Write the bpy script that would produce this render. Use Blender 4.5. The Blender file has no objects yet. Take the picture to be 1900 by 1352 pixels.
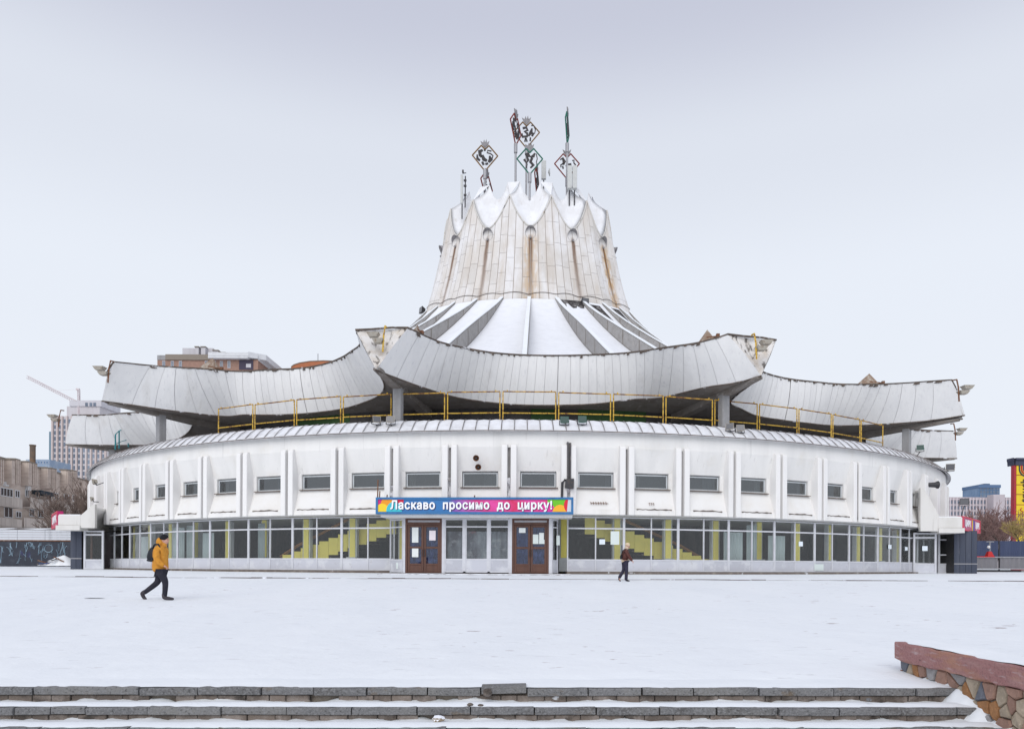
import bpy, bmesh, math, random
from math import sin, cos, pi, atan2, sqrt, radians
from mathutils import Vector, Matrix
random.seed(7)
SC = bpy.context.scene
COL = SC.collection

# ------------------------------------------------------------------ camera, sky, sun, exposure
F = 1320.0; YH = 1049.7; PX0 = 961.2; ROLL = 0.0048
cam_d = bpy.data.cameras.new('camera'); cam = bpy.data.objects.new('camera', cam_d); COL.objects.link(cam)
cam_d.sensor_width = 36.0; cam_d.lens = F / 1900 * 36.0
cam_d.shift_y = (YH - 676) / 1900; cam_d.shift_x = -(PX0 - 950) / 1900
cam_d.clip_start = 0.1; cam_d.clip_end = 6000
cam.location = (0, 0, 0)
cam.rotation_euler = (Matrix.Rotation(radians(90), 4, 'X') @ Matrix.Rotation(ROLL, 4, 'Z')).to_euler()
SC.camera = cam
SUN_EL = 37; SUN_AZ = 195     # behind the camera, high, through cloud
W = bpy.data.worlds.new('World'); SC.world = W; W.use_nodes = True
nt = W.node_tree; nt.nodes.clear()
wo = nt.nodes.new('ShaderNodeOutputWorld'); bg = nt.nodes.new('ShaderNodeBackground')
sky = nt.nodes.new('ShaderNodeTexSky'); sky.sky_type = 'NISHITA'; sky.sun_disc = False
sky.sun_elevation = radians(SUN_EL); sky.sun_rotation = radians(SUN_AZ)
tc = nt.nodes.new('ShaderNodeTexCoord'); sx = nt.nodes.new('ShaderNodeSeparateXYZ')
nt.links.new(tc.outputs['Generated'], sx.inputs[0])
rp = nt.nodes.new('ShaderNodeValToRGB'); rp.color_ramp.interpolation = 'EASE'
cr = rp.color_ramp.elements
cr[0].position = 0.0; cr[0].color = (.815, .855, .925, 1)
cr[1].position = 1.0; cr[1].color = (.47, .495, .61, 1)
for p_, c_ in ((.10, (.815, .855, .925)), (.34, (.80, .845, .925)), (.49, (.725, .765, .85)), (.62, (.565, .59, .70))):
    e = cr.new(p_); e.color = (*c_, 1)
nt.links.new(sx.outputs['Z'], rp.inputs['Fac'])
sc_ = nt.nodes.new('ShaderNodeVectorMath'); sc_.operation = 'SCALE'; sc_.inputs['Scale'].default_value = 10.0
nt.links.new(rp.outputs[0], sc_.inputs[0])
mx = nt.nodes.new('ShaderNodeMix'); mx.data_type = 'RGBA'; mx.inputs['Factor'].default_value = 0.97
nt.links.new(sky.outputs[0], mx.inputs[6]); nt.links.new(sc_.outputs[0], mx.inputs[7])
nt.links.new(mx.outputs[2], bg.inputs['Color']); bg.inputs['Strength'].default_value = 0.1
nt.links.new(bg.outputs[0], wo.inputs[0])
sd = bpy.data.lights.new('sun', 'SUN'); sun = bpy.data.objects.new('sun', sd); COL.objects.link(sun)
sd.energy = 1.5; sd.angle = radians(50); sd.color = (1.0, .97, .93)
az = radians(SUN_AZ); el = radians(SUN_EL)
sdir = Vector((sin(az) * cos(el), cos(az) * cos(el), sin(el)))
sun.rotation_euler = sdir.to_track_quat('Z', 'Y').to_euler(); sun.location = (0, -20, 60)
SC.view_settings.view_transform = 'Standard'; SC.view_settings.look = 'None'
SC.view_settings.exposure = 0.05; SC.view_settings.gamma = 1.0
SC.view_settings.use_curve_mapping = False

# ------------------------------------------------------------------ picture -> place
AX, AD = 0.0, 80.0           # the axis of the round building
AXIS = Vector((AX, AD, 0))
def unroll(x, y):
    u, v = x - PX0, y - YH
    return u + ROLL * v, v - ROLL * u
def P(px, py, d):
    u, v = unroll(px, py)
    return Vector((u * d / F, d, -v * d / F))
def onplane(px, py, phi, R):
    """point where the sight line meets the upright plane at distance R from the axis facing phi; -> (s, z)"""
    u, v = unroll(px, py); r = Vector((u / F, 1, -v / F))
    n = Vector((sin(phi), -cos(phi), 0)); t = Vector((cos(phi), sin(phi), 0))
    k = (R + n.dot(AXIS)) / n.dot(r)
    p = r * k - AXIS
    return p.dot(t), p.z
def oncyl(px, py, R):
    u, v = unroll(px, py); r = Vector((u / F, 1, -v / F))
    a = r.x ** 2 + 1; b = -2 * (r.x * AX + AD); c = AX ** 2 + AD ** 2 - R * R
    dd = b * b - 4 * a * c
    k = (-b - sqrt(max(dd, 0))) / (2 * a)
    p = r * k - AXIS
    return atan2(p.x, -p.y), p.z
def C(R, ph, z):              # axis-centred
    return Vector((R * sin(ph), -R * cos(ph), z))
def ground_z(d):
    if d < 38: return -(1.496 - .028 * d)
    if d < 80: return -.432 + (.432 - .25) * (d - 38) / 42
    return -.25

# ------------------------------------------------------------------ materials
def M(name, col, layers=(), rough=.85, metal=0.0, bump=0.0, bscale=18, rnd=0.0, snow=None, spec=.3, bstretch=(1, 1, 1)):
    m = bpy.data.materials.new(name); m.use_nodes = True
    t = m.node_tree; N = t.nodes; L = t.links
    b = N['Principled BSDF']
    b.inputs['Roughness'].default_value = rough; b.inputs['Metallic'].default_value = metal
    b.inputs['Specular IOR Level'].default_value = spec
    geo = N.new('ShaderNodeNewGeometry')
    cur = None
    def col_out():
        nonlocal cur
        if cur is None:
            r = N.new('ShaderNodeRGB'); r.outputs[0].default_value = (*col, 1); cur = r.outputs[0]
        return cur
    col_out()
    if rnd:
        oi = N.new('ShaderNodeObjectInfo')
        mr = N.new('ShaderNodeMapRange'); mr.inputs['To Min'].default_value = 1 - rnd; mr.inputs['To Max'].default_value = 1 + rnd
        L.new(oi.outputs['Random'], mr.inputs['Value'])
        sv = N.new('ShaderNodeVectorMath'); sv.operation = 'SCALE'
        L.new(cur, sv.inputs[0]); L.new(mr.outputs[0], sv.inputs['Scale']); cur = sv.outputs[0]
    def noise(scale, stretch, detail=5, rough_=.6):
        mp = N.new('ShaderNodeMapping'); mp.inputs['Scale'].default_value = [scale * s for s in stretch]
        L.new(geo.outputs['Position'], mp.inputs[0])
        n = N.new('ShaderNodeTexNoise'); n.inputs['Scale'].default_value = 1.0
        n.inputs['Detail'].default_value = detail; n.inputs['Roughness'].default_value = rough_
        L.new(mp.outputs[0], n.inputs['Vector'])
        return n.outputs['Fac']
    def mixin(fac, c2):
        nonlocal cur
        mm = N.new('ShaderNodeMix'); mm.data_type = 'RGBA'
        L.new(fac, mm.inputs['Factor']); L.new(cur, mm.inputs[6]); mm.inputs[7].default_value = (*c2, 1); cur = mm.outputs[2]
    for c2, scale, stretch, lo, hi, amt in layers:
        f = noise(scale, stretch)
        mr = N.new('ShaderNodeMapRange'); mr.inputs['From Min'].default_value = lo; mr.inputs['From Max'].default_value = hi
        mr.inputs['To Max'].default_value = amt
        L.new(f, mr.inputs['Value']); mixin(mr.outputs[0], c2)
    if snow:
        lo, hi = snow
        sp = N.new('ShaderNodeSeparateXYZ'); L.new(geo.outputs['Normal'], sp.inputs[0])
        f = noise(1.6, (1, 1, 1), 6)
        ad = N.new('ShaderNodeMath'); ad.operation = 'MULTIPLY_ADD'; L.new(f, ad.inputs[0]); ad.inputs[1].default_value = .9
        L.new(sp.outputs['Z'], ad.inputs[2])
        mr = N.new('ShaderNodeMapRange'); mr.inputs['From Min'].default_value = lo + .45; mr.inputs['From Max'].default_value = hi + .45
        L.new(ad.outputs[0], mr.inputs['Value']); mixin(mr.outputs[0], (.86, .88, .93))
    L.new(cur, b.inputs['Base Color'])
    if bump:
        f = noise(bscale, bstretch, 6)
        bp = N.new('ShaderNodeBump'); bp.inputs['Strength'].default_value = bump; bp.inputs['Distance'].default_value = .05
        L.new(f, bp.inputs['Height']); L.new(bp.outputs[0], b.inputs['Normal'])
    m['final'] = 1
    return m
def glass_mat(name, tint=(.8, .85, .86), base=.06, gain=.9):
    m = bpy.data.materials.new(name); m.use_nodes = True
    t = m.node_tree; N = t.nodes; L = t.links; N.remove(N['Principled BSDF'])
    tr = N.new('ShaderNodeBsdfTransparent'); tr.inputs[0].default_value = (*tint, 1)
    gl = N.new('ShaderNodeBsdfGlossy'); gl.inputs['Roughness'].default_value = .02; gl.inputs[0].default_value = (.92, .94, .95, 1)
    g = N.new('ShaderNodeNewGeometry'); n = N.new('ShaderNodeTexNoise'); n.inputs['Scale'].default_value = .9
    L.new(g.outputs['Position'], n.inputs['Vector'])
    bp = N.new('ShaderNodeBump'); bp.inputs['Strength'].default_value = .05; bp.inputs['Distance'].default_value = .4
    L.new(n.outputs['Fac'], bp.inputs['Height']); L.new(bp.outputs[0], gl.inputs['Normal'])
    dt_ = N.new('ShaderNodeVectorMath'); dt_.operation = 'DOT_PRODUCT'; L.new(g.outputs['True Normal'], dt_.inputs[0]); L.new(g.outputs['Incoming'], dt_.inputs[1])
    def mth(op, a, c):
        q = N.new('ShaderNodeMath'); q.operation = op
        for i, w in enumerate((a, c)):
            if isinstance(w, (int, float)): q.inputs[i].default_value = w
            else: L.new(w, q.inputs[i])
        return q
    fr = mth('ADD', mth('MULTIPLY', mth('POWER', mth('SUBTRACT', 1.0, mth('ABSOLUTE', dt_.outputs['Value'], 0).outputs[0]).outputs[0], 5.0).outputs[0], .96).outputs[0], .04)
    ma = N.new('ShaderNodeMath'); ma.operation = 'MULTIPLY_ADD'; ma.inputs[1].default_value = gain; ma.inputs[2].default_value = base
    L.new(fr.outputs[0], ma.inputs[0])
    ms = N.new('ShaderNodeMixShader'); L.new(ma.outputs[0], ms.inputs[0]); L.new(tr.outputs[0], ms.inputs[1]); L.new(gl.outputs[0], ms.inputs[2])
    L.new(ms.outputs[0], N['Material Output'].inputs[0])
    return m
S1 = (1, 1, 1); V = (1, 1, .08)   # V: streaks that run down
white = M('white_render', (.80, .79, .775), [((.65, .645, .635), .8, V, .45, .7, .55), ((.42, .41, .40), 3.5, (1, 1, .05), .62, .78, .55), ((.62, .57, .48), .7, S1, .55, .8, .4), ((.35, .31, .27), 3.0, (1, 1, .15), .68, .8, .5)], bump=.15, bscale=9)
white_fin = M('white_fin', (.80, .79, .78), [((.60, .59, .58), 2.0, V, .52, .8, .5), ((.30, .22, .17), 1.4, S1, .72, .76, .8)], bump=.12, bscale=9)
apron = M('cream_apron', (.79, .78, .765), [((.70, .66, .60), 1.1, S1, .45, .75, .45), ((.3, .25, .2), 4.0, (1, 1, .2), .68, .78, .5)], bump=.12)
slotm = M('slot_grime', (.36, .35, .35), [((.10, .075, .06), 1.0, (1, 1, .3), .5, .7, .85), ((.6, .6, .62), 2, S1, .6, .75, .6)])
fascia_m = M('fascia_render', (.82, .815, .81), [((.73, .728, .735), 1.8, (1, 1, .02), .42, .72, .6), ((.58, .58, .60), 5.5, (1, 1, .025), .58, .76, .6), ((.50, .47, .43), .6, (1, 1, .06), .60, .75, .5)], bump=.10, bscale=4, bstretch=(1, 1, .03), rnd=.022)
fascia_seam = M('fascia_seam', (.62, .615, .62))
rim_m = M('rusty_rim', (.10, .08, .068), [((.20, .15, .12), 3, S1, .5, .7, .8), ((.75, .76, .8), 2, S1, .6, .7, .9)], bump=.4)
corner_m = M('peeling_panel', (.72, .70, .68), [((.52, .44, .35), 1.2, S1, .45, .65, .7), ((.10, .085, .075), 3.0, (1, 1, .4), .53, .62, .9), ((.30, .17, .08), 1.5, (1, 1, .2), .66, .75, .7)], bump=.35, bscale=4)
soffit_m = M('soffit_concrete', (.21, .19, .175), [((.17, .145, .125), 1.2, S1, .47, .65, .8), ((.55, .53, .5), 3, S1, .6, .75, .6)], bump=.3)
conc = M('grey_concrete', (.33, .33, .34), [((.2, .19, .18), 1.5, V, .45, .75, .6), ((.45, .45, .46), 5, S1, .55, .7, .4)], bump=.2)
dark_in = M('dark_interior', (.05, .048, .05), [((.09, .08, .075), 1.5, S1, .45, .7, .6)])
green_in = M('green_wall', (.035, .08, .028), [((.03, .06, .02), 1.5, S1, .45, .7, .7)])
snow = M('snow', (.85, .88, .905), [((.78, .815, .855), .8, S1, .4, .7, .6)], rough=.75, bump=.35, bscale=3)
roof_snow = M('roof_snow', (.84, .86, .90), [((.74, .76, .80), 1.2, (1, 1, .4), .45, .7, .5), ((.42, .40, .38), 2.2, S1, .68, .76, .6)], bump=.25, bscale=3)
flash_m = M('sheet_flashing', (.62, .62, .64), [((.74, .75, .77), 2, S1, .4, .6, .8), ((.33, .30, .28), 4, S1, .62, .76, .6)], rough=.6, rnd=.10, snow=(.62, 1.05), bump=.2)
flash_seam = M('flashing_seam', (.30, .29, .29), [((.16, .13, .12), 3, S1, .45, .6, .8)], snow=(.7, 1.0))
seam_m = M('dark_seam', (.12, .10, .095), [((.3, .22, .17), 4, S1, .5, .7, .7)])
rib_m = M('rib_sheet', (.37, .36, .355), [((.27, .25, .235), 2.5, S1, .45, .7, .7), ((.5, .48, .45), 1.5, S1, .55, .7, .5)], rnd=.08, rough=.7)
rib_core = M('rib_core', (.25, .23, .21), [((.4, .38, .36), 2.0, S1, .5, .7, .6)])
rib_edge = M('rib_edge', (.62, .60, .57), [((.4, .3, .2), 2.0, S1, .55, .7, .6)])
alu = M('aluminium_frame', (.60, .61, .65), [((.48, .48, .51), 2, S1, .45, .7, .6)], rough=.5, spec=.5)
base_panel = M('base_panel', (.52, .53, .58), [((.66, .67, .70), 1.3, S1, .5, .62, .7), ((.40, .39, .40), 3, S1, .6, .75, .6)], rnd=.10)
plinth_m = M('plinth_stone', (.15, .125, .11), [((.30, .26, .22), 3, S1, .5, .7, .7), ((.75, .77, .8), 2.5, S1, .64, .7, .9)], bump=.3)
glass = glass_mat('shop_glass', (.95, .96, .955), .004, .9)
upper_glass = glass_mat('upper_glass', (.55, .58, .60), .09, 1.0)
brown_wood = M('brown_paint', (.105, .042, .026), [((.06, .024, .017), 4, V, .45, .7, .7), ((.2, .11, .08), 6, S1, .64, .75, .5)], rough=.5, spec=.5, bump=.1)
yellow_wall = M('yellow_paint', (.88, .77, .20), [((.76, .66, .18), 2, S1, .45, .7, .6)], rough=.7)
white_in = M('white_interior', (.55, .58, .6), [((.4, .42, .45), 2, S1, .5, .7, .6)])
rail_wood = M('handrail_wood', (.40, .19, .07), rough=.5)
yellow_rail = M('yellow_rail', (.62, .40, .06), [((.16, .06, .03), 7, S1, .50, .60, .9), ((.72, .52, .13), 2, S1, .5, .7, .5)], rough=.6)
rusty_rail = M('rusty_rail', (.55, .33, .06), [((.15, .06, .03), 3, S1, .42, .55, .95)], rough=.7)
teal = M('teal_paint', (.03, .22, .25), [((.10, .08, .07), 6, S1, .6, .68, .8)], rough=.5)
dark_metal = M('dark_metal', (.055, .055, .06), [((.12, .09, .07), 8, S1, .55, .7, .6)], rough=.55, metal=.3)
rust = M('rust', (.17, .08, .045), [((.32, .25, .2), 5, S1, .55, .7, .7)], rough=.9)
lamp_box = M('lamp_housing', (.38, .35, .30), [((.2, .13, .08), 5, S1, .5, .7, .8), ((.6, .6, .6), 3, S1, .6, .7, .6)], rough=.7, snow=(.5, .8))
lamp_glass = M('lamp_lens', (.12, .12, .13), rough=.15, spec=.6)
pipe_m = M('pipe', (.10, .095, .10), [((.25, .22, .2), 3, S1, .55, .7, .7)], rough=.5)
steel = M('galvanised_pole', (.33, .33, .35), [((.2, .19, .18), 5, S1, .5, .7, .6)], rough=.5, metal=.4)
cutout = M('emblem_plate', (.035, .032, .035), [((.14, .10, .09), 6, S1, .55, .7, .7)], rough=.6)
crown_m = M('emblem_crown', (.24, .23, .24), [((.10, .09, .09), 5, S1, .5, .65, .8)], rough=.5)
fr_red = M('red_tube', (.22, .035, .025), [((.05, .03, .03), 9, S1, .5, .62, .8)])
fr_amber = M('amber_tube', (.22, .12, .035), [((.05, .035, .03), 9, S1, .48, .6, .85)])
fr_green = M('green_tube', (.02, .16, .11), [((.04, .04, .04), 9, S1, .5, .62, .8)])
antenna_m = M('antenna_shell', (.52, .53, .52), [((.4, .4, .39), 3, S1, .5, .7, .5)], rough=.5)
granite = M('grey_granite', (.16, .16, .163), [((.22, .215, .205), 1.1, S1, .5, .62, .7), ((.09, .085, .08), 2.3, S1, .56, .68, .7), ((.24, .24, .245), 45, S1, .48, .60, .8), ((.05, .05, .05), 38, S1, .56, .66, .7), ((.17, .115, .06), 3, (1, 1, 2), .62, .72, .6)], rnd=.18, rough=.8, bump=.5, bscale=40)
mortar_brick = M('riser_brick', (.165, .135, .115), [((.29, .25, .225), 6, S1, .46, .62, .8), ((.05, .042, .036), 5, S1, .52, .66, .9), ((.75, .77, .80), 4, S1, .68, .72, .9)], rnd=.25, bump=.5, bscale=25)
red_granite = M('red_granite', (.33, .165, .16), [((.22, .11, .105), 40, S1, .5, .62, .7), ((.41, .25, .23), 6, (1, .5, 2), .48, .7, .6), ((.42, .21, .10), 1.5, (1, 1, 4), .50, .70, .7), ((.50, .40, .40), 10, (1, .6, 3), .56, .70, .6), ((.06, .04, .04), 9, S1, .70, .74, .9)], rough=.75, bump=.35, bscale=30)
STONES = [M('stone_' + n, c, [(tuple(v * .6 for v in c), 8, S1, .45, .7, .7), (tuple(min(1, v * 1.5) for v in c), 25, S1, .58, .68, .6)], rough=.85, bump=.5, bscale=16, rnd=.15)
          for n, c in (('grey', (.32, .31, .31)), ('blue', (.16, .17, .20)), ('orange', (.38, .19, .085)), ('tan', (.40, .33, .25)), ('pink', (.36, .22, .17)))]
mortar = M('mortar', (.26, .225, .19), [((.10, .08, .065), 5, S1, .5, .7, .7)], bump=.5)

# ------------------------------------------------------------------ mesh helpers
WL = {}                       # world place of each parent
class MB:
    def __init__(s): s.v = []; s.f = []; s.mi = []; s.uv = {}
    def add(s, vs, fs, mi=0):
        o = len(s.v); s.v += [Vector(q) for q in vs]
        for f in fs: s.f.append([o + i for i in f]); s.mi.append(mi)
        return s
    def box(s, c, sz, mi=0, rz=0.0, rx=0.0, ry=0.0):
        c = Vector(c); a, b, h = [q / 2 for q in sz]
        R = Matrix.Rotation(rz, 3, 'Z') @ Matrix.Rotation(ry, 3, 'Y') @ Matrix.Rotation(rx, 3, 'X')
        vs = [c + R @ Vector((x, y, z)) for z in (-h, h) for x, y in ((-a, -b), (a, -b), (a, b), (-a, b))]
        return s.add(vs, [(3, 2, 1, 0), (4, 5, 6, 7), (0, 1, 5, 4), (1, 2, 6, 5), (2, 3, 7, 6), (3, 0, 4, 7)], mi)
    def box8(s, lo, hi, mi=0):
        return s.box([(a + b) / 2 for a, b in zip(lo, hi)], [abs(b - a) for a, b in zip(lo, hi)], mi)
    def hexa(s, q, mi=0):     # 8 corners: bottom ring then top ring
        return s.add(q, [(3, 2, 1, 0), (4, 5, 6, 7), (0, 1, 5, 4), (1, 2, 6, 5), (2, 3, 7, 6), (3, 0, 4, 7)], mi)
    def prism(s, poly, off, mi=0):   # poly: 3-d points, off: extrusion vector
        n = len(poly); off = Vector(off)
        vs = [Vector(q) for q in poly] + [Vector(q) + off for q in poly]
        fs = [list(range(n))[::-1], list(range(n, 2 * n))] + [(i, (i + 1) % n, n + (i + 1) % n, n + i) for i in range(n)]
        return s.add(vs, fs, mi)
    def tube(s, pts, r, n=6, mi=0, cap=True):
        pts = [Vector(q) for q in pts]; rs = r if isinstance(r, (list, tuple)) else [r] * len(pts)
        vs = []; fs = []
        for i, p in enumerate(pts):
            d = (pts[min(i + 1, len(pts) - 1)] - pts[max(i - 1, 0)]).normalized()
            a = d.cross(Vector((0, 0, 1)) if abs(d.z) < .9 else Vector((1, 0, 0))).normalized(); b = d.cross(a)
            for k in range(n):
                t = 2 * pi * k / n; vs.append(p + (a * cos(t) + b * sin(t)) * rs[i])
        for i in range(len(pts) - 1):
            for k in range(n):
                fs.append((i * n + k, i * n + (k + 1) % n, (i + 1) * n + (k + 1) % n, (i + 1) * n + k))
        if cap: fs.append(list(range(n))); fs.append(list(range((len(pts) - 1) * n, len(pts) * n))[::-1])
        return s.add(vs, fs, mi)
    def grid(s, fn, nu, nv, mi=0):
        vs = [fn(i / nu, j / nv) for j in range(nv + 1) for i in range(nu + 1)]
        fs = [(j * (nu + 1) + i, j * (nu + 1) + i + 1, (j + 1) * (nu + 1) + i + 1, (j + 1) * (nu + 1) + i) for j in range(nv) for i in range(nu)]
        return s.add(vs, fs, mi)
    def slab(s, fn, nu, nv, off, mi=0):   # a grid with thickness; off: vector or function of point
        o = (lambda q: Vector(off)) if not callable(off) else off
        a = [Vector(fn(i / nu, j / nv)) for j in range(nv + 1) for i in range(nu + 1)]
        n = len(a); vs = a + [q + o(q) for q in a]
        g = lambda i, j: j * (nu + 1) + i
        fs = []
        for j in range(nv):
            for i in range(nu):
                fs.append((g(i, j), g(i + 1, j), g(i + 1, j + 1), g(i, j + 1)))
                fs.append((n + g(i, j + 1), n + g(i + 1, j + 1), n + g(i + 1, j), n + g(i, j)))
        for i in range(nu):
            fs.append((g(i + 1, 0), g(i, 0), n + g(i, 0), n + g(i + 1, 0))); fs.append((g(i, nv), g(i + 1, nv), n + g(i + 1, nv), n + g(i, nv)))
        for j in range(nv):
            fs.append((g(0, j), g(0, j + 1), n + g(0, j + 1), n + g(0, j))); fs.append((g(nu, j + 1), g(nu, j), n + g(nu, j), n + g(nu, j + 1)))
        return s.add(vs, fs, mi)
    def mesh(s, name, mats, origin=(0, 0, 0), smooth=False, fix=True):
        me = bpy.data.meshes.new(name); o = Vector(origin)
        me.from_pydata([tuple(q - o) for q in s.v], [], s.f)
        for m in (mats if isinstance(mats, (list, tuple)) else [mats]): me.materials.append(m)
        me.polygons.foreach_set('material_index', s.mi)
        if fix:
            bm = bmesh.new(); bm.from_mesh(me); bmesh.ops.recalc_face_normals(bm, faces=bm.faces); bm.to_mesh(me); bm.free()
        if smooth: me.polygons.foreach_set('use_smooth', [True] * len(me.polygons))
        me.update()
        return me
    def build(s, name, mats, parent=None, smooth=False, base=False, fix=True):
        lo = Vector([min(q[i] for q in s.v) for i in range(3)]); hi = Vector([max(q[i] for q in s.v) for i in range(3)])
        o = (lo + hi) / 2
        if base or parent is None: o.z = lo.z
        ob = bpy.data.objects.new(name, s.mesh(name, mats, o, smooth, fix)); COL.objects.link(ob)
        ob.location = o - (WL[parent] if parent else Vector((0, 0, 0)))
        if parent: ob.parent = parent
        WL[ob] = o
        return ob
def thing(name, label, cat, loc, group=None):
    o = bpy.data.objects.new(name, None); COL.objects.link(o); o.location = loc; WL[o] = Vector(loc)
    o.empty_display_size = .3
    o['label'] = label; o['category'] = cat
    if group: o['group'] = group
    return o
def tag(o, label, cat, group=None):
    o['label'] = label; o['category'] = cat
    if group: o['group'] = group
    return o
def struct(o, kind='structure'):
    o['kind'] = kind; return o
def rad(name, me, parent, phi=0.0):        # a piece in axis-centred coordinates, turned to phi
    o = bpy.data.objects.new(name, me); COL.objects.link(o); o.parent = parent; o.rotation_euler = (0, 0, phi)
    WL[o] = WL[parent]
    return o
def sub(name, me, parent):                 # same frame as its parent
    o = bpy.data.objects.new(name, me); COL.objects.link(o); o.parent = parent; WL[o] = WL[parent]
    return o
def bevel(o, w, seg=1):
    b = o.modifiers.new('bevel', 'BEVEL'); b.width = w; b.segments = seg; b.limit_method = 'ANGLE'
def herm(xs, ys, x):
    n = len(xs)
    m = [(ys[min(i + 1, n - 1)] - ys[max(i - 1, 0)]) / (xs[min(i + 1, n - 1)] - xs[max(i - 1, 0)]) for i in range(n)]
    i = 0
    while i < n - 2 and x > xs[i + 1]: i += 1
    h = xs[i + 1] - xs[i]; u = (x - xs[i]) / h
    return (2*u**3-3*u**2+1)*ys[i]+(u**3-2*u**2+u)*h*m[i]+(-2*u**3+3*u**2)*ys[i+1]+(u**3-u**2)*h*m[i+1]

# ================================================================== GROUND AND SNOW
def snow_ground_mat():
    m = M('snow_ground_mat', (.845, .875, .90), [((.78, .815, .85), .5, (1, .35, 1), .4, .7, .55)], rough=.7)
    t = m.node_tree; N = t.nodes; L = t.links; b = N['Principled BSDF']
    src = b.inputs['Base Color'].links[0].from_socket
    geo = N.new('ShaderNodeNewGeometry')
    def nz(scale, st, det=4):
        mp = N.new('ShaderNodeMapping'); mp.inputs['Scale'].default_value = [scale * q for q in st]
        L.new(geo.outputs['Position'], mp.inputs[0]); n = N.new('ShaderNodeTexNoise'); n.inputs['Scale'].default_value = 1
        n.inputs['Detail'].default_value = det; n.inputs['Roughness'].default_value = .55; L.new(mp.outputs[0], n.inputs['Vector']); return n.outputs['Fac']
    def mr(f, a, c, lo=0, hi=1):
        r = N.new('ShaderNodeMapRange'); r.inputs[1].default_value = a; r.inputs[2].default_value = c; r.inputs[3].default_value = lo; r.inputs[4].default_value = hi
        L.new(f, r.inputs[0]); return r.outputs[0]
    def mul(a, c):
        q = N.new('ShaderNodeMath'); q.operation = 'MULTIPLY'; L.new(a, q.inputs[0]); L.new(c, q.inputs[1]); return q.outputs[0]
    # bare flecks of red paving where feet and wind have cleared the snow
    fleck = mr(nz(2.6, (.7, 1.9, 1), 5), .67, .70)
    area = mr(nz(.16, (1, 1, 1), 2), .45, .58)
    k = mul(fleck, area)
    mm = N.new('ShaderNodeMix'); mm.data_type = 'RGBA'; L.new(k, mm.inputs['Factor']); L.new(src, mm.inputs[6]); mm.inputs[7].default_value = (.22, .13, .13, 1)
    fleck2 = mr(nz(7.0, (.35, 1.5, 1), 4), .655, .72, 0, .5)
    m2 = N.new('ShaderNodeMix'); m2.data_type = 'RGBA'; L.new(fleck2, m2.inputs['Factor']); L.new(mm.outputs[2], m2.inputs[6]); m2.inputs[7].default_value = (.45, .44, .46, 1)
    L.new(m2.outputs[2], b.inputs['Base Color'])
    bp = N.new('ShaderNodeBump'); bp.inputs['Strength'].default_value = .8; bp.inputs['Distance'].default_value = .07
    L.new(nz(1.5, (1, .8, 1), 8), bp.inputs['Height']); L.new(bp.outputs[0], b.inputs['Normal'])
    return m
gm = snow_ground_mat()
LE = P(0, 1275, 7.40); RE = P(1797, 1277, 7.60)       # the front edge of the plaza
def edge_y(x, base=0.0):
    k = (x - LE.x) / (RE.x - LE.x); return LE.y + (RE.y - LE.y) * k + base
mb = MB()
xs = [-3000, -600, -200, -80] + [i * 1.0 for i in range(-50, 51)] + [80, 200, 600, 3000]
ys = [0, .3, .7, 1.2, 1.8, 2.5, 3.3, 4.2, 5.2, 6.4, 7.8, 9.5, 11.5, 14, 17, 20.5, 24, 28, 30.5, 34, 40, 50, 62, 72.5, 110, 200, 500, 4000]
def gp(i, j):
    x = xs[i]; e = edge_y(max(-9, min(9, x)), .28); d = e + ys[j]
    z = ground_z(d)
    if d < 36 and abs(x) < 60: z += .012 * sin(x * 1.7 + d * .9) * sin(d * 1.3 - x * .6)
    if j < 2: z += (-.06, -.012)[j]
    return Vector((x, d, z))
nx, ny = len(xs), len(ys)
mb.add([gp(i, j) for j in range(ny) for i in range(nx)], [(j * nx + i, j * nx + i + 1, (j + 1) * nx + i + 1, (j + 1) * nx + i) for j in range(ny - 1) for i in range(nx - 1)])
struct(mb.build('snowy_ground', gm, smooth=True))

# ---- the kerb line that crosses the plaza before the building
mb = MB()
x = -46.0
while x < 46:
    w = random.uniform(.4, 1.6); d = 32.2 + .25 * sin(x * .05) + (.9 if x < -16 else 0) * min(1, (-16 - x) / 10 if x < -16 else 0)
    gz = ground_z(d)
    h = random.choice((.012, .018, .024, .03, .036)) + .008 * sin(x * .9)
    mb.box((x + w / 2, d, gz + h / 2 - .03), (w * .98, .14, h + .06), rz=random.uniform(-.006, .006))
    x += w
kerb_m = M('kerb_stone', (.13, .11, .11), [((.8, .82, .87), 2.2, (1, 1, 1), .60, .68, 1.0), ((.2, .17, .16), 8, S1, .5, .7, .6)], bump=.4)
struct(mb.build('kerb', kerb_m))

mb = MB(); rr = random.Random(6); c = P(175, 1113.5, 19.6); c.z = ground_z(19.6) + .012
mb.add([c + Vector((.30 * cos(a) * rr.uniform(.8, 1.1), .10 * sin(a) * rr.uniform(.7, 1.2), .004)) for a in [2 * pi * i / 14 for i in range(14)]], [list(range(14))])
tag(mb.build('drain_cover', M('drain_iron', (.06, .055, .06), [((.7, .72, .76), 9, S1, .55, .65, .8)])), 'dark half snowed drain cover in the plaza left of the man', 'drain cover')
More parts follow.
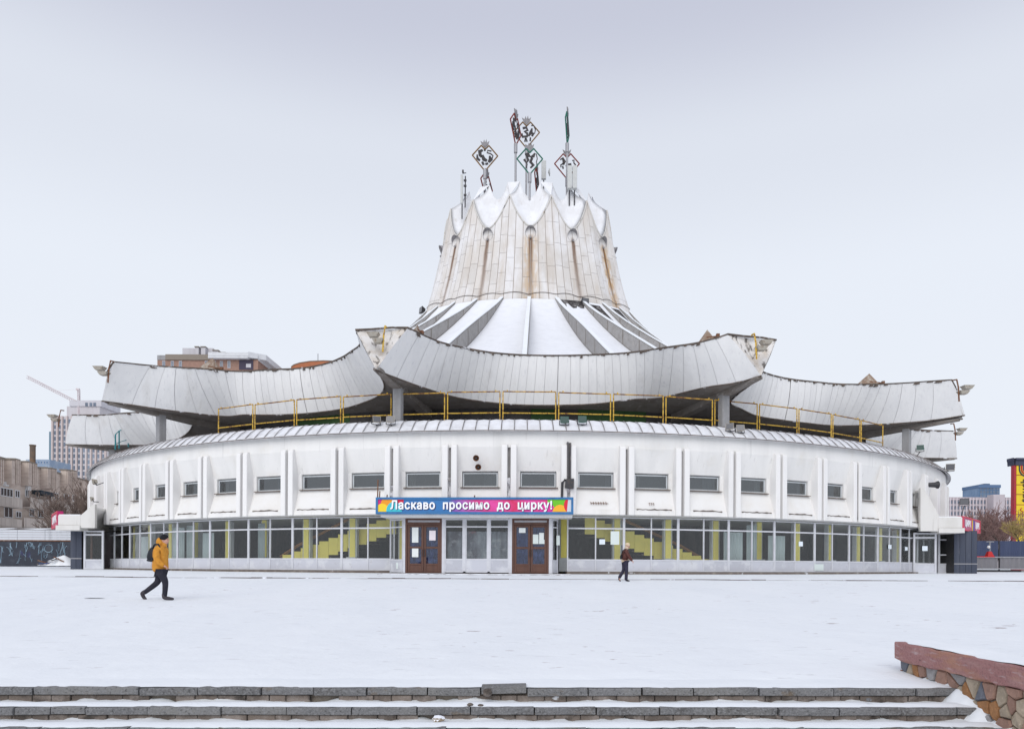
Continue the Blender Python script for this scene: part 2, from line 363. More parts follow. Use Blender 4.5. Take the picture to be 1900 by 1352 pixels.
# ---- steps
steps = bpy.data.objects.new('steps', None); COL.objects.link(steps); steps.location = (0, 7.3, -1.55); WL[steps] = Vector((0, 7.3, -1.55)); struct(steps)
STEPX = P(1800, 1290, 7.6).x
def step_row(zt, ybase, joints, px_d, thick, riser, end_px, seed):
    """joints: picture x of the joints between slabs, at depth px_d"""
    rr = random.Random(seed)
    jx = [(j - PX0) * px_d / F for j in joints]
    jx = [-14, -11.5, -9.6, -8.4, -7.4, -6.6, -5.95] + jx if jx[0] > -5.9 else jx
    for a, b in zip(jx[:-1], jx[1:]):
        if b - a < .04: continue
        gap = rr.uniform(.004, .011)
        tilt = rr.uniform(-.006, .006); dy = rr.uniform(-.015, .012); dz = rr.uniform(-.006, .005)
        if abs((a + b) / 2 - BROKE) < .3 and seed == 1: dz += .02; tilt = -.012
        y0 = edge_y(a, ybase) + dy; y1 = edge_y(b, ybase) + dy
        za, zb = zt + dz + tilt * .5, zt + dz - tilt * .5
        n = max(3, int((b - a) / .09)); mb = MB()
        prof = [(.012, 0), (-.002, -.012), (0, -thick + .006), (.012, -thick), (.19, -thick), (.19, 0)]
        vs = []; fs = []
        for i in range(n + 1):
            t = i / n; x = a + gap + (b - a - 2 * gap) * t
            for k, (py, pz) in enumerate(prof):
                j_ = rr.uniform(-.006, .006) if k in (1, 2, 3) else 0; j2 = rr.uniform(-.004, .003) if k < 3 else 0
                vs.append((x, y0 + (y1 - y0) * t + py + j_, za + (zb - za) * t + pz + j2))
        m_ = len(prof)
        for i in range(n):
            for k in range(m_):
                fs.append((i * m_ + k, i * m_ + (k + 1) % m_, (i + 1) * m_ + (k + 1) % m_, (i + 1) * m_ + k))
        fs += [list(range(m_)), list(range(n * m_, n * m_ + m_))[::-1]]
        mb.add(vs, fs); mb.build('slab', granite, steps)
    # brick course under the slab
    x = -9.0; xe = jx[-1]
    while x < xe:
        w = rr.uniform(.16, .30)
        if rr.random() > .05:
            ins = rr.uniform(.025, .05); y = edge_y(x, ybase)
            m2 = MB(); x1 = min(x + w - .006, xe)
            if x1 - x > .05:
                m2.box(((x + x1) / 2, y + ins + .09, zt - thick - (riser - thick) / 2 - .02), (x1 - x, .18, riser - thick + .03), rz=rr.uniform(-.03, .03))
                o = m2.build('brick', mortar_brick, steps); bevel(o, .006)
        x += w
    mbk = MB(); ya, yb = edge_y(-14, ybase), edge_y(xe, ybase); q = [(-14, ya + .09), (xe, yb + .09), (xe, yb + .5), (-14, ya + .5)]
    mbk.hexa([Vector((a, b, zt - riser - .12)) for a, b in q] + [Vector((a, b, zt - .075)) for a, b in q]); mbk.build('step_core', mortar, steps)
BROKE = (936 - PX0) * 7.5 / F
J1 = [5, 76, 267, 374, 490, 585, 683, 795, 893, 979, 1092, 1193, 1289, 1412, 1551, 1708, 1795]
J2 = [43, 108, 171, 285, 418, 536.5, 656, 776, 875, 992, 1108, 1225, 1332, 1447, 1561, 1678, 1785, 1823]
J3 = [90, 250, 410, 560, 700, 830, 960, 1090, 1230, 1370, 1500, 1640, 1780, 1860]
step_row(-1.287, 0.0, J1, 7.52, .078, .131, 1795, 1)
step_row(-1.416, -.385, J2, 7.15, .075, .114, 1823, 2)
step_row(-1.532, -.80, J3, 6.74, .085, .12, 1860, 3)
def snow_tread(zt, y0off, y1off, xe, seed):
    rr = random.Random(seed); n = 240
    ph = [rr.uniform(0, 6.28) for _ in range(8)]
    def f(u, v):
        x = -14 + (xe + 14) * u
        wob = sum(sin(x * w + p) for w, p in zip((2.1, 4.7, 9.3, 17, 31), ph)) * .012
        ya = edge_y(x, y0off) + .035 + abs(wob) * .4; yb = edge_y(x, y1off) + .075
        y = ya + (yb - ya) * v
        z = zt + .012 * min(1, v * 6) - .024 * max(0, min(1, (v - .45) / .3)) + .006 * sin(x * 5 + ph[5]) * v + (.006 + wob * .9) * max(0, (v - .7) / .3) ** 2
        return Vector((x, y, z))
    mb = MB(); mb.grid(f, n, 8); return mb.build('snow_cover', snow, steps, smooth=True)
snow_tread(-1.416, -.385, 0.0, P(1850, 1300, 7.3).x, 11)
snow_tread(-1.532, -.80, -.385, P(1900, 1340, 7.0).x, 12)
mb = MB(); mb.box8((-14, 4.0, -1.9), (9, 6.62, -1.655)); mb.build('lower_landing', snow, steps)
# snow lip of the plaza over the top slabs
def f(u, v):
    x = -14 + (STEPX + .0 + 14) * u
    wob = .02 * sin(x * 3.1) + .012 * sin(x * 8.3 + 1) + .008 * sin(x * 21)
    y = edge_y(x) + .028 + abs(wob) * (1 - v) + v * .5
    return Vector((x, y, -1.287 + .002 + .012 * min(1, v * 4) + .006 * sin(x * 6) * v))
mb = MB(); mb.grid(f, 240, 5); mb.build('snow_cover', snow, steps, smooth=True)
# loose stones on the steps
def rubble(px, py, d, s, name, label, m, sd):
    rr = random.Random(sd); bm = bmesh.new(); bmesh.ops.create_icosphere(bm, subdivisions=2, radius=1)
    for v in bm.verts: v.co = Vector((v.co.x * s[0], v.co.y * s[1], v.co.z * s[2])) * rr.uniform(.82, 1.12)
    me = bpy.data.meshes.new(name); bm.to_mesh(me); bm.free(); me.materials.append(m)
    o = bpy.data.objects.new(name, me); COL.objects.link(o); o.location = P(px, py, d) + Vector((0, 0, s[2] * .8)); o.rotation_euler = (0, 0, rr.uniform(0, 3))
    return tag(o, label, 'stone')
stone_snowy = M('snowy_stone', (.30, .24, .17), [((.15, .12, .1), 12, S1, .5, .7, .7)], snow=(.1, .3), bump=.4)
rubble(813, 1338, 7.0, (.065, .05, .035), 'loose_stone', 'snow capped loose stone on the second tread left of centre', stone_snowy, 1)
rubble(872, 1309, 7.2, (.04, .03, .018), 'loose_stone', 'small brown stone chip lying by the broken step slab', mortar_brick, 2)
rubble(892, 1310, 7.2, (.035, .03, .016), 'loose_stone', 'reddish brick crumb right beside the brown chip under the broken slab', mortar_brick, 3)
rubble(1612, 1300, 7.35, (.03, .025, .018), 'loose_stone', 'dark pebble on the first tread near the red stone wall', granite, 4)
rubble(905, 1290, 7.42, (.06, .05, .045), 'loose_stone', 'broken brick lump wedged in the gap of the top step', mortar_brick, 5)

# ---- the stone cheek wall with a red cap
cw = thing('cheek_wall', 'low rubble stone wall with thick red granite cap beside the steps', 'wall', (5.0, 7.0, -1.5))
XF = 4.69; DFAR = 8.70
def Zat(px, py, d): return P(px, py, d).z
capx0 = 4.63; capx1 = capx0 + .56; ctop = -.905; cbot = -1.118
mb = MB()
def capf(x, y, z): return Vector((x, y, z))
n = 26; vs = []; fs = []
rr = random.Random(5)
prof = [(0.012, 0), (0, -.014), (0, -.2), (.02, -.213), (.56, -.213), (.56, 0)]
for i in range(n + 1):
    y = 8.745 - (8.745 - 5.0) * i / n
    for k, (dx, dz) in enumerate(prof):
        vs.append((capx0 + dx + (rr.uniform(-.004, .004) if k in (1, 2) else 0), y, ctop + dz + (rr.uniform(-.022, .010) if k in (2, 3) else rr.uniform(-.004, .004))))
for i in range(n):
    for k in range(6): fs.append((i * 6 + k, (i + 1) * 6 + k, (i + 1) * 6 + (k + 1) % 6, i * 6 + (k + 1) % 6))
fs += [list(range(6)), list(range(n * 6, n * 6 + 6))]
mb.add(vs, fs); mb.build('cap_slab', red_granite, cw)
mb = MB()
def f(u, v):
    y = 8.73 - 3.7 * u; a = .035 + .02 * sin(y * 7) + .012 * sin(y * 19) + (.10 * max(0, 1 - u * 14))
    x = capx0 + a + (.555 - a - .01) * v
    return Vector((x, y, ctop + .006 + .022 * min(1, v * 5) * min(1, (1 - v) * 6) + .006 * sin(y * 5)))
mb.grid(f, 60, 8); mb.build('snow_cover', snow, cw, smooth=True)
mb = MB(); mb.box8((XF + .03, 5.0, -2.2), (XF + .45, DFAR - .02, cbot + .01)); mb.build('mortar_core', mortar, cw)
def vcells(pts, w, h):
    out = []
    for i, p in enumerate(pts):
        poly = [(0, 0), (w, 0), (w, h), (0, h)]
        for j, q in enumerate(pts):
            if i == j: continue
            mx_, my_ = (p[0] + q[0]) / 2, (p[1] + q[1]) / 2; nx_, ny_ = q[0] - p[0], q[1] - p[1]
            new = []
            for a, b in zip(poly, poly[1:] + poly[:1]):
                da = (a[0] - mx_) * nx_ + (a[1] - my_) * ny_; db = (b[0] - mx_) * nx_ + (b[1] - my_) * ny_
                if da <= 0: new.append(a)
                if da * db < 0:
                    t = da / (da - db); new.append((a[0] + (b[0] - a[0]) * t, a[1] + (b[1] - a[1]) * t))
            poly = new
            if len(poly) < 3: break
        if len(poly) >= 3: out.append((p, poly))
    return out
rr = random.Random(3); pts = []
tries = 0
while len(pts) < 150 and tries < 6000:
    tries += 1
    p = (rr.uniform(0, 3.7), rr.uniform(0, 1.0))
    if all((p[0] - q[0]) ** 2 + (p[1] - q[1]) ** 2 > .108 ** 2 for q in pts): pts.append(p)
for ci, (p, poly) in enumerate(vcells(pts, 3.7, 1.06)):
    cx_ = sum(q[0] for q in poly) / len(poly); cy_ = sum(q[1] for q in poly) / len(poly)
    q2 = []
    for a in poly:
        dx, dy = a[0] - cx_, a[1] - cy_; L_ = sqrt(dx * dx + dy * dy) or 1; k = max(.3, (L_ - rr.uniform(.004, .014)) / L_)
        q2.append((cx_ + dx * k, cy_ + dy * k))
    y0 = DFAR; proud = rr.uniform(.0, .022)
    mb = MB(); nq = len(q2)
    back = [(XF + .06, y0 - a, cbot - .004 - b) for a, b in q2]
    fr = [(XF + .012 - proud, y0 - a, cbot - .004 - b) for a, b in q2]
    fin = [(XF - proud - rr.uniform(0, .01), y0 - (cx_ + (a - cx_) * .86 + rr.uniform(-.006, .006)), cbot - .004 - (cy_ + (b - cy_) * .86) + rr.uniform(-.006, .006)) for a, b in q2]
    mb.add(back + fr + fin, [(i, (i + 1) % nq, nq + (i + 1) % nq, nq + i) for i in range(nq)] + [(nq + i, nq + (i + 1) % nq, 2 * nq + (i + 1) % nq, 2 * nq + i) for i in range(nq)] + [list(range(2 * nq, 3 * nq))])
    mi = rr.choices((0, 1, 2, 3, 4), (3, 1.2, 2.6, 3, 2.2))[0]
    mb.build('stone', STONES[mi], cw)
# snow banked against the wall
mb = MB()
BY = [8.9, 8.71, 7.96, 7.44, 7.30, 7.18, 7.08, 6.9, 6.62]
BZ = [-1.24, -1.25, -1.237, -1.263, -1.32, -1.38, -1.45, -1.47, -1.50]
def f(u, v):
    y = 8.9 - (8.9 - 6.62) * u
    z = herm(BY[::-1], BZ[::-1], y)
    x = XF + .03 - v * .30
    return Vector((x, y, z + .01 * sin(y * 17) * (1 - v) - .34 * v ** 1.4 - .02 + .018 * sin(y * 31) * (1 - v)))
mb.grid(f, 50, 6); struct(mb.build('snow_bank', snow, smooth=True), 'stuff')

# ================================================================== THE CIRCUS
B = thing('circus_building', 'round white concrete circus with scalloped canopy and crown shaped tower', 'circus', (AX, AD, -.42))
WL[B] = AXIS.copy(); B.location = AXIS
DLT = 2 * pi / 80; PH0 = -.0125
RF = 41.4
def srz(s, R, z): return Vector((s, -R, z))
# ---- pieces of one bay (facing the camera at phi 0, axis-centred)
mb = MB()
hw = 1.22
prof = [(41.2, 6.50), (40.84, 5.20)]
mb.add([srz(-hw, 41.2, 6.50), srz(hw, 41.2, 6.50), srz(hw, 40.84, 5.22), srz(-hw, 40.84, 5.22)], [(0, 1, 2, 3)])
ww, wz0, wz1 = 1.0, 4.33, 5.16
for a, b in ((-hw, -ww), (ww, hw)):
    mb.add([srz(a, 40.84, 5.22), srz(b, 40.84, 5.22), srz(b, 40.82, wz0 - .05), srz(a, 40.82, wz0 - .05)], [(0, 1, 2, 3)])
# reveal round the window
for s_ in (-1, 1):
    mb.add([srz(s_ * ww, 40.84, 5.22), srz(s_ * ww, 40.82, wz0 - .05), srz(s_ * ww, 40.45, wz0 - .05), srz(s_ * ww, 40.45, 5.22)], [(0, 1, 2, 3)])
mb.add([srz(-ww, 40.84, 5.22), srz(ww, 40.84, 5.22), srz(ww, 40.45, 5.17), srz(-ww, 40.45, 5.17)], [(0, 1, 2, 3)])
wall_me = mb.mesh('bay_wall', white)
mb = MB()
mb.add([srz(-hw, 40.82, wz0 - .05), srz(hw, 40.82, wz0 - .05), srz(hw, 41.2, 3.14), srz(-hw, 41.2, 3.14)], [(0, 1, 2, 3)])
mb.add([srz(-hw, 40.82, wz0 - .05), srz(hw, 40.82, wz0 - .05), srz(hw, 40.45, wz0 - .05), srz(-hw, 40.45, wz0 - .05)], [(0, 1, 2, 3)])
apron_me = mb.mesh('bay_apron', apron)
mb = MB()
mb.add([srz(-hw, 41.24, 3.14), srz(hw, 41.24, 3.14), srz(hw, 41.30, 2.84), srz(-hw, 41.30, 2.84)], [(0, 1, 2, 3)])
mb.add([srz(-hw, 41.2, 3.14), srz(hw, 41.2, 3.14), srz(hw, 41.24, 3.14), srz(-hw, 41.24, 3.14)], [(0, 1, 2, 3)])
mb.add([srz(-1.62, 41.30, 2.835), srz(1.62, 41.30, 2.835), srz(1.58, 40.2, 2.76), srz(-1.58, 40.2, 2.76)], [(0, 1, 2, 3)])
band_me = mb.mesh('bay_band', white)
mb = MB(); rr = random.Random(8)
mb.tube([srz(-1.02 + 2.04 * i / 12, 41.25, 3.16 + rr.uniform(-.018, .018)) for i in range(13)], [.03 + rr.uniform(-.012, .018) for _ in range(13)], 5)
drip_me = [mb.mesh('drip_ledge', plinth_m)]
mb = MB()
mb.tube([srz(-.9 + 1.8 * i / 9, 41.25, 3.15 + rr.uniform(-.03, .02)) for i in range(10)], [.028 + rr.uniform(-.016, .02) for _ in range(10)], 5)
drip_me.append(mb.mesh('drip_ledge', plinth_m))
def fin_poly(s0, s1):
    m = MB(); pr = [(40.5, 2.82), (41.42, 2.82), (41.42, 6.46), (41.36, 6.60), (41.16, 6.66), (40.5, 6.66)]
    m.prism([srz(s0, R, z) for R, z in pr], (s1 - s0, 0, 0)); return m.mesh('fin', white_fin)
fin_me = [fin_poly(-1.535, -1.215), fin_poly(1.215, 1.535)]
def ring_bars(m, x0, x1, z0, z1, w, R, dep):
    m.box8((x0, -R, z0), (x0 + w, -R + dep, z1)); m.box8((x1 - w, -R, z0), (x1, -R + dep, z1))
    m.box8((x0 + w, -R + .002, z0), (x1 - w, -R + dep, z0 + w)); m.box8((x0 + w, -R + .002, z1 - w), (x1 - w, -R + dep, z1))
mb = MB(); ring_bars(mb, -.97, .97, wz0 + .02, wz1 - .01, .07, 40.72, .08); winframe_me = mb.mesh('window', white_in)
mb = MB(); mb.box8((-.9, -40.68, wz0 + .09), (.9, -40.665, wz1 - .08)); pane_me = mb.mesh('pane', upper_glass)
mb = MB(); mb.box8((-1.08, -40.98, wz0 - .045), (1.08, -40.74, wz0 - .005)); sill_me = mb.mesh('sill', M('sill_sheet', (.17, .135, .115), [((.4, .36, .33), 5, S1, .55, .7, .7)]))
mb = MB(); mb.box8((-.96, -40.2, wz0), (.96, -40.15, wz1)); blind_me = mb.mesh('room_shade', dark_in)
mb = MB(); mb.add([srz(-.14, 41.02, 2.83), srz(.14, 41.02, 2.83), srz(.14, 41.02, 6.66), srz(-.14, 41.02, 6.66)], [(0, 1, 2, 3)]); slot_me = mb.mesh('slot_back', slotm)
# shopfront
gz0, gz1, gzt, gzb = .36, 2.74, 2.10, -.28
RG = 40.8
mb = MB()
for a, b in ((-1.602, -1.535), (1.535, 1.602), (-.032, .032)): mb.box8((a, -RG - .03, gzb), (b, -RG + .06, gz1))
for z0, z1 in ((gzb, gzb + .07), (gz0 - .04, gz0 + .04), (gzt - .04, gzt + .04), (gz1 - .05, gz1)):
    for a, b in ((-1.535, -.032), (.032, 1.535)): mb.box8((a, -RG - .012, z0), (b, -RG + .05, z1))
shop_me = mb.mesh('shopfront', alu)
shop_panes = []
for a, b in ((-1.535, -.032), (.032, 1.535)):
    for z0, z1 in ((gz0 + .04, gzt - .04), (gzt + .04, gz1 - .05)):
        m = MB(); m.box8((a, -RG + .012, z0), (b, -RG + .024, z1)); shop_panes.append(m.mesh('pane', glass))
bpan = []
for a, b in ((-1.535, -.032), (.032, 1.535)):
    m = MB(); m.box8((a, -RG + .005, gzb + .07), (b, -RG + .03, gz0 - .04)); bpan.append(m.mesh('base_panel', base_panel))
m = MB(); m.box8((-1.64, -RG - .32, -.62), (1.64, -RG + .3, gzb - .012)); plinth_me = m.mesh('plinth', plinth_m)
# pillar behind each joint of the shopfront: a yellow face with pale sides
m = MB(); m.box8((-.17, -39.55, -.35), (.17, -39.2, 2.74)); pil_me = m.mesh('pillar', yellow_wall)
m = MB(); m.box8((-.26, -39.5, -.35), (-.172, -39.24, 2.74)); m.box8((.172, -39.5, -.35), (.26, -39.24, 2.74)); pil2_me = m.mesh('pillar_side', white_in)
m = MB(); m.box8((-.3, -39.72, -.3), (.3, -39.58, .48)); radi_me = m.mesh('radiator', white_in)
curt_me = []
for i, (a, b, c_) in enumerate(((.50, .92, (.30, .31, .29)), (.62, .92, (.22, .23, .23)), (-.92, -.55, (.34, .32, .27)), (.15, .92, (.17, .19, .20)))):
    m = MB(); m.slab(lambda u, v: srz(a + (b - a) * u, 40.35 + .03 * sin(u * 25), wz0 + .05 + .7 * v), 10, 1, (0, .01, 0)); curt_me.append(m.mesh('curtain', M('curtain_cloth', c_)))
KS = range(-14, 13)
for k in KS:
    ph = PH0 + (k + .5) * DLT
    rad('bay_wall', wall_me, B, ph); rad('bay_apron', apron_me, B, ph); rad('bay_band', band_me, B, ph)
    for q in fin_me: bevel(rad('fin', q, B, ph), .025)
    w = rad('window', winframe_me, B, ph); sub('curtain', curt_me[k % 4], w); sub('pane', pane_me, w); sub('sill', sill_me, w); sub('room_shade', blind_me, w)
    if not -3 < k < 2: rad('drip_ledge', drip_me[k % 2], B, ph)
    if not (-2 <= k < 1):
        s_ = rad('shopfront', shop_me, B, ph)
        for q in shop_panes: sub('pane', q, s_)
        for q in bpan: sub('base_panel', q, s_)
        rad('plinth', plinth_me, B, ph)
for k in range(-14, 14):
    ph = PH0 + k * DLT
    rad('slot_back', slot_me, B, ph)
    if k not in (-1, 0):
        q = rad('pillar', pil_me, B, ph); sub('pillar_side', pil2_me, q)
        if k % 2: rad('radiator', radi_me, B, ph)
def arc(fn, p0, p1, n, mat_, name, parent=B, smooth=True):
    m = MB(); m.grid(lambda u, v: fn(p0 + (p1 - p0) * u, v), n, len_v, 0)
    o = rad(name, m.mesh(name, mat_, smooth=smooth), parent); return o
def revolve(name, pr, mat_, p0=-pi, p1=pi, n=240, parent=B, smooth=False):
    m = MB(); vs = []; fs = []; k = len(pr)
    for i in range(n + 1):
        ph = p0 + (p1 - p0) * i / n
        for R, z in pr: vs.append(C(R, ph, z))
    for i in range(n):
        for j in range(k - 1): fs.append((i * k + j, (i + 1) * k + j, (i + 1) * k + j + 1, i * k + j + 1))
    m.add(vs, fs); return rad(name, m.mesh(name, mat_, smooth=smooth, fix=False), parent)
revolve('upper_wall', [(40.4, 6.47), (41.2, 6.47), (41.2, 7.42), (40.3, 8.13)], white, n=320, smooth=False)
revolve('terrace_floor', [(40.2, 8.12), (30, 8.12)], conc)
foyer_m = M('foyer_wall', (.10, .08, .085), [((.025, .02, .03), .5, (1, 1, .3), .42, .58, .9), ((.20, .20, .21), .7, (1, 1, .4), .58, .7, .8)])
foyer_fl = M('foyer_floor_tiles', (.30, .28, .26), [((.40, .38, .36), 2, S1, .5, .7, .6)])
revolve('foyer_floor', [(40.75, -.29), (28, -.29)], foyer_fl)
revolve('foyer_ceiling', [(40.7, 2.80), (28, 2.80)], M('foyer_ceiling_paint', (.62, .62, .60)))
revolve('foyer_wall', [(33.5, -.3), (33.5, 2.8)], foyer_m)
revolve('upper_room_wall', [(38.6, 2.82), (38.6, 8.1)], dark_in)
# panelled dark wall at the back of the terrace with a few green stretches
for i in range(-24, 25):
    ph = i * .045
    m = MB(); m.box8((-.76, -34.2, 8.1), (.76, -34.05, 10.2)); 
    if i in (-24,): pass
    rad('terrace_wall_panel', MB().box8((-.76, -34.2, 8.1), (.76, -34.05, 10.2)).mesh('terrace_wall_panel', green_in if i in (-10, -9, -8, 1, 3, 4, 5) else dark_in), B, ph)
pale_c = M('pale_blind', (.40, .46, .47), [((.26, .30, .31), 1.2, (1, 1, .2), .45, .7, .7)])
for k, a, b, h in ((-9, -1.4, -.1, 1.9), (-8, .1, 1.4, 2.4), (-7, .1, 1.2, 2.0), (-7, -1.5, -.7, 2.5), (-5, -1.4, -.9, 2.5), (4, -1.5, -.2, 2.05), (4, .1, .8, 2.5), (5, -1.5, -.2, 1.9)):
    m = MB(); m.slab(lambda u, v: srz(a + (b - a) * u, 40.2 + .05 * sin(u * 34), -.2 + (h + .2) * v), 30, 1, (0, .02, 0)); rad('window_blind', m.mesh('window_blind', pale_c), B, PH0 + (k + .5) * DLT)
for ph in (-.83, .83):
    m = MB(); m.box8((-.12, -40.55, -.29), (.12, -33.4, 2.79)); rad('foyer_partition', m.mesh('foyer_partition', foyer_m), B, ph)
# ---- flashing sheets round the roof edge
NT = 370
dt = 2 * pi / NT
fl = []
for vnt in range(5):
    rr = random.Random(vnt); m = MB(); h = dt / 2 * .985
    def f(u, v):
        a = -h + 2 * h * u
        R = 41.52 - 1.28 * v; z = 7.36 + .80 * (1 - (1 - v) ** 1.5) + rr.uniform(-.018, .018) + .02 * sin(u * pi)
        return C(R, a, z)
    m.slab(f, 2, 3, (0, .0, -.03))
    m.tube([C(41.55, h, 7.37), C(41.1, h, 7.80), C(40.7, h, 8.06), C(40.26, h, 8.19)], .026, 4, mi=1)
    m.box((0, -41.53, 7.33), (2 * h * 41.5, .03, .10))
    fl.append(m.mesh('flashing_sheet', [flash_m, flash_seam], fix=True))
i0 = int(1.16 / dt)
for i in range(-i0, i0 + 1):
    rad('flashing_sheet', fl[(i * 7) % 5], B, i * dt + .003)
revolve('drip_line', [(41.50, 7.30), (41.56, 7.30), (41.56, 7.345), (41.50, 7.345)], seam_m, n=320)
# ---- columns
DS = 2 * pi / 13; PC0 = -.1744
m = MB(); m.box8((-.24, -40.1, 8.1), (.24, -39.6, 10.16)); col_me = m.mesh('column', conc)
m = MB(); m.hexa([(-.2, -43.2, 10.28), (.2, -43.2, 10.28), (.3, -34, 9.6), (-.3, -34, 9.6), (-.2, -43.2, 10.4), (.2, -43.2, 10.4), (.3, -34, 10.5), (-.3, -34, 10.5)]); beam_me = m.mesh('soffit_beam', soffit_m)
for k in range(-4, 6):
    ph = PC0 + k * DS
    bevel(rad('column', col_me, B, ph), .03); rad('soffit_beam', beam_me, B, ph)
# ---- canopy scallops
SN = [0, .3, .55, .75, .88, .96, 1.0]; TN = [-q for q in SN[::-1]] + SN[1:]
sym = lambda a: a[::-1] + a[1:]
BOT = {-1: [43.63, 42.11, 39.92, 36.84, 36.32, 35.64, 35.16, 34.95, 35.76, 37.21, 39.1, 41.27, 43.34, 10.41, 10.4, 10.32, 10.33, 10.32, 10.22, 10.19, 10.32, 10.42, 10.42, 10.37, 10.29, 10.27],
       0: [43.29, 41.54, 39.28, 36.68, 35.63, 35.28, 35.35, 35.42, 36.09, 36.64, 39.84, 41.85, 43.34, 10.25, 10.3, 10.33, 10.38, 10.27, 10.13, 10.11, 10.26, 10.48, 10.58, 10.53, 10.37, 10.4],
       1: [43.33, 42.13, 39.77, 37.26, 36.13, 35.36, 35.52, 35.75, 35.98, 37.2, 39.66, 41.67, 43.55, 10.41, 10.38, 10.41, 10.45, 10.45, 10.33, 10.26, 10.31, 10.41, 10.45, 10.43, 10.47, 10.61]}
TOP = {-1: [43.48, 41.53, 40.29, 39.11, 37.25, 36.63, 35.93, 36.19, 37.28, 38.82, 40.06, 41.73, 42.75, 12.7, 12.88, 12.95, 12.97, 12.99, 13.0, 13.01, 13.01, 12.95, 12.8, 12.7, 12.65, 12.61],
       0: [42.21, 41.38, 39.73, 38.27, 36.84, 36.19, 36.14, 36.56, 37.53, 39.43, 40.62, 41.7, 42.24, 12.76, 12.74, 12.77, 12.85, 12.95, 12.98, 12.99, 13.0, 12.95, 12.82, 12.77, 12.8, 12.87],
       1: [42.81, 41.74, 40.11, 38.88, 36.99, 36.12, 36.0, 36.5, 37.32, 39.0, 40.55, 42.11, 43.04, 12.65, 12.74, 12.83, 12.92, 12.98, 13.02, 13.03, 13.05, 13.04, 12.98, 12.96, 12.93, 12.89]}
DB = sym([35.51, 35.57, 35.9, 36.8, 39.7, 41.9, 43.4]) + sym([10.15, 10.2, 10.42, 10.5, 10.42, 10.4, 10.38])
DT = sym([36.21, 36.4, 37.0, 38.9, 40.2, 41.74, 42.7]) + sym([13.0, 13.02, 12.98, 12.9, 12.81, 12.78, 12.75])
VH = .0323
def edge_pt(k, t, top):
    d = (TOP if top else BOT).get(k, DT if top else DB)
    ph = PC0 + (k + .5) * DS + t * (DS / 2 - (VH if top else 0))
    return C(herm(TN, d[:13], t), ph, herm(TN, d[13:], t))
def tmap(u):                # more columns of faces near the tips
    t = -1 + 2 * u; return math.copysign(abs(t) ** .8, t)
for k in range(-6, 7):
    def f(u, v, k=k):
        t = tmap(u); b = edge_pt(k, t, False); a = edge_pt(k, t, True)
        q = b.lerp(a, v); r = Vector((q.x, q.y, 0)).normalized()
        return q + r * (.10 * sin(pi * v))
    m = MB(); m.grid(lambda u, v: f(u, v) - Vector((f(u, v).x, f(u, v).y, 0)).normalized() * .07, 108, 6); me = m.mesh('canopy_fascia', fascia_seam, smooth=True, fix=False)
    fa = rad('canopy_fascia', me, B)
    if -4 < k < 4:
        rp_ = random.Random(k + 90); nP = 36
        for i in range(nP):
            u0, u1 = (i + .012) / nP, (i + .988) / nP; of = rp_.uniform(.004, .018)
            def fp(u, v, u0=u0, u1=u1, of=of):
                q = f(u0 + (u1 - u0) * u, .012 + .976 * v); return q + Vector((q.x, q.y, 0)).normalized() * of
            mp_ = MB(); mp_.grid(fp, 2, 5); sub('fascia_panel', mp_.mesh('fascia_panel', fascia_m, smooth=True, fix=False), fa)
    # ragged rusty rim along the top edge
    rr = random.Random(k + 50); m = MB()
    for i in range(140):
        u0, u1 = i / 140, (i + 1) / 140
        a = edge_pt(k, tmap(u0), True); b = edge_pt(k, tmap(u1), True)
        r = Vector((a.x, a.y, 0)).normalized() * .05; dn = -rr.choice((.01, .02, .03, .05, .05, .09, .16)) * rr.uniform(.4, 1.1); up = Vector((0, 0, .05))
        m.hexa([a + r + Vector((0, 0, dn)), b + r + Vector((0, 0, dn)), b - r * 3 + Vector((0, 0, dn)), a - r * 3 + Vector((0, 0, dn)), a + r + up, b + r + up, b - r * 3 + up, a - r * 3 + up])
    sub('rim', m.mesh('rim', rim_m), fa)
    # lower lip
    m = MB(); m.tube([edge_pt(k, tmap(i / 60), False) for i in range(61)], .05, 5); sub('lower_lip', m.mesh('lower_lip', rim_m), fa)
    # roof behind the fascia and soffit beneath it
    def fr(u, v, k=k):
        t = tmap(u); a = edge_pt(k, t, True); ph = PC0 + (k + .5) * DS + t * DS / 2; b = C(34.5, ph, 13.0)
        return a.lerp(b, v) + Vector((0, 0, -.04))
    m = MB(); m.grid(fr, 40, 3); rad('canopy_roof', m.mesh('canopy_roof', roof_snow, smooth=True), B)
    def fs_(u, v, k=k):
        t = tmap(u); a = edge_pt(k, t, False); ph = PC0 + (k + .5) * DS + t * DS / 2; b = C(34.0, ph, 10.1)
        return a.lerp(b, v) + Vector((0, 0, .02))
    m = MB(); m.grid(fs_, 40, 3); rad('canopy_soffit', m.mesh('canopy_soffit', soffit_m, smooth=True), B)
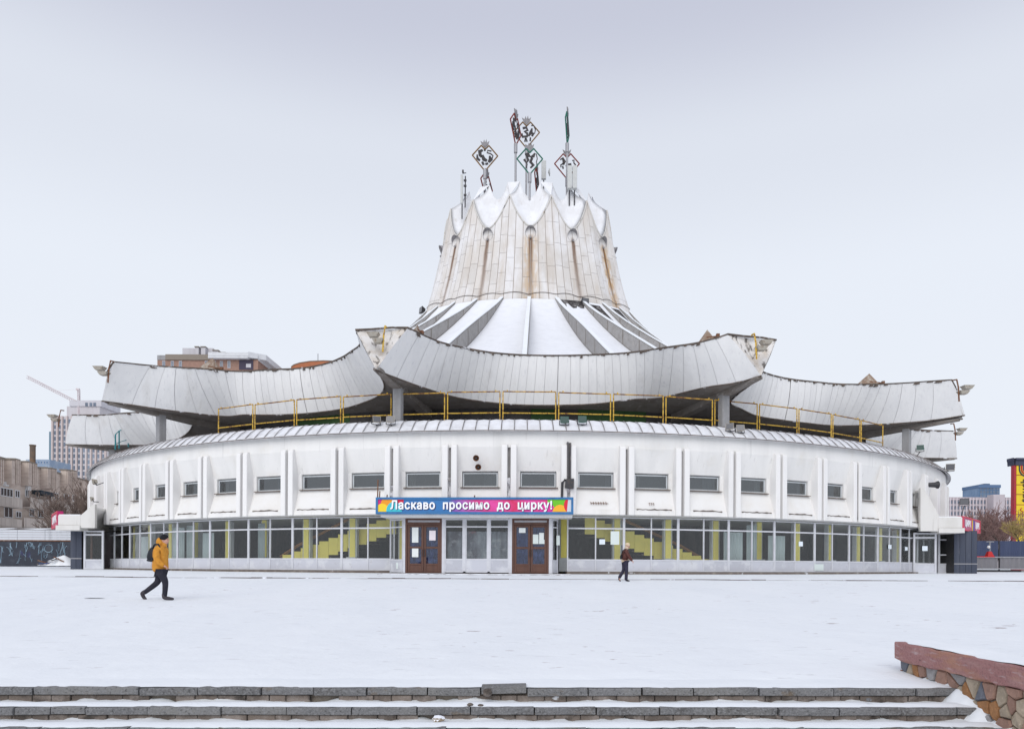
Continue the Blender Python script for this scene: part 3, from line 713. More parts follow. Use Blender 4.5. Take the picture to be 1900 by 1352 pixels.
for k in range(-5, 7):
    a = edge_pt(k, -1, True); b = edge_pt(k - 1, 1, True); c = (edge_pt(k, -1, False) + edge_pt(k - 1, 1, False)) / 2
    n_ = Vector((c.x, c.y, 0)).normalized()
    m = MB(); nseg = 6
    def f(u, v): 
        top = a.lerp(b, u); q = c.lerp(top, v); s_ = abs(u - .5) * 2
        return q - n_ * (.35 * (1 - s_) * sin(pi * min(1, v * .8)))
    m.grid(f, 8, 8); rad('corner_panel', m.mesh('corner_panel', corner_m, smooth=True), B)
    m = MB(); m.tube([a + n_ * .03, a.lerp(b, .3) + n_ * .03 + Vector((0, 0, .04)), a.lerp(b, .7) + n_ * .03, b + n_ * .03], .06, 5); rad('corner_rim', m.mesh('corner_rim', rim_m), B)
    # roof gusset behind the corner
    ph = PC0 + k * DS; i_ = C(34.5, ph, 13.0)
    m = MB(); m.add([a + Vector((0, 0, -.04)), b + Vector((0, 0, -.04)), i_ + Vector((0, 0, -.04))], [(0, 1, 2)]); rad('canopy_roof', m.mesh('canopy_roof', roof_snow), B)

# ================================================================== TOWER
TX = 0.95; ELL = .55
TZ = [27.4, 28.95, 31.2, 33.9, 36.3, 39.4]; TA = [12.0, 11.45, 10.8, 10.18, 9.67, 9.09]
DF = 2 * pi / 13; TP0 = .02
def tpt(ph, z, off=0.0, flute=True):
    a = herm(TZ, TA, z)
    if flute:
        u = ((ph - TP0) / DF + .5) % 1.0; a *= 1 - .035 * (sin(pi * u)) ** 1.5
    a += off
    return Vector((TX + a * sin(ph), -ELL * a * cos(ph), z))
ZP, ZDEP = 39.15, 3.45
def ztop(ph):
    t = (((ph - TP0) / DF + .5) % 1.0) * 2 - 1
    return ZP - ZDEP * (1 - abs(t) ** 1.7)
def tower_mat():
    m = M('tower_cladding', (.64, .61, .58), [((.76, .75, .755), .5, (1, 1, .5), .44, .62, .9), ((.50, .42, .34), .8, V, .52, .74, .6), ((.33, .27, .22), 3.5, (1, 1, .15), .64, .78, .6)], rnd=.06, rough=.75, bump=.25, bscale=3, bstretch=(.4, .4, 4))
    t = m.node_tree; N = t.nodes; L = t.links; b = N['Principled BSDF']; src = b.inputs['Base Color'].links[0].from_socket
    uv = N.new('ShaderNodeUVMap'); uv.uv_map = 'UVMap'; sp = N.new('ShaderNodeSeparateXYZ'); L.new(uv.outputs[0], sp.inputs[0])
    nz = N.new('ShaderNodeTexNoise'); nz.inputs['Scale'].default_value = 3.0; mpu = N.new('ShaderNodeMapping'); mpu.inputs['Scale'].default_value = (7, .30, 1); L.new(uv.outputs[0], mpu.inputs[0]); L.new(mpu.outputs[0], nz.inputs['Vector']); nz.inputs['Detail'].default_value = 6
    def ma(op, a, c):
        q = N.new('ShaderNodeMath'); q.operation = op
        for i, w in enumerate((a, c)):
            if isinstance(w, (int, float)): q.inputs[i].default_value = w
            else: L.new(w, q.inputs[i])
        return q.outputs[0]
    def mr(f, a, c, lo=0, hi=1):
        r = N.new('ShaderNodeMapRange'); r.inputs[1].default_value = a; r.inputs[2].default_value = c; r.inputs[3].default_value = lo; r.inputs[4].default_value = hi
        L.new(f, r.inputs[0]); return r.outputs[0]
    off = ma('ABSOLUTE', ma('SUBTRACT', ma('FRACT', ma('ADD', sp.outputs[0], .5), 0), .5), 0)   # distance from flute centre, 0..0.5
    offn = ma('ADD', off, ma('MULTIPLY', ma('SUBTRACT', nz.outputs['Fac'], .5), .05))
    below = mr(sp.outputs[1], 34.9, 34.3)
    fade = mr(sp.outputs[1], 27.5, 33.5, .35, 1)
    core = ma('MULTIPLY', ma('MULTIPLY', mr(offn, .065, .02), below), fade)
    # each flute has its own amount of rust
    wn = N.new('ShaderNodeTexWhiteNoise'); wn.noise_dimensions = '1D'; L.new(ma('FLOOR', ma('ADD', sp.outputs[0], .5), 0), wn.inputs['W'])
    wide = ma('MULTIPLY', ma('MULTIPLY', mr(offn, .24, .06), below), ma('MULTIPLY', mr(nz.outputs['Fac'], .36, .56), mr(wn.outputs['Value'], .2, .9, .1, .9)))
    m1 = N.new('ShaderNodeMix'); m1.data_type = 'RGBA'; L.new(wide, m1.inputs['Factor']); L.new(src, m1.inputs[6]); m1.inputs[7].default_value = (.50, .30, .11, 1)
    m2 = N.new('ShaderNodeMix'); m2.data_type = 'RGBA'; L.new(ma('MULTIPLY', core, .9), m2.inputs['Factor']); L.new(m1.outputs[2], m2.inputs[6]); m2.inputs[7].default_value = (.16, .075, .03, 1)
    L.new(m2.outputs[2], b.inputs['Base Color'])
    return m
tower_m = tower_mat()
joint_m = M('panel_joint', (.42, .37, .33), [((.4, .35, .3), 3, S1, .5, .7, .6)])
m = MB()
def f(u, v):
    ph = TP0 + (u * 13 - 6.5) * DF; z = 27.3 + (ztop(ph) - .02 - 27.3) * v
    return tpt(ph, z, -.05)
m.grid(f, 13 * 24, 10)
TW = rad('tower', m.mesh('tower', joint_m, smooth=True, fix=False), B)
rr = random.Random(21)
NS = 6
for j in range(-4, 5):
    for i in range(NS):
        u0, u1 = i / NS, (i + 1) / NS
        p0_, p1_ = TP0 + (j - .5 + u0) * DF, TP0 + (j - .5 + u1) * DF
        e = .0035
        z = 27.4 + rr.uniform(.6, 2.4); z_prev = 27.35
        zt_min = min(ztop(p0_ + e), ztop(p1_ - e), ztop((p0_ + p1_) / 2))
        cuts = [z_prev]
        while z < zt_min - .7:
            cuts.append(z); z += rr.uniform(1.9, 2.6)
        cuts.append(None)
        for a, b in zip(cuts[:-1], cuts[1:]):
            m = MB(); uvs = []
            def f(u, v):
                ph = p0_ + e + (p1_ - p0_ - 2 * e) * u; zt = (ztop(ph) if b is None else b - .02)
                z = a + .012 + (zt - a - .012) * v
                return tpt(ph, z, .012)
            m.slab(f, 2, 3, lambda q: Vector((-(q.x - TX) * .004, -q.y * .004, 0)))
            me = m.mesh('cladding_panel', tower_m)
            uvl = me.uv_layers.new(name='UVMap')
            for lp in me.loops:
                q = me.vertices[lp.vertex_index].co; ph = atan2(q.x - TX, -q.y / ELL)
                uvl.data[lp.index].uv = ((ph - TP0) / DF, q.z)
            sub('cladding_panel', me, TW)
# scoops between the points of the crown, and the small gussets
crown_snow = M('crown_sheet', (.74, .74, .755), [((.82, .83, .86), .8, S1, .42, .6, .9), ((.55, .52, .49), 2.0, (1, 1, .3), .6, .75, .6)], rough=.7, bump=.25, bscale=2)
IN = .80
def inner(ph, tt):
    zi = 41.05 - 1.72 * (1 - abs(tt) ** 1.9)
    a = herm(TZ, TA, 39.0) * IN
    return Vector((TX + a * sin(ph), -ELL * a * cos(ph), zi))
for j in range(13):
    cphi = TP0 + (j - 6) * DF
    def f(u, v):
        t = -1 + 2 * u
        if abs(t) > .999: t *= .999
        ph = cphi + t * DF / 2; o = tpt(ph, ztop(ph), .0); q = inner(cphi + t * .62 * DF / 2, t)
        r = o.lerp(q, v); c_ = Vector((TX, 0, 0)) - Vector((r.x, r.y, 0))
        return r + c_.normalized() * (.35 * sin(pi * v)) + Vector((0, 0, -.25 * sin(pi * v) * (1 - t * t)))
    m = MB(); m.slab(f, 16, 6, lambda q: (Vector((TX - q.x, -q.y, 0)).normalized() * .05))
    sc_o = sub('crown_scoop', m.mesh('crown_scoop', crown_snow, smooth=True), TW)
    # edge bead along the outer U
    pts = [f(i / 28, 0) + (f(i / 28, 0) - Vector((TX, 0, f(i / 28, 0).z))).normalized() * .05 for i in range(29)]
    m = MB(); m.tube(pts, .075, 6); sub('crown_bead', m.mesh('crown_bead', rib_edge, smooth=True), TW)
    pk = cphi + DF / 2; o = tpt(pk, ZP, 0)
    l = inner(cphi + .62 * DF / 2, 1); r = inner(pk + DF / 2 * .38, 1)
    m = MB(); m.prism([o, l, r], Vector((TX - o.x, -o.y, 0)).normalized() * .06); sub('crown_gusset', m.mesh('crown_gusset', crown_snow), TW)
# rain spouts under each scoop
spout_m = M('spout', (.30, .29, .30), [((.12, .10, .09), 3, S1, .5, .7, .7)])
for j in range(-4, 5):
    ph = TP0 + j * DF; z = 34.95
    c_ = tpt(ph, z, 0); nrm = Vector((sin(ph) * ELL, -cos(ph), 0)).normalized(); tt = Vector((-nrm.y, nrm.x, 0))
    m = MB(); rim = [c_ + tt * (.55 * cos(q)) + Vector((0, 0, .62 * sin(q))) for q in [2 * pi * i / 20 for i in range(20)]]
    inn = [c_ - nrm * .55 + tt * (.42 * cos(q)) + Vector((0, 0, .45 * sin(q) + .05)) for q in [2 * pi * i / 20 for i in range(20)]]
    outr = [q + nrm * (.10 + .35 * max(0, (q.z - c_.z)) / .62) for q in rim]
    m.add(rim + outr + inn, [(i, (i + 1) % 20, 20 + (i + 1) % 20, 20 + i) for i in range(20)] + [(20 + i, 20 + (i + 1) % 20, 40 + (i + 1) % 20, 40 + i) for i in range(20)] + [list(range(40, 60))])
    m.tube([c_ - nrm * .2 + Vector((0, 0, -.42)), c_ + nrm * .30 + Vector((0, 0, -.55))], .10, 8)
    sub('rain_spout', m.mesh('rain_spout', spout_m), TW)
m = MB(); m.grid(lambda u, v: Vector((TX + 7.0 * v * sin(u * 2 * pi), -ELL * 7.0 * v * cos(u * 2 * pi), 36.2)), 40, 2); sub('tower_deck', m.mesh('tower_deck', roof_snow), TW)
# ---- snow roof and ribs
RO_ = 34.5
def rpt(ph, t, up=0.0):
    e = tpt(ph, 27.75, 0.0, False); o = C(RO_, ph, 13.0)
    q = e.lerp(o, t); q.z = 12.95 + (27.6 - 12.95) * (1 - t) ** (1.47 + .75 * sin(ph) ** 2) + up
    return q
m = MB(); m.grid(lambda u, v: rpt(-pi + 2 * pi * u, v), 26 * 6, 16); rad('cone_roof', m.mesh('cone_roof', roof_snow, smooth=True, fix=False), B)
DR = 2 * pi / 26
for j in range(-7, 8):
    ph = j * DR + TP0 * .3
    w = .15
    def hgt(t): return .15 + 1.45 * sin(pi * min(1, t * 1.1)) ** 1.1
    pts = [(t, hgt(t)) for t in [i / 14 for i in range(15)]]
    d = (rpt(ph, 1) - rpt(ph, 0)); d.z = 0; d.normalize(); sdv = Vector((-d.y, d.x, 0))
    m = MB()
    for (t0, h0), (t1, h1) in zip(pts[:-1], pts[1:]):
        a0, a1 = rpt(ph, t0, -.1), rpt(ph, t1, -.1); b0, b1 = rpt(ph, t0, h0), rpt(ph, t1, h1)
        m.hexa([a0 - sdv * w, a1 - sdv * w, a1 + sdv * w, a0 + sdv * w, b0 - sdv * w, b1 - sdv * w, b1 + sdv * w, b0 + sdv * w])
    rb = rad('roof_rib', m.mesh('roof_rib', rib_core), B)
    m = MB()
    m.slab(lambda u, v: rpt(ph, u, hgt(u) + .02) + sdv * (w * 1.15 * (2 * v - 1)), 14, 2, (0, 0, .09)); sub('snow_cap', m.mesh('snow_cap', snow, smooth=False), rb)
    sides = (-1, 1) if abs(j) < 2 else ((1,) if j < 0 else (-1,))
    for sg in (-1, 1):
        npan = 9
        for i in range(npan):
            t0, t1 = i / npan + .004, (i + 1) / npan - .004
            m = MB()
            q = [rpt(ph, t0, .12), rpt(ph, t1, .12), rpt(ph, t1, hgt(t1) - .06), rpt(ph, t0, hgt(t0) - .06)]
            q = [p_ + sdv * (sg * (w + .004)) for p_ in q]
            m.prism(q, sdv * sg * .03); sub('rib_panel', m.mesh('rib_panel', rib_m), rb)
bare = M('bare_roofing', (.045, .04, .04), [((.3, .29, .29), 2.2, S1, .52, .62, .9)])
for ph0_, ph1_, t0_, t1_, sd_ in ((.52, .66, .015, .26, 1), (.28, .49, .0, .075, 2), (.78, .93, .01, .20, 3), (.235, .27, .0, .05, 4)):
    rr = random.Random(sd_); e_ = [rr.uniform(.35, 1) for _ in range(13)]
    m = MB(); m.grid(lambda u, v: rpt(ph0_ + (ph1_ - ph0_) * u, t0_ + (t1_ - t0_) * v * e_[int(u * 12)], .035), 12, 6); rad('bare_patch', m.mesh('bare_patch', bare), B)
# hem cable round the tower foot
m = MB(); m.tube([tpt(-1.5 + 3.0 * i / 120, 28.15 + .22 * abs(sin((i / 120 * 3.0 - 1.5) / DR * pi)), .10, True) for i in range(121)], .028, 4); sub('cable', m.mesh('cable', seam_m), TW)

# ================================================================== ENTRANCE
PV = -.0518; RV = 41.55
def vs_(px, R=RV): return onplane(px, 1000, PV, R)[0]
def vz_(py, R=RV): return onplane(900, py, PV, R)[1]
def vbox(m, x0, x1, z0, z1, R0, R1, mi=0): m.box8((x0, -max(R0, R1), z0), (x1, -min(R0, R1), z1), mi)
VE = rad('entrance_vestibule', MB().box8((-5.05, -RV + .12, 2.56), (4.35, -40.6, 2.84)).mesh('entrance_vestibule', white), B, PV)
def vsub(m, name, mat_, bev=0):
    o = sub(name, m.mesh(name, mat_), VE)
    if bev: bevel(o, bev)
    return o
zt, zb = 2.56, -.40
# white posts
for a, b in ((748, 752), (820, 825.6), (944, 950), (1018.5, 1024.5)): m = MB(); vbox(m, vs_(a), vs_(b), zb, zt, RV + .03, RV - .12); vsub(m, 'post', alu)
for a, b in ((859.7, 864), (905, 909)): m = MB(); vbox(m, vs_(a), vs_(b), zb + .1, zt, RV + .02, RV - .08); vsub(m, 'post', alu)
for a, b in ((825.6, 859.7), (864, 905), (909, 944)):
    m = MB(); q0, q1 = vs_(a) + .002, vs_(b) - .002; vbox(m, q0, q0 + .05, zb + .05, 2.56, RV + .004, RV - .07); vbox(m, q1 - .05, q1, zb + .05, 2.56, RV + .004, RV - .07)
    for z0, z1 in ((zb + .04, zb + .12), (gz0 - .05, gz0 + .03), (2.08, 2.15), (2.48, 2.56)): vbox(m, q0 + .05, q1 - .05, z0, z1, RV + .001, RV - .066)
    vsub(m, 'window_frame', alu)
for a, b in ((825.6, 859.7), (864, 905), (909, 944)):
    m = MB(); vbox(m, vs_(a), vs_(b), gz0 + .03, 2.08, RV - .02, RV - .035); vsub(m, 'pane', glass)
    m = MB(); vbox(m, vs_(a), vs_(b), 2.15, 2.48, RV - .02, RV - .035); vsub(m, 'pane', glass)
    m = MB(); vbox(m, vs_(a), vs_(b), zb + .12, gz0 - .05, RV - .015, RV - .045); vsub(m, 'base_panel', base_panel)
# dusty cloth hung behind the middle panes
cloth_m = M('foyer_hanging', (.30, .33, .37), [((.12, .12, .15), .9, (1, 1, .5), .42, .6, .9), ((.45, .47, .5), 1.7, S1, .55, .68, .7), ((.34, .10, .12), .7, S1, .64, .7, .7)])
m = MB(); m.grid(lambda u, v: srz(vs_(826) + (vs_(944) - vs_(826)) * u, RV - .75 + .06 * sin(u * 40), -.3 + 2.2 * v), 60, 2); vsub(m, 'curtain', cloth_m)
# oblique side panes
for (a, R0), (b, R1) in (((-4.98, 40.85), (vs_(748), RV - .03)), ((vs_(1024.5), RV - .03), (4.28, 40.85))):
    p0, p1 = srz(a, R0, 0), srz(b, R1, 0); d = (p1 - p0); L_ = d.length; rz = atan2(d.y, d.x); c = (p0 + p1) / 2
    m = MB()
    for q in (-L_ / 2 + .03, L_ / 2 - .03): m.box(c + d.normalized() * q + Vector((0, 0, (zt + zb) / 2)), (.06, .08, zt - zb), rz=rz)
    for z in (zb + .06, gz0 - .05, 2.1, 2.5): m.box(c + Vector((0, 0, z)), (L_ - .12, .06, .07), rz=rz)
    vsub(m, 'side_frame', alu)
    m = MB(); m.box(c + Vector((0, 0, (gz0 + 2.1) / 2)), (L_ - .1, .012, 2.1 - gz0), rz=rz); vsub(m, 'pane', glass)
    m = MB(); m.box(c + Vector((0, 0, 2.3)), (L_ - .1, .012, .33), rz=rz); vsub(m, 'pane', glass)
    m = MB(); m.box(c + Vector((0, 0, (zb + gz0) / 2)), (L_ - .1, .03, gz0 - zb - .12), rz=rz); vsub(m, 'base_panel', base_panel)
m = MB(); vbox(m, -5.3, 4.6, -.62, zb - .005, RV + .10, 40.5); vsub(m, 'threshold', plinth_m)
# doors
door_glass = glass_mat('frosty_glass', (.45, .50, .62), .03, 1.0)
frost_m = M('frosted_film', (.22, .26, .40), [((.60, .65, .75), 5, (1, 1, .5), .46, .60, .9), ((.05, .06, .13), 7, (1, 1, .4), .54, .62, .9)], rough=.4)
for di, (a, b) in enumerate(((752, 820), (950, 1018.5))):
    x0, x1 = vs_(a), vs_(b); zh = 2.30
    m = MB()
    for q0, q1 in ((x0, x0 + .11), (x1 - .11, x1)): vbox(m, q0, q1, zb, zt, RV + .0, RV - .14)
    vbox(m, x0 + .11, x1 - .11, zt - .09, zt, RV - .004, RV - .14); vbox(m, x0 + .11, x1 - .11, zh - .08, zh + .05, RV - .004, RV - .14)
    dr = sub('entrance_door', m.mesh('entrance_door', brown_wood), B); dr.rotation_euler = (0, 0, PV)
    m = MB(); vbox(m, x0 + .11, x1 - .11, zh + .05, zt - .09, RV - .08, RV - .10); sub('transom_panel', m.mesh('transom_panel', alu), dr)
    mid = (x0 + x1) / 2
    for q0, q1, sg in ((x0 + .115, mid - .008, 1), (mid + .008, x1 - .115, -1)):
        m = MB(); w = .125; zl0, zl1 = zb + .01, zh - .085
        vbox(m, q0, q0 + w, zl0, zl1, RV - .05, RV - .11); vbox(m, q1 - w, q1, zl0, zl1, RV - .05, RV - .11)
        for z0, z1 in ((zl0, zl0 + .06), (.02, .12), (.93, 1.04), (zl1 - .12, zl1)): vbox(m, q0 + w, q1 - w, z0, z1, RV - .052, RV - .108)
        vbox(m, q0 + w, q1 - w, zl0 + .06, .02, RV - .07, RV - .10)
        lf = sub('door_leaf', m.mesh('door_leaf', brown_wood), dr); bevel(lf, .008)
        for z0, z1 in ((.12, .93), (1.04, zl1 - .12)):
            m = MB(); vbox(m, q0 + w, q1 - w, z0, z1, RV - .078, RV - .084); sub('pane', m.mesh('pane', door_glass), dr)
            m = MB(); vbox(m, q0 + w, q1 - w, z0, z1, RV - .13, RV - .135); sub('frosted_film', m.mesh('frosted_film', frost_m), dr)
        hx = q1 - .05 if sg > 0 else q0 + .05
        m = MB(); m.tube([srz(hx, RV - .05, .5), srz(hx, RV + .02, .53), srz(hx, RV + .02, .85), srz(hx, RV - .05, .88)], .016, 6); sub('handle', m.mesh('handle', dark_metal), dr)
# entrance step
m = MB(); rr = random.Random(2)
a0, a1 = onplane(700, 1068, PV, 43.0)[0], onplane(1060, 1068, PV, 43.0)[0]
n = 60; vs = []; fs = []
for i in range(n + 1):
    x = a0 + (a1 - a0) * i / n
    for R, z in ((43.0, -.60), (43.0 + rr.uniform(-.03, .03), -.445 + rr.uniform(-.02, .01)), (42.94, -.425), (41.6, -.418)): vs.append(srz(x, R, z))
for i in range(n):
    for k in range(3): fs.append((i * 4 + k, i * 4 + k + 1, (i + 1) * 4 + k + 1, (i + 1) * 4 + k))
fs += [(0, 1, 2, 3), (n * 4 + 3, n * 4 + 2, n * 4 + 1, n * 4)]
m.add(vs, fs); o = rad('entrance_step', m.mesh('entrance_step', M('worn_step', (.16, .14, .12), [((.8, .82, .86), 1.5, S1, .50, .58, 1), ((.3, .27, .24), 6, S1, .5, .7, .7)], snow=(.45, .75), bump=.4)), B, PV)
# ---- paper notices on the doors and panes
paper_n = 0
def paper_mat(name, base, ink, scale):
    m = bpy.data.materials.new(name); m.use_nodes = True; t = m.node_tree; N = t.nodes; L = t.links; b = N['Principled BSDF']; b.inputs['Roughness'].default_value = .6
    g = N.new('ShaderNodeTexCoord'); mp = N.new('ShaderNodeMapping'); mp.inputs['Scale'].default_value = scale; L.new(g.outputs['Generated'], mp.inputs[0])
    br = N.new('ShaderNodeTexBrick'); br.inputs['Scale'].default_value = 1; br.inputs['Color1'].default_value = (*base, 1); br.inputs['Color2'].default_value = (*[(a + b_) / 2 for a, b_ in zip(base, ink)], 1); br.inputs['Mortar'].default_value = (*base, 1); br.inputs['Mortar Size'].default_value = .25
    br.inputs['Brick Width'].default_value = .6; br.inputs['Row Height'].default_value = .9
    L.new(mp.outputs[0], br.inputs['Vector']); L.new(br.outputs['Color'], b.inputs['Base Color']); return m
pm_g = paper_mat('notice_grey', (.74, .78, .77), (.3, .33, .35), (4, 1, 9)); pm_r = paper_mat('notice_red', (.80, .74, .77), (.6, .1, .15), (3, 1, 6)); pm_b = paper_mat('notice_blue', (.75, .82, .88), (.03, .18, .5), (1.5, 1, 4))
pm_p = M('notice_plain', (.66, .73, .71))
def notice(x0, y0, x1, y1, mat_, label, frame=None, group=None):
    phi, R = frame if frame else (PV, RV - .062)
    s0, z1 = onplane(x0, y0, phi, R); s1, z0 = onplane(x1, y1, phi, R)
    M3 = Matrix.Rotation(phi, 3, 'Z')
    m = MB()
    q = [AXIS + M3 @ srz(s, R + dr, z) for s, z in ((s0, z0), (s1, z0), (s1, z1), (s0, z1)) for dr in (0,)]
    m.prism(q, M3 @ Vector((0, -.006, 0)))
    return tag(m.build('notice', mat_), label, 'notice', group)
notice(764.6, 978, 776.2, 1006, pm_g, 'tall pale text notice on the upper pane of the left brown door')
notice(764.6, 1014, 776.2, 1033, pm_g, 'short pale text notice on the lower pane of the left brown door')
notice(796.5, 983.8, 808.2, 1002, pm_r, 'white notice with red print on the left brown door')
notice(963, 979, 975, 988, pm_g, 'small pale notice high on the left leaf of the right brown door')
notice(988, 991, 999, 1008.5, pm_p, 'pale green sheet low at the inner side of the right brown door')
notice(1000.5, 988, 1009, 1001, pm_g, 'narrow text notice overlapping the pale green sheet on the right door')
notice(1000, 1000.8, 1011, 1008.5, pm_p, 'curled sheet under the narrow notice on the right brown door')
def bayframe(px):
    phi, z = oncyl(px, 1000, RG)
    k = math.floor((phi - PH0) / DLT); return PH0 + (k + .5) * DLT, RG + .034
NB = 'blue printed notices on the shop windows'
notice(1112, 1000, 1122.5, 1009.5, pm_b, 'white notice with blue print in the pane left of the walking woman', bayframe(1117))
notice(1133, 985, 1149, 1010, pm_p, 'large blank pale sheet in the window above the walking woman', bayframe(1140))
notice(1482, 1004, 1489.5, 1013, pm_b, 'blue printed notice on the sixth pane right of the walking woman', bayframe(1486))
notice(1648, 1010, 1654, 1018, pm_b, 'small blue printed notice on a yellow pillar pane near the right vestibule', bayframe(1651))
notice(1679, 1014, 1684, 1021, pm_b, 'tiny faint notice in the pane just before the right vestibule', bayframe(1681))
notice(1511, 1046, 1528, 1058, pm_p, 'white sheet patched on the base panel right of the middle', bayframe(1519))
notice(1032.5, 993, 1038.5, 1011, pm_p, 'narrow pale green slip in the oblique pane right of the doors', (PV, RV - .30))
notice(735, 1043, 741, 1055, pm_p, 'small white plate on the base panel left of the left door', (PV, RV - .28))

# ================================================================== BANNER
RB = 42.75
bs0, bz1 = onplane(697, 922, PV, RB); bs1, bz0 = onplane(1064, 953.5, PV, RB)
M3 = Matrix.Rotation(PV, 3, 'Z')
def bp(s, R, z): return AXIS + M3 @ srz(s, R, z)
bc = bp((bs0 + bs1) / 2, RB, bz0)
BN = thing('banner', 'long colourful banner with white Cyrillic greeting in a blue frame above the doors', 'banner', bc)
blue_fr = M('blue_frame', (.02, .15, .36), [((.015, .08, .2), 3, S1, .5, .7, .7)], rough=.4, spec=.5)
m = MB()
def bb(s0, s1, z0, z1, R0, R1):
    m.hexa([bp(s0, R1, z0), bp(s1, R1, z0), bp(s1, R0, z0), bp(s0, R0, z0), bp(s0, R1, z1), bp(s1, R1, z1), bp(s1, R0, z1), bp(s0, R0, z1)])
fw = .12
bb(bs0, bs1, bz1 - fw, bz1, RB - .25, RB); bb(bs0, bs1, bz0, bz0 + fw, RB - .25, RB)
bb(bs0, bs0 + fw, bz0 + fw, bz1 - fw, RB - .25, RB - .003); bb(bs1 - fw, bs1, bz0 + fw, bz1 - fw, RB - .25, RB - .003)
m.build('frame', blue_fr, BN)
def banner_mat():
    m = bpy.data.materials.new('banner_print'); m.use_nodes = True; t = m.node_tree; N = t.nodes; L = t.links; b = N['Principled BSDF']; b.inputs['Roughness'].default_value = .45
    g = N.new('ShaderNodeTexCoord'); sp = N.new('ShaderNodeSeparateXYZ'); L.new(g.outputs['Generated'], sp.inputs[0])
    mp = N.new('ShaderNodeMapping'); mp.inputs['Scale'].default_value = (9, 1, 1.2); mp.inputs['Rotation'].default_value = (0, .5, 0); L.new(g.outputs['Generated'], mp.inputs[0])
    n = N.new('ShaderNodeTexNoise'); n.inputs['Scale'].default_value = 1.3; n.inputs['Detail'].default_value = 3; L.new(mp.outputs[0], n.inputs['Vector'])
    a = N.new('ShaderNodeMath'); a.operation = 'MULTIPLY_ADD'; L.new(n.outputs['Fac'], a.inputs[0]); a.inputs[1].default_value = .16; L.new(sp.outputs['X'], a.inputs[2])
    a2 = N.new('ShaderNodeMath'); a2.operation = 'MULTIPLY_ADD'; L.new(sp.outputs['Z'], a2.inputs[0]); a2.inputs[1].default_value = .03; L.new(a.outputs[0], a2.inputs[2])
    r = N.new('ShaderNodeValToRGB'); L.new(a2.outputs[0], r.inputs[0]); e = r.color_ramp.elements
    e[0].position = .12; e[0].color = (.02, .15, .42, 1); e[1].position = .97; e[1].color = (.70, .03, .22, 1)
    for p_, c_ in ((.44, (.02, .16, .42)), (.49, (.22, .08, .40)), (.54, (.42, .10, .42)), (.62, (.62, .03, .22)), (.72, (.72, .05, .33)), (.80, (.62, .01, .10)), (.88, (.72, .05, .33))):
        q = e.new(p_); q.color = (*c_, 1)
    L.new(r.outputs[0], b.inputs['Base Color']); return m
m = MB(); bb(bs0 + fw, bs1 - fw, bz0 + fw, bz1 - fw, RB - .12, RB - .05); m.build('print', banner_mat(), BN)
PR = RB - .046
def patch(poly, col, name, R):
    m = MB(); m.prism([bp(s, R, z) for s, z in poly], (bp(0, 1, 0) - bp(0, 0, 0)) * .002); m.build(name, M(name + '_ink', col, rough=.45), BN)
bx0, bx1, by0, by1 = bs0 + fw, bs1 - fw, bz0 + fw, bz1 - fw
bh = by1 - by0
def clipdisc(cx, cz, r, n=28, x0=None, x1=None):
    x0 = bx0 if x0 is None else x0; x1 = bx1 if x1 is None else x1
    return [(min(max(cx + r * cos(2 * pi * i / n), x0), x1), min(max(cz + 1.15 * r * sin(2 * pi * i / n), by0), by1)) for i in range(n)]
BAL = [((bx0, bx0 + .5), None)]
patch([(bx0, by0), (bx0 + .35, by0), (bx0 + .3, by1), (bx0, by1)], (.60, .02, .20), 'magenta_balloon', PR)
patch(clipdisc(bx0 + .95, by1 - .02, .42), (.60, .01, .05), 'red_balloon', PR + .003)
patch(clipdisc(bx0 + .50, by1 - .28, .36), (.80, .30, .02), 'orange_balloon', PR + .006)
patch(clipdisc(bx0 + .22, by0 - .05, .42), (.85, .60, .03), 'yellow_balloon', PR + .009)
patch(clipdisc(bx0 + .86, by0 + .05, .42), (.05, .50, .58), 'cyan_balloon', PR + .012)
patch(clipdisc(bx1 - .72, by1 - .10, .52), (.14, .50, .02), 'green_balloon', PR + .003)
patch(clipdisc(bx1 - 1.25, by0 - .0, .42), (.68, .03, .30), 'magenta_balloon', PR + .006)
patch(clipdisc(bx1 - .58, by0 - .08, .40), (.85, .42, .03), 'orange_balloon', PR + .009)
patch(clipdisc(bx1 - .02, by0 + .35, .36), (.65, .02, .05), 'red_balloon', PR + .012)
patch([(bx1 - .22, by0), (bx1, by0), (bx1, by1), (bx1 - .16, by1)], (.55, .6, .66), 'torn_corner', PR + .015)
def text_mesh(body, size, offset=0.0, ext=.01, space=1.0, wspace=1.0):
    cu = bpy.data.curves.new('lettering', 'FONT'); cu.body = body; cu.size = size; cu.offset = offset; cu.extrude = ext
    cu.space_character = space; cu.space_word = wspace; cu.resolution_u = 3
    o = bpy.data.objects.new('tmp', cu); COL.objects.link(o); bpy.context.view_layer.update()
    dg = bpy.context.evaluated_depsgraph_get(); me = bpy.data.meshes.new_from_object(o.evaluated_get(dg))
    bpy.data.objects.remove(o); bpy.data.curves.remove(cu)
    return me
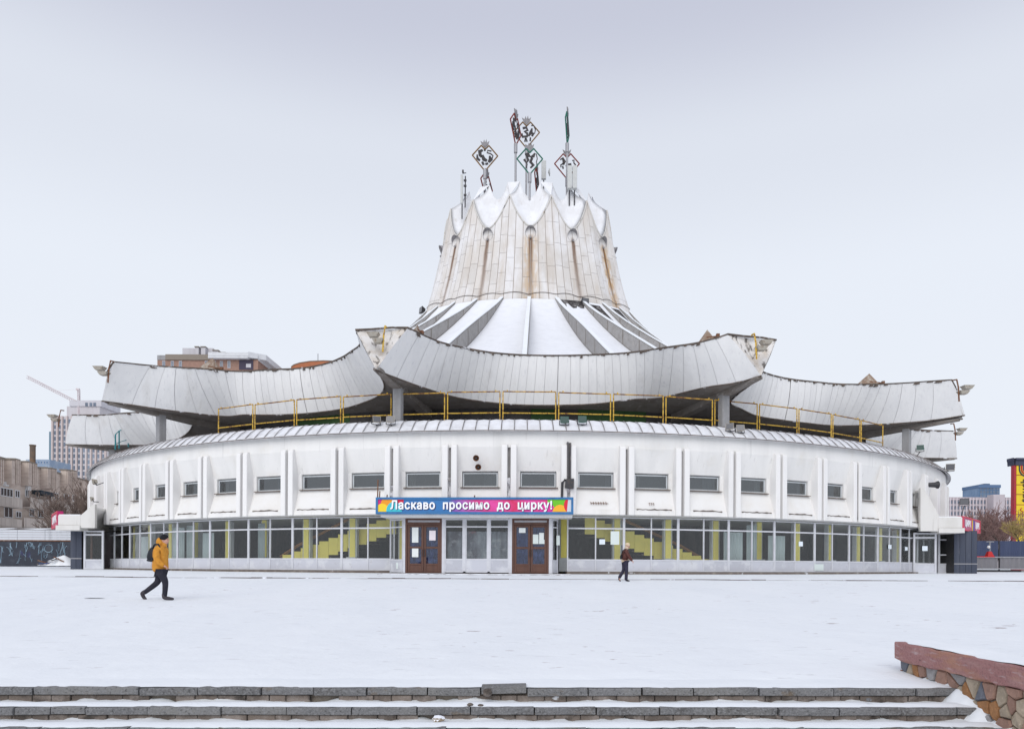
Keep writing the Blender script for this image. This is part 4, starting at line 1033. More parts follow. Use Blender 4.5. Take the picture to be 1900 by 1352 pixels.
def place_text(body, mat_, parent, to3d, x0, x1, z0, z1, offset, name='lettering', rot=False, **kw):
    """to3d(u, v, w): place of a point u along, v up, w out; stretched between x0..x1 and the base line z0 to z1"""
    me = text_mesh(body, 1.0, offset, .02, **kw)
    xs = [v.co.x for v in me.vertices]; ys = [v.co.y for v in me.vertices]
    ax, bx_ = min(xs), max(xs); ay, by_ = min(ys), max(ys)
    m = MB()
    for v in me.vertices:
        u = x0 + (v.co.x - ax) / (bx_ - ax) * (x1 - x0); w = z0 + (v.co.y - ay) / (by_ - ay) * (z1 - z0)
        m.v.append(Vector(to3d(u, w, v.co.z)))
    for p in me.polygons: m.f.append(list(p.vertices)); m.mi.append(0)
    bpy.data.meshes.remove(me)
    return m.build(name, mat_, parent, fix=False)
letter_w = M('white_letter', (.86, .87, .90), rough=.4); letter_sh = M('letter_shadow', (.03, .02, .08), rough=.5)
tl, tr = onplane(724.5, 938, PV, PR)[0], onplane(1024.5, 938, PV, PR)[0]
tz0, tz1 = onplane(880, 949.0, PV, PR)[1], onplane(880, 927.3, PV, PR)[1]
place_text('Ласкаво  просимо  до  цирку!', letter_sh, BN, lambda u, v, w: bp(u + .03, PR + .018 + w * .1, v - .03), tl, tr, tz0, tz1, .042, 'letter_shadow', space=1.12, wspace=1.0)
place_text('Ласкаво  просимо  до  цирку!', letter_w, BN, lambda u, v, w: bp(u, PR + .028 + w * .2, v), tl, tr, tz0, tz1, .034, space=1.12, wspace=1.0)
# white canopy slab and the rusty brackets that carry the banner
m = MB(); vbox(m, onplane(707, 955, PV, 42.4)[0], onplane(1062, 955, PV, 42.4)[0], 2.57, 2.86, 42.5, 40.9)
o = sub('entrance_canopy', m.mesh('entrance_canopy', white), B); o.rotation_euler = (0, 0, PV); bevel(o, .03)
m = MB(); s0 = onplane(701, 910, PV, 42.5)[0]
for s_, h in ((s0, .95), (s0 + .10, .35), (s0 + .5, .15), ((bs0 + bs1) / 2, .12)): m.tube([bp(s_, RB - .2, bz1 - .05), bp(s_ + .02, RB - .2, bz1 + h)], .035, 5)
for s_ in (bs0 + .6, bs0 + 3.5, bs1 - 3.5, bs1 - .6): m.tube([bp(s_, RB - .2, bz1 - .08), bp(s_, 41.0, bz1 + .05)], .03, 5)
m.build('bracket', rust, BN)

# ================================================================== TERRACE RAILING
RL = thing('terrace_railing', 'yellow painted tubular railing with rust along the roof terrace edge', 'railing', AXIS + Vector((0, -39.7, 8.1)))
WLR = AXIS
RR_ = 39.7; NP = 15; rp0, rdp = -.503, .0797
def rpt_(ph, z): return AXIS + C(RR_, ph, z)
ztopr, zbotr = 9.86, 8.66
for i in range(NP):
    a, b = rp0 + i * rdp + .0022, rp0 + (i + 1) * rdp - .0022
    rr = random.Random(i); dz0, dz1 = rr.uniform(-.03, .03), rr.uniform(-.03, .03)
    m = MB()
    m.tube([rpt_(a, 8.12), rpt_(a, ztopr + dz0)], .036, 6); m.tube([rpt_(b, 8.12), rpt_(b, ztopr + dz1)], .036, 6)
    m.tube([rpt_(a, ztopr + dz0), rpt_((a + b) / 2, ztopr + (dz0 + dz1) / 2 - .012), rpt_(b, ztopr + dz1)], .036, 6, mi=1)
    m.tube([rpt_(a, zbotr), rpt_(b, zbotr + rr.uniform(-.02, .02))], .035, 6)
    for t in (.08, .92): m.box(rpt_(a + (b - a) * t, ztopr + .05), (.06, .06, .09))
    m.build('rail_section', [yellow_rail, rusty_rail], RL)
# teal guard rail at the left end of the roof
TR = thing('roof_guard_rail', 'short teal blue guard rail on the roof edge at the left', 'railing', P(228, 829, 62))
m = MB(); pts = [(214, 806, 831, 61), (221, 799, 829, 61.6), (238, 792, 826, 62.5)]
for x, y0, y1, d in pts: m.tube([P(x, y1 + 3, d), P(x, y0, d)], .06, 5)
m.tube([P(x, y0, d) for x, y0, y1, d in pts], .04, 5); m.tube([P(x, (y0 + y1) / 2 + 6, d) for x, y0, y1, d in pts], .03, 5)
m.build('rail_section', teal, TR)

# ================================================================== LAMPS, HORNS, PIPES
green_lens = M('green_lens', (.035, .075, .065), rough=.3)
green_box = M('green_lamp_housing', (.05, .13, .105), [((.2, .18, .15), 6, S1, .55, .7, .6)], rough=.6)
def floodlight(pos, dirv, label, size=.42, mat_=None, arm=None, group='floodlights on the circus'):
    """box lamp facing dirv with a bracket"""
    t = thing('floodlight', label, 'floodlight', pos, group)
    d = Vector(dirv).normalized(); q = d.to_track_quat('-Y', 'Z').to_matrix()
    def L(x, y, z): return Vector(pos) + q @ Vector((x, y, z))
    s = size; m = MB()
    a = [L(-s * .5, -.28 * s, -.4 * s), L(s * .5, -.28 * s, -.4 * s), L(s * .5, -.28 * s, .4 * s), L(-s * .5, -.28 * s, .4 * s)]
    b = [L(-s * .28, .3 * s, -.22 * s), L(s * .28, .3 * s, -.22 * s), L(s * .28, .3 * s, .22 * s), L(-s * .28, .3 * s, .22 * s)]
    m.add(a + b, [(3, 2, 1, 0), (4, 5, 6, 7), (0, 1, 5, 4), (1, 2, 6, 5), (2, 3, 7, 6), (3, 0, 4, 7)])
    m.build('housing', mat_ or lamp_box, t)
    m = MB(); m.hexa([L(-s * .44, -.30 * s, -.34 * s), L(s * .44, -.30 * s, -.34 * s), L(s * .44, -.285 * s, -.34 * s), L(-s * .44, -.285 * s, -.34 * s), L(-s * .44, -.30 * s, .34 * s), L(s * .44, -.30 * s, .34 * s), L(s * .44, -.285 * s, .34 * s), L(-s * .44, -.285 * s, .34 * s)])
    m.build('lens', green_lens if mat_ is green_box else lamp_glass, t)
    if arm is not None:
        m = MB(); m.tube([L(-s * .55, 0, 0), L(-s * .55, .1 * s, -.5 * s), L(0, .12 * s, -.55 * s), Vector(arm)], .03, 5); m.tube([L(s * .55, 0, 0), L(s * .55, .1 * s, -.5 * s), L(0, .12 * s, -.55 * s)], .03, 5); m.build('bracket', dark_metal, t)
    return t
def roofpt(px, py, R):
    ph, z = oncyl(px, py, R); return AXIS + C(R, ph, z)
for px, py, lb, mm in ((698, 779, 'pale floodlight on the roof edge, left one beside the left column', lamp_box), (725, 779, 'pale floodlight on the roof edge touching the left column', lamp_box),
                       (1047, 780, 'green floodlight on the roof edge above the dark duct', green_box), (1080, 779, 'green floodlight on the roof edge just right of another green one', green_box),
                       (1355, 792, 'pale floodlight on the roof edge just right of the right column', lamp_box), (1373, 795, 'second pale floodlight on the roof edge right of the right column', lamp_box),
                       (1707, 831, 'dark green floodlight on the roof edge near the right end', green_box)):
    p = roofpt(px, py, 41.2 if px < 1600 else 41.0)
    floodlight(p, (random.uniform(-.6, .6), -1, .2), lb, .46, mm, p + Vector((.1, .5, -.45)))
p = P(1762, 866, 54); floodlight(p, (-.3, -1, -.2), 'floodlight on a bent arm at the right end of the roof edge', .62, lamp_box, P(1749, 868, 56))
p = P(1789, 930, 49); floodlight(p, (-.5, -1, -.1), 'dark framed floodlight on a thin post over the right side entrance', .55, dark_metal, P(1783, 962, 49.5))
for px, py, d, dr, lb in ((784, 576, 80, (-1, -.6, .1), 'dark floodlight at the left foot of the tower'), (1084, 560, 74, (.5, -1, -.1), 'large black floodlight at the foot of the tower above the ribs'), (1154, 579, 80, (1, -.6, .1), 'dark floodlight at the right foot of the tower')):
    p = P(px, py, d); floodlight(p, dr, lb, .85, dark_metal, p + Vector((0, .6, -.5)))
def corner_lamp(px, py, d, sg, label):
    p = P(px, py, d); t = thing('corner_lamp', label, 'floodlight', p, 'twin lamps on the canopy corners')
    for dz, s, dx in ((.22, 1.0, .16 * sg), (-.10, .92, -.1 * sg)):
        m = MB(); c = p + Vector((dx, 0, dz))
        a = [c + Vector((x * .33 * s, y * .26, .06)) for x, y in ((-1, -1), (1, -1), (1.0, 1), (-1.0, 1))]; b = [c + Vector((x * .20 * s, y * .18, -.15)) for x, y in ((-1, -1), (1, -1), (1, 1), (-1, 1))]
        m.add(b + a, [(3, 2, 1, 0), (4, 5, 6, 7), (0, 1, 5, 4), (1, 2, 6, 5), (2, 3, 7, 6), (3, 0, 4, 7)]); m.build('lamp_head', lamp_box, t)
    m = MB(); m.tube([p + Vector((-.45 * sg, .5, .75)), p + Vector((-.45 * sg, .1, .7)), p + Vector((-.40 * sg, 0, .2)), p + Vector((-.35 * sg, 0, -.7))], .05, 5); m.build('bracket', yellow_rail if 600 < px < 1500 else rust, t)
corner_lamp(698, 628, 37.4, -1, 'twin pale lamps on the front left canopy corner'); corner_lamp(1416, 642, 38.2, 1, 'twin rusty lamps on the front right canopy corner')
corner_lamp(190, 689, 44.2, -1, 'twin pale lamps at the far left canopy tip'); corner_lamp(1790, 724, 44.6, 1, 'twin pale lamps at the far right canopy tip')
corner_lamp(101, 776, 58, -1, 'twin pale lamps at the lowest canopy tip on the left'); corner_lamp(1781, 801, 58, 1, 'twin pale lamps at the lowest canopy tip on the right')
def hood(px, py, k, t, label, s=1.0):
    q = AXIS + edge_pt(k, t, True); tn = (edge_pt(k, t + .03, True) - edge_pt(k, t - .03, True)).normalized(); r = Vector((q.x - AX, q.y - AD, 0)).normalized()
    th = thing('lamp_hood', label, 'lamp', q, 'pyramid lamp hoods on the canopy edge')
    m = MB(); b = [q + tn * (a * .5 * s) - r * (.1 + c * .6 * s) + Vector((0, 0, .05)) for a, c in ((-1, 0), (1, 0), (1, 1), (-1, 1))]; tp = q - r * .4 * s + tn * .12 * s + Vector((0, 0, .85 * s))
    m.add(b + [tp], [(3, 2, 1, 0), (0, 1, 4), (1, 2, 4), (2, 3, 4), (3, 0, 4)]); m.build('hood', M('hood_sheet', (.28, .20, .15), [((.5, .46, .4), 4, S1, .5, .65, .8)]), th)
    m = MB(); m.tube([q + tn * .8 * s - r * .2 + Vector((0, 0, .12)), q - r * .2 + Vector((0, 0, .22))], .05, 5); m.box(q + tn * .85 * s - r * .2 + Vector((0, 0, .16)), (.18, .18, .18)); m.build('bracket', rust, th)
hood(1345, 615, 0, .93, 'brown pyramid lamp hood at the right end of the front canopy edge', .8); hood(287, 665, -1, -.72, 'brown pyramid lamp hood on the left canopy edge before the brick building'); hood(1700, 700, 1, .73, 'pale brown pyramid lamp hood on the right canopy edge')
hood(740, 600, 0, -.97, 'small pale pyramid hood on the front left canopy corner', .55); hood(185, 745, -2, .62, 'brown pyramid lamp hood on the lowest left canopy')
def horn(px, py, phi, label, r=.17):
    s_, z = onplane(px, py, phi, 41.05); R3 = Matrix.Rotation(phi, 3, 'Z'); p = AXIS + R3 @ srz(s_, 41.05, z)
    t = thing('horn_speaker', label, 'loudspeaker', p)
    pr = [(.30, .0), (.32, r), (.29, r), (.10, r * .5), (0.02, r * .35), (-.1, r * .35)]
    m = MB(); n = 16; vs = [AXIS + R3 @ srz(s_ + q * cos(2 * pi * i / n), 41.2 + a, z + q * sin(2 * pi * i / n)) for a, q in [(.02, .05), (.05, r * .4), (.30, r), (.33, r), (.30, r * .88), (.08, r * .3)] for i in range(n)]
    m.add(vs, [(j * n + i, j * n + (i + 1) % n, (j + 1) * n + (i + 1) % n, (j + 1) * n + i) for j in range(5) for i in range(n)] + [list(range(5 * n, 6 * n))]); m.build('horn', rust, t, smooth=False)
    m = MB(); m.tube([AXIS + R3 @ srz(s_, 41.1, z), AXIS + R3 @ srz(s_, 41.48, z)], .05, 8); m.build('driver', dark_metal, t)
horn(885, 852, PH0 - .5 * DLT, 'upper of two rusty horn loudspeakers over the middle window'); horn(889, 868.5, PH0 - .5 * DLT, 'lower of two rusty horn loudspeakers over the middle window')
p = P(1724, 899, 50.5); t = thing('horn_speaker', 'dark horn loudspeaker pointing sideways at the right end wall', 'loudspeaker', p)
m = MB(); m.tube([p + Vector((-.65, .3, 0)), p + Vector((-.1, .1, 0)), p + Vector((.45, 0, 0)), p + Vector((.6, 0, 0)), p + Vector((.62, 0, 0))], [.15, .15, .2, .28, .28], 10); m.build('horn', dark_metal, t)
def pipe(k, z0, z1, R, r, name, label, mat_, kink=0.0):
    ph = PH0 + k * DLT; t = thing(name, label, 'pipe', AXIS + C(R, ph, z0))
    m = MB(); rr = random.Random(k); pts = [(0, z1, -.1), (0, z1 - .05, .02)] + [(kink * sin(i * 1.3), z1 + (z0 - z1) * i / 6, .03) for i in range(1, 6)] + [(0, z0, .06)]
    m.tube([AXIS + C(R + o, ph + a / R, z) for a, z, o in pts], r, 8); m.build('pipe', mat_, t)
    m = MB()
    for i in (1, 3, 5): m.tube([AXIS + C(R - .04, ph, z1 + (z0 - z1) * i / 6 + .03), AXIS + C(R + .08, ph, z1 + (z0 - z1) * i / 6 + .03)], r * 1.25, 8)
    m.build('pipe_clip', rust, t)
pipe(-7, 3.0, 6.45, 41.2, .09, 'drain_pipe', 'dark drain pipe in a wall slot left of the sign', pipe_m)
pipe(7, 3.0, 6.5, 41.25, .10, 'drain_pipe', 'dark drain pipe in a wall slot near the right end', pipe_m)
t = thing('exhaust_duct', 'dark exhaust duct with a black box in the slot above the banner right end', 'duct', roofpt(1052, 905, 41.4))
m = MB(); ph = PH0 + DLT
def dq(s, R, z): return AXIS + Matrix.Rotation(ph, 3, 'Z') @ srz(s, R, z)
for s0_, s1_, z0_, z1_, R1_ in ((-.10, -.03, 4.7, 6.75, 41.5), (.06, .12, 4.7, 6.7, 41.5), (-.03, .06, 4.7, 6.72, 41.38)):
    m.hexa([dq(s0_, R1_, z0_), dq(s1_, R1_, z0_), dq(s1_, 41.1, z0_), dq(s0_, 41.1, z0_), dq(s0_, R1_, z1_), dq(s1_, R1_, z1_), dq(s1_, 41.1, z1_), dq(s0_, 41.1, z1_)])
m.build('duct', pipe_m, t)
m = MB(); m.hexa([dq(-.22, 41.7, 4.25), dq(.24, 41.7, 4.2), dq(.24, 41.3, 4.2), dq(-.22, 41.3, 4.25), dq(-.18, 41.65, 4.72), dq(.26, 41.65, 4.75), dq(.26, 41.3, 4.75), dq(-.18, 41.3, 4.72)]); m.tube([dq(-.2, 41.5, 4.7), dq(-.36, 41.5, 4.55), dq(-.38, 41.5, 3.6)], .07, 7); m.build('fan_box', dark_metal, t)
# torn white sheeting stuffed in the slots over the banner
torn = M('torn_sheet', (.62, .62, .64), [((.25, .22, .2), 3, S1, .5, .65, .8)], bump=.4)
for k, lb in ((-2, 'crumpled pale sheet in the slot at the banner left end'), (-1, 'torn speckled sheet in the slot left of the middle window'), (0, 'torn speckled sheet in the slot right of the middle window'), (1, 'ragged white sheet under the black box at the banner right end')):
    ph = PH0 + k * DLT; rr = random.Random(k + 9); m = MB()
    wd = .14 if abs(k + .5) < 1 else .26
    def f(u, v): return AXIS + C(41.28 + .12 * sin(v * 9 + k) + .06 * sin(u * 7 + v * 13), ph + ((u - .5) * 2 * wd + .08 * sin(v * 5 + k)) / 41, 3.55 + (1.25 if abs(k + .5) < 1 else .85) * v)
    m.slab(f, 4, 14, (0, .02, 0)); tag(m.build('torn_sheet', torn), lb, 'sheeting')
# little hooks on two aprons
for k, n_, lb in ((1, 7, 'row of seven rusty hooks on the apron right of the banner'), (2, 3, 'three rusty hooks on the second apron right of the banner')):
    ph = PH0 + (k + .5) * DLT; m = MB()
    z = 3.46; R = 41.12
    for i in range(n_):
        a = ph + (-.30 + (.14 if k == 1 else .13) * i * (1 if k == 1 else .9) - (0.05 if k == 1 else -.05)) / R
        m.tube([AXIS + C(R - .1, a, z + .08), AXIS + C(R + .10, a, z + .05), AXIS + C(R + .10, a, z - .06)], .02, 4)
    if k == 1: m.tube([AXIS + C(R + .06, ph - .36 / R, z), AXIS + C(R + .06, ph + .62 / R, z)], .015, 4)
    tag(m.build('wall_hooks', rust), lb, 'hooks')

# ================================================================== FOYER STAIRS
def stair(x0, y0, x1, y1, d0, d1, label, rail):
    a, b = P(x0, y0, d0), P(x1, y1, d1); t = thing('foyer_stair', label, 'staircase', a, 'yellow stairs in the foyer')
    n = 13; dv = (b - a); h = Vector((dv.x, dv.y, 0)); bk = Vector((-h.y, h.x, 0)).normalized()
    if bk.y < 0: bk = -bk
    rz = atan2(h.y, h.x); rise = dv.z / n; run = h.length / n
    for i in range(n):
        c = a + h * ((i + .5) / n); zt = a.z + rise * (i + 1); zb_ = max(-.28, zt - 1.02)
        m = MB(); m.box(Vector((c.x, c.y, (zt + zb_) / 2)), (run - .012, .07, zt - zb_), rz=rz); m.build('board', yellow_wall, t)
        m = MB(); m.box(Vector((c.x, c.y, zt - .95)) + bk * .8, (run * 1.25, 1.4, .07), rz=rz)
        if zt - .95 > -.2: m.build('tread', soffit_m, t)
    m = MB(); m.tube([P(*q) + bk * .5 for q in rail], .085, 4); m.build('handrail', rail_wood, t)
stair(508, 1041, 735, 958, 43.6, 41.6, 'yellow panelled staircase rising to the right behind the left windows', [(512, 1032, 43.6), (543, 1012, 43.4), (640, 961, 42.4)])
stair(1318, 1043, 1085, 958, 43.0, 41.2, 'yellow panelled staircase rising to the left behind the right windows', [(1312, 1042, 43), (1304, 1032, 43), (1268, 1011, 42.8), (1152, 958, 41.8)])

# ================================================================== SIDE ENTRANCES
navy_panel = M('navy_sheet', (.045, .055, .085), [((.09, .10, .13), 2, V, .45, .7, .7), ((.25, .26, .3), 5, (1, 1, .1), .66, .74, .6)], rough=.5, spec=.4)
sign_red = M('sign_red', (.50, .02, .09), [((.35, .02, .2), .8, S1, .45, .65, .8)], rough=.4)
def quadbox(m, p, q, off, z0, z1, mi=0):   # upright box on the line p-q (2d), thick off (2d)
    a, b = Vector((p[0], p[1], 0)), Vector((q[0], q[1], 0)); o = Vector((off[0], off[1], 0))
    m.hexa([a + Vector((0, 0, z0)), b + Vector((0, 0, z0)), b + o + Vector((0, 0, z0)), a + o + Vector((0, 0, z0)), a + Vector((0, 0, z1)), b + Vector((0, 0, z1)), b + o + Vector((0, 0, z1)), a + o + Vector((0, 0, z1))], mi)
def X(px, d): return P(px, 1000, d).x
def Zp(px, py, d): return P(px, py, d).z
def vestibule(label, xa, xb, d, ytop, ytr, ysill, ybot, side, dside):
    """glazed lobby: front xa..xb at depth d, returning along the side edge"""
    t = thing('side_lobby', label, 'porch', P((xa + xb) / 2, ybot, d))
    x0, x1 = X(xa, d), X(xb, d); zt_, zr, zs, zb_ = [Zp((xa + xb) / 2, y, d) for y in (ytop, ytr, ysill, ybot)]
    m = MB(); w = .13
    m.box8((x0, d, zb_), (x0 + w, d + .1, zt_)); m.box8((x1 - w, d, zb_), (x1, d + .1, zt_))
    for z0, z1 in ((zt_ - .1, zt_), (zr - .06, zr + .06), (zs - .06, zs + .06), (zb_, zb_ + .1)): m.box8((x0 + w, d + .003, z0), (x1 - w, d + .097, z1))
    m.build('front_frame', alu, t)
    m = MB(); m.box8((x0 + w, d + .04, zs + .06), (x1 - w, d + .055, zr - .06)); m.build('pane', glass, t)
    m = MB(); m.box8((x0 + w, d + .04, zr + .06), (x1 - w, d + .055, zt_ - .1)); m.build('pane', glass, t)
    m = MB(); m.box8((x0 + w, d + .03, zb_ + .1), (x1 - w, d + .06, zs - .06)); m.build('base_panel', base_panel, t)
    m = MB(); m.box8((x0 + .05, d + 2.4, zb_), (x1 - .05, d + 2.5, zt_)); m.build('back_wall', foyer_m, t)
    m = MB(); m.box8((x0, d + .12, zt_ - .02), (x1, d + 2.5, zt_ + .06)); m.build('roof', dark_in, t)
    xs_ = x1 if side > 0 else x0
    m = MB()
    for y0 in (d + .9, d + 2.3): m.box8((xs_ - .05, y0, zb_), (xs_ + .05, y0 + .1, zt_ - .03))
    for z in (zb_ + .05, zs, zr, zt_ - .06): m.box8((xs_ - .04, d + .1, z - .04), (xs_ + .04, d + 2.4, z + .02))
    m.build('side_frame', brown_wood if side < 0 else dark_metal, t)
    m = MB(); m.box8((xs_ - .01, d + .12, zb_ + .08), (xs_ + .005, d + 2.3, zt_ - .1)); m.build('pane', glass, t)
    return t
vestibule('glazed side lobby at the left end of the shop windows', 155, 192, 50.0, 984, 991.5, 1038.5, 1055.5, -1, 1)
vestibule('glazed side lobby with a blue notice at the right end of the shop windows', 1695, 1738, 50.0, 988, 997, 1046, 1063, 1, 1)
s_ = 50.0
m = MB(); a = P(1711, 1012.5, s_); b = P(1721, 1021.5, s_); m.box8((a.x, s_ - .01, b.z), (b.x, s_ - .004, a.z)); tag(m.build('notice', pm_b), 'blue printed notice in the big pane of the right side lobby', 'notice')
side_m = M('side_render', (.70, .685, .66), [((.55, .53, .49), .9, (1, 1, .3), .45, .7, .6), ((.35, .32, .29), 3, V, .62, .76, .5)], bump=.1)
def porch(label, pts, sg):
    t = thing('side_canopy', label, 'canopy', P(*pts['foot']))
    d = pts['d']; (xa, ya), (xb, yb) = pts['box']
    x0, x1 = X(xa, d), X(xb, d); z1, z0 = Zp(xa, ya, d), Zp(xa, yb, d)
    m = MB(); m.box8((x0, d, z0), (x1, d + 7, z1)); bevel(m.build('canopy_box', side_m, t), .03)
    m = MB(); m.box8((min(x0, x1) - (.0 if sg > 0 else .1), d - .08, z0 - .34), (max(x0, x1) + (.1 if sg > 0 else 0), d + 7.05, z0 - .003)); m.build('canopy_slab', side_m, t)
    m = MB(); m.box8((x0 + .05, d + .05, z1), (x1 - .05, d + 6.9, z1 + .05)); m.build('snow_cover', snow, t)
    # sloping wing wall from the drum down to the canopy
    w = [P(x, y, d + .02) for x, y in pts['wing']]
    m = MB(); m.prism(w, (0, .25, 0)); m.build('wing_wall', side_m, t)
    m = MB(); m.prism([q + Vector((0, 6.6, 0)) for q in w], (0, .25, 0)); m.build('wing_wall', side_m, t)
    m = MB(); q0, q1 = w[pts['slope'][0]], w[pts['slope'][1]]
    m.hexa([q0 + Vector((0, .26, -.2)), q1 + Vector((0, .26, -.2)), q1 + Vector((0, 6.58, -.2)), q0 + Vector((0, 6.58, -.2)), q0 + Vector((0, .26, -.08)), q1 + Vector((0, .26, -.08)), q1 + Vector((0, 6.58, -.08)), q0 + Vector((0, 6.58, -.08))])
    m.build('sloping_roof', apron, t)
    return t
porch('white boxy side canopy with a sloping wing at the right end', dict(foot=(1765, 985, 50), d=49.2, box=((1741, 959), (1786, 979)), wing=[(1708, 905), (1714, 905), (1742, 955), (1742, 985), (1708, 985)], slope=(1, 2)), 1)
porch('white boxy side canopy with a sloping wing at the left end', dict(foot=(125, 975, 50), d=49.2, box=((107, 955), (149, 974)), wing=[(176, 935), (170, 938), (148, 957), (148, 979), (176, 979)], slope=(1, 2)), -1)
def pier(label, xa, xb, ytop, ybot, d, depth, seams):
    t = thing('dark_pier', label, 'wall', P((xa + xb) / 2, ybot, d))
    x0, x1 = X(xa, d), X(xb, d); zt_, zb_ = Zp(xa, ytop, d), Zp(xa, ybot, d)
    m = MB(); m.box8((x0 + .02, d + .02, zb_), (x1 - .02, d + depth, zt_)); m.build('core', dark_metal, t)
    xs_ = [x0 + (x1 - x0) * i / seams for i in range(seams + 1)]
    for a, b in zip(xs_[:-1], xs_[1:]):
        m = MB(); m.box8((a + .012, d - .02, zb_ + .02), (b - .012, d + .015, zt_ - .02)); m.build('panel', navy_panel, t)
    if d > 0:
        m = MB(); m.box8((x0, d - .05, zb_ + .75), (x1, d - .022, zb_ + .82)); m.build('rail_strip', steel, t)
    return t
pier('dark blue sheet clad pier under the right side canopy', 1770, 1813, 984, 1066, 50.6, 5.5, 4)
pier('dark blue pier under the left side canopy', 131, 152, 977, 1056, 50.6, 4.0, 2)
m = MB(); m.box8((X(1741, 51.5), 51.5, Zp(1750, 1064, 51.5)), (X(1744.5, 51.5), 51.7, Zp(1750, 985, 51.5)))
m.box8((X(1762, 51.5), 51.5, Zp(1750, 1064, 51.5)), (X(1765, 51.5), 51.7, Zp(1750, 985, 51.5)))
for y in (989, 1002, 1030, 1047, 1063): m.box8((X(1744.5, 51.5), 51.52, Zp(1750, y, 51.5)), (X(1762, 51.5), 51.6, Zp(1750, y - 2.2, 51.5)))
sdoor = thing('side_door', 'grey framed glazed side door between the right lobby and the dark pier', 'door', P(1753, 1064, 51.5)); m.build('frame', alu, sdoor)
m = MB(); m.box8((X(1744.5, 51.5), 51.55, Zp(1750, 1045, 51.5)), (X(1762, 51.5), 51.565, Zp(1750, 990, 51.5))); m.build('pane', glass, sdoor)
m = MB(); m.box8((X(1744.5, 51.5), 51.55, Zp(1750, 1061, 51.5)), (X(1762, 51.5), 51.58, Zp(1750, 1047, 51.5))); m.build('base_panel', base_panel, sdoor)
m = MB(); m.tube([P(1760, 1036, 51.45), P(1760, 1028, 51.45)], .03, 5); m.build('handle', dark_metal, sdoor)
def sidesign(label, p, q, z0, z1, words, mats, thick):
    t = thing('circus_sign', label, 'sign', ((p[0] + q[0]) / 2, (p[1] + q[1]) / 2, z0))
    d = Vector((q[0] - p[0], q[1] - p[1], 0)); n = Vector((d.y, -d.x, 0)).normalized()
    m = MB(); quadbox(m, p, q, (-n.x * thick, -n.y * thick), z0, z1); m.build('sign_box', mats[0], t)
    m = MB(); fr = .08; L_ = d.length; dn = d.normalized(); o = Vector((p[0], p[1], 0))
    for u0, u1, a, b in ((0, L_, z0, z0 + fr), (0, L_, z1 - fr, z1), (0, fr, z0 + fr, z1 - fr), (L_ - fr, L_, z0 + fr, z1 - fr)):
        pp, qq = o + dn * u0 + n * .05, o + dn * u1 + n * .05; quadbox(m, pp, qq, (-n.x * .048, -n.y * .048), a, b)
    m.build('frame', mats[1], t)
    for w, u0, u1, mm in words:
        if w: place_text(w, letter_w, t, lambda u, v, k: o + dn * u + n * (.03 + k * .3) + Vector((0, 0, v)), u0 * L_, u1 * L_, z0 + (z1 - z0) * .22, z0 + (z1 - z0) * .80, .03)
        else:
            m = MB(); quadbox(m, o + dn * (u0 * L_) + n * .012, o + dn * (u1 * L_) + n * .012, (-n.x * .01, -n.y * .01), z0 + fr, z1 - fr); m.build('colour_strip', mm, t)
    return t
yel = M('sign_yellow', (.75, .50, .05)); blu = M('sign_blue', (.05, .08, .38)); pinkf = M('sign_frame', (.62, .10, .14))
a = P(1787, 958, 49.2); b = P(1818, 966, 54.0)
sidesign('pink circus sign with white letters on the right side canopy', (a.x, a.y), (b.x, b.y), Zp(1787, 983, 49.2), Zp(1787, 957, 49.2), [('ЦИРК', .10, .42, None), (None, .52, .57, yel), (None, .575, .66, blu), ('ЦИРК', .70, .95, None)], (sign_red, pinkf), .35)
a = P(97, 953, 53); b = P(106.5, 951, 49.2)
sidesign('red circus sign with a white letter on the left side canopy', (a.x, a.y), (b.x, b.y), Zp(100, 979, 51), Zp(100, 951, 51), [('ЦИРК', .08, .92, None)], (sign_red, pinkf), .35)
fl2 = P(176, 893, 52); floodlight(fl2, (-1, -.4, -.2), 'small floodlight at the left end of the round wall', .5, lamp_box, fl2 + Vector((.5, .4, 0)))
fl3 = P(171, 925, 51); floodlight(fl3, (-1, -.6, -.3), 'small lamp on the sloping wing of the left side canopy', .4, lamp_box, fl3 + Vector((.3, .3, -.2)))

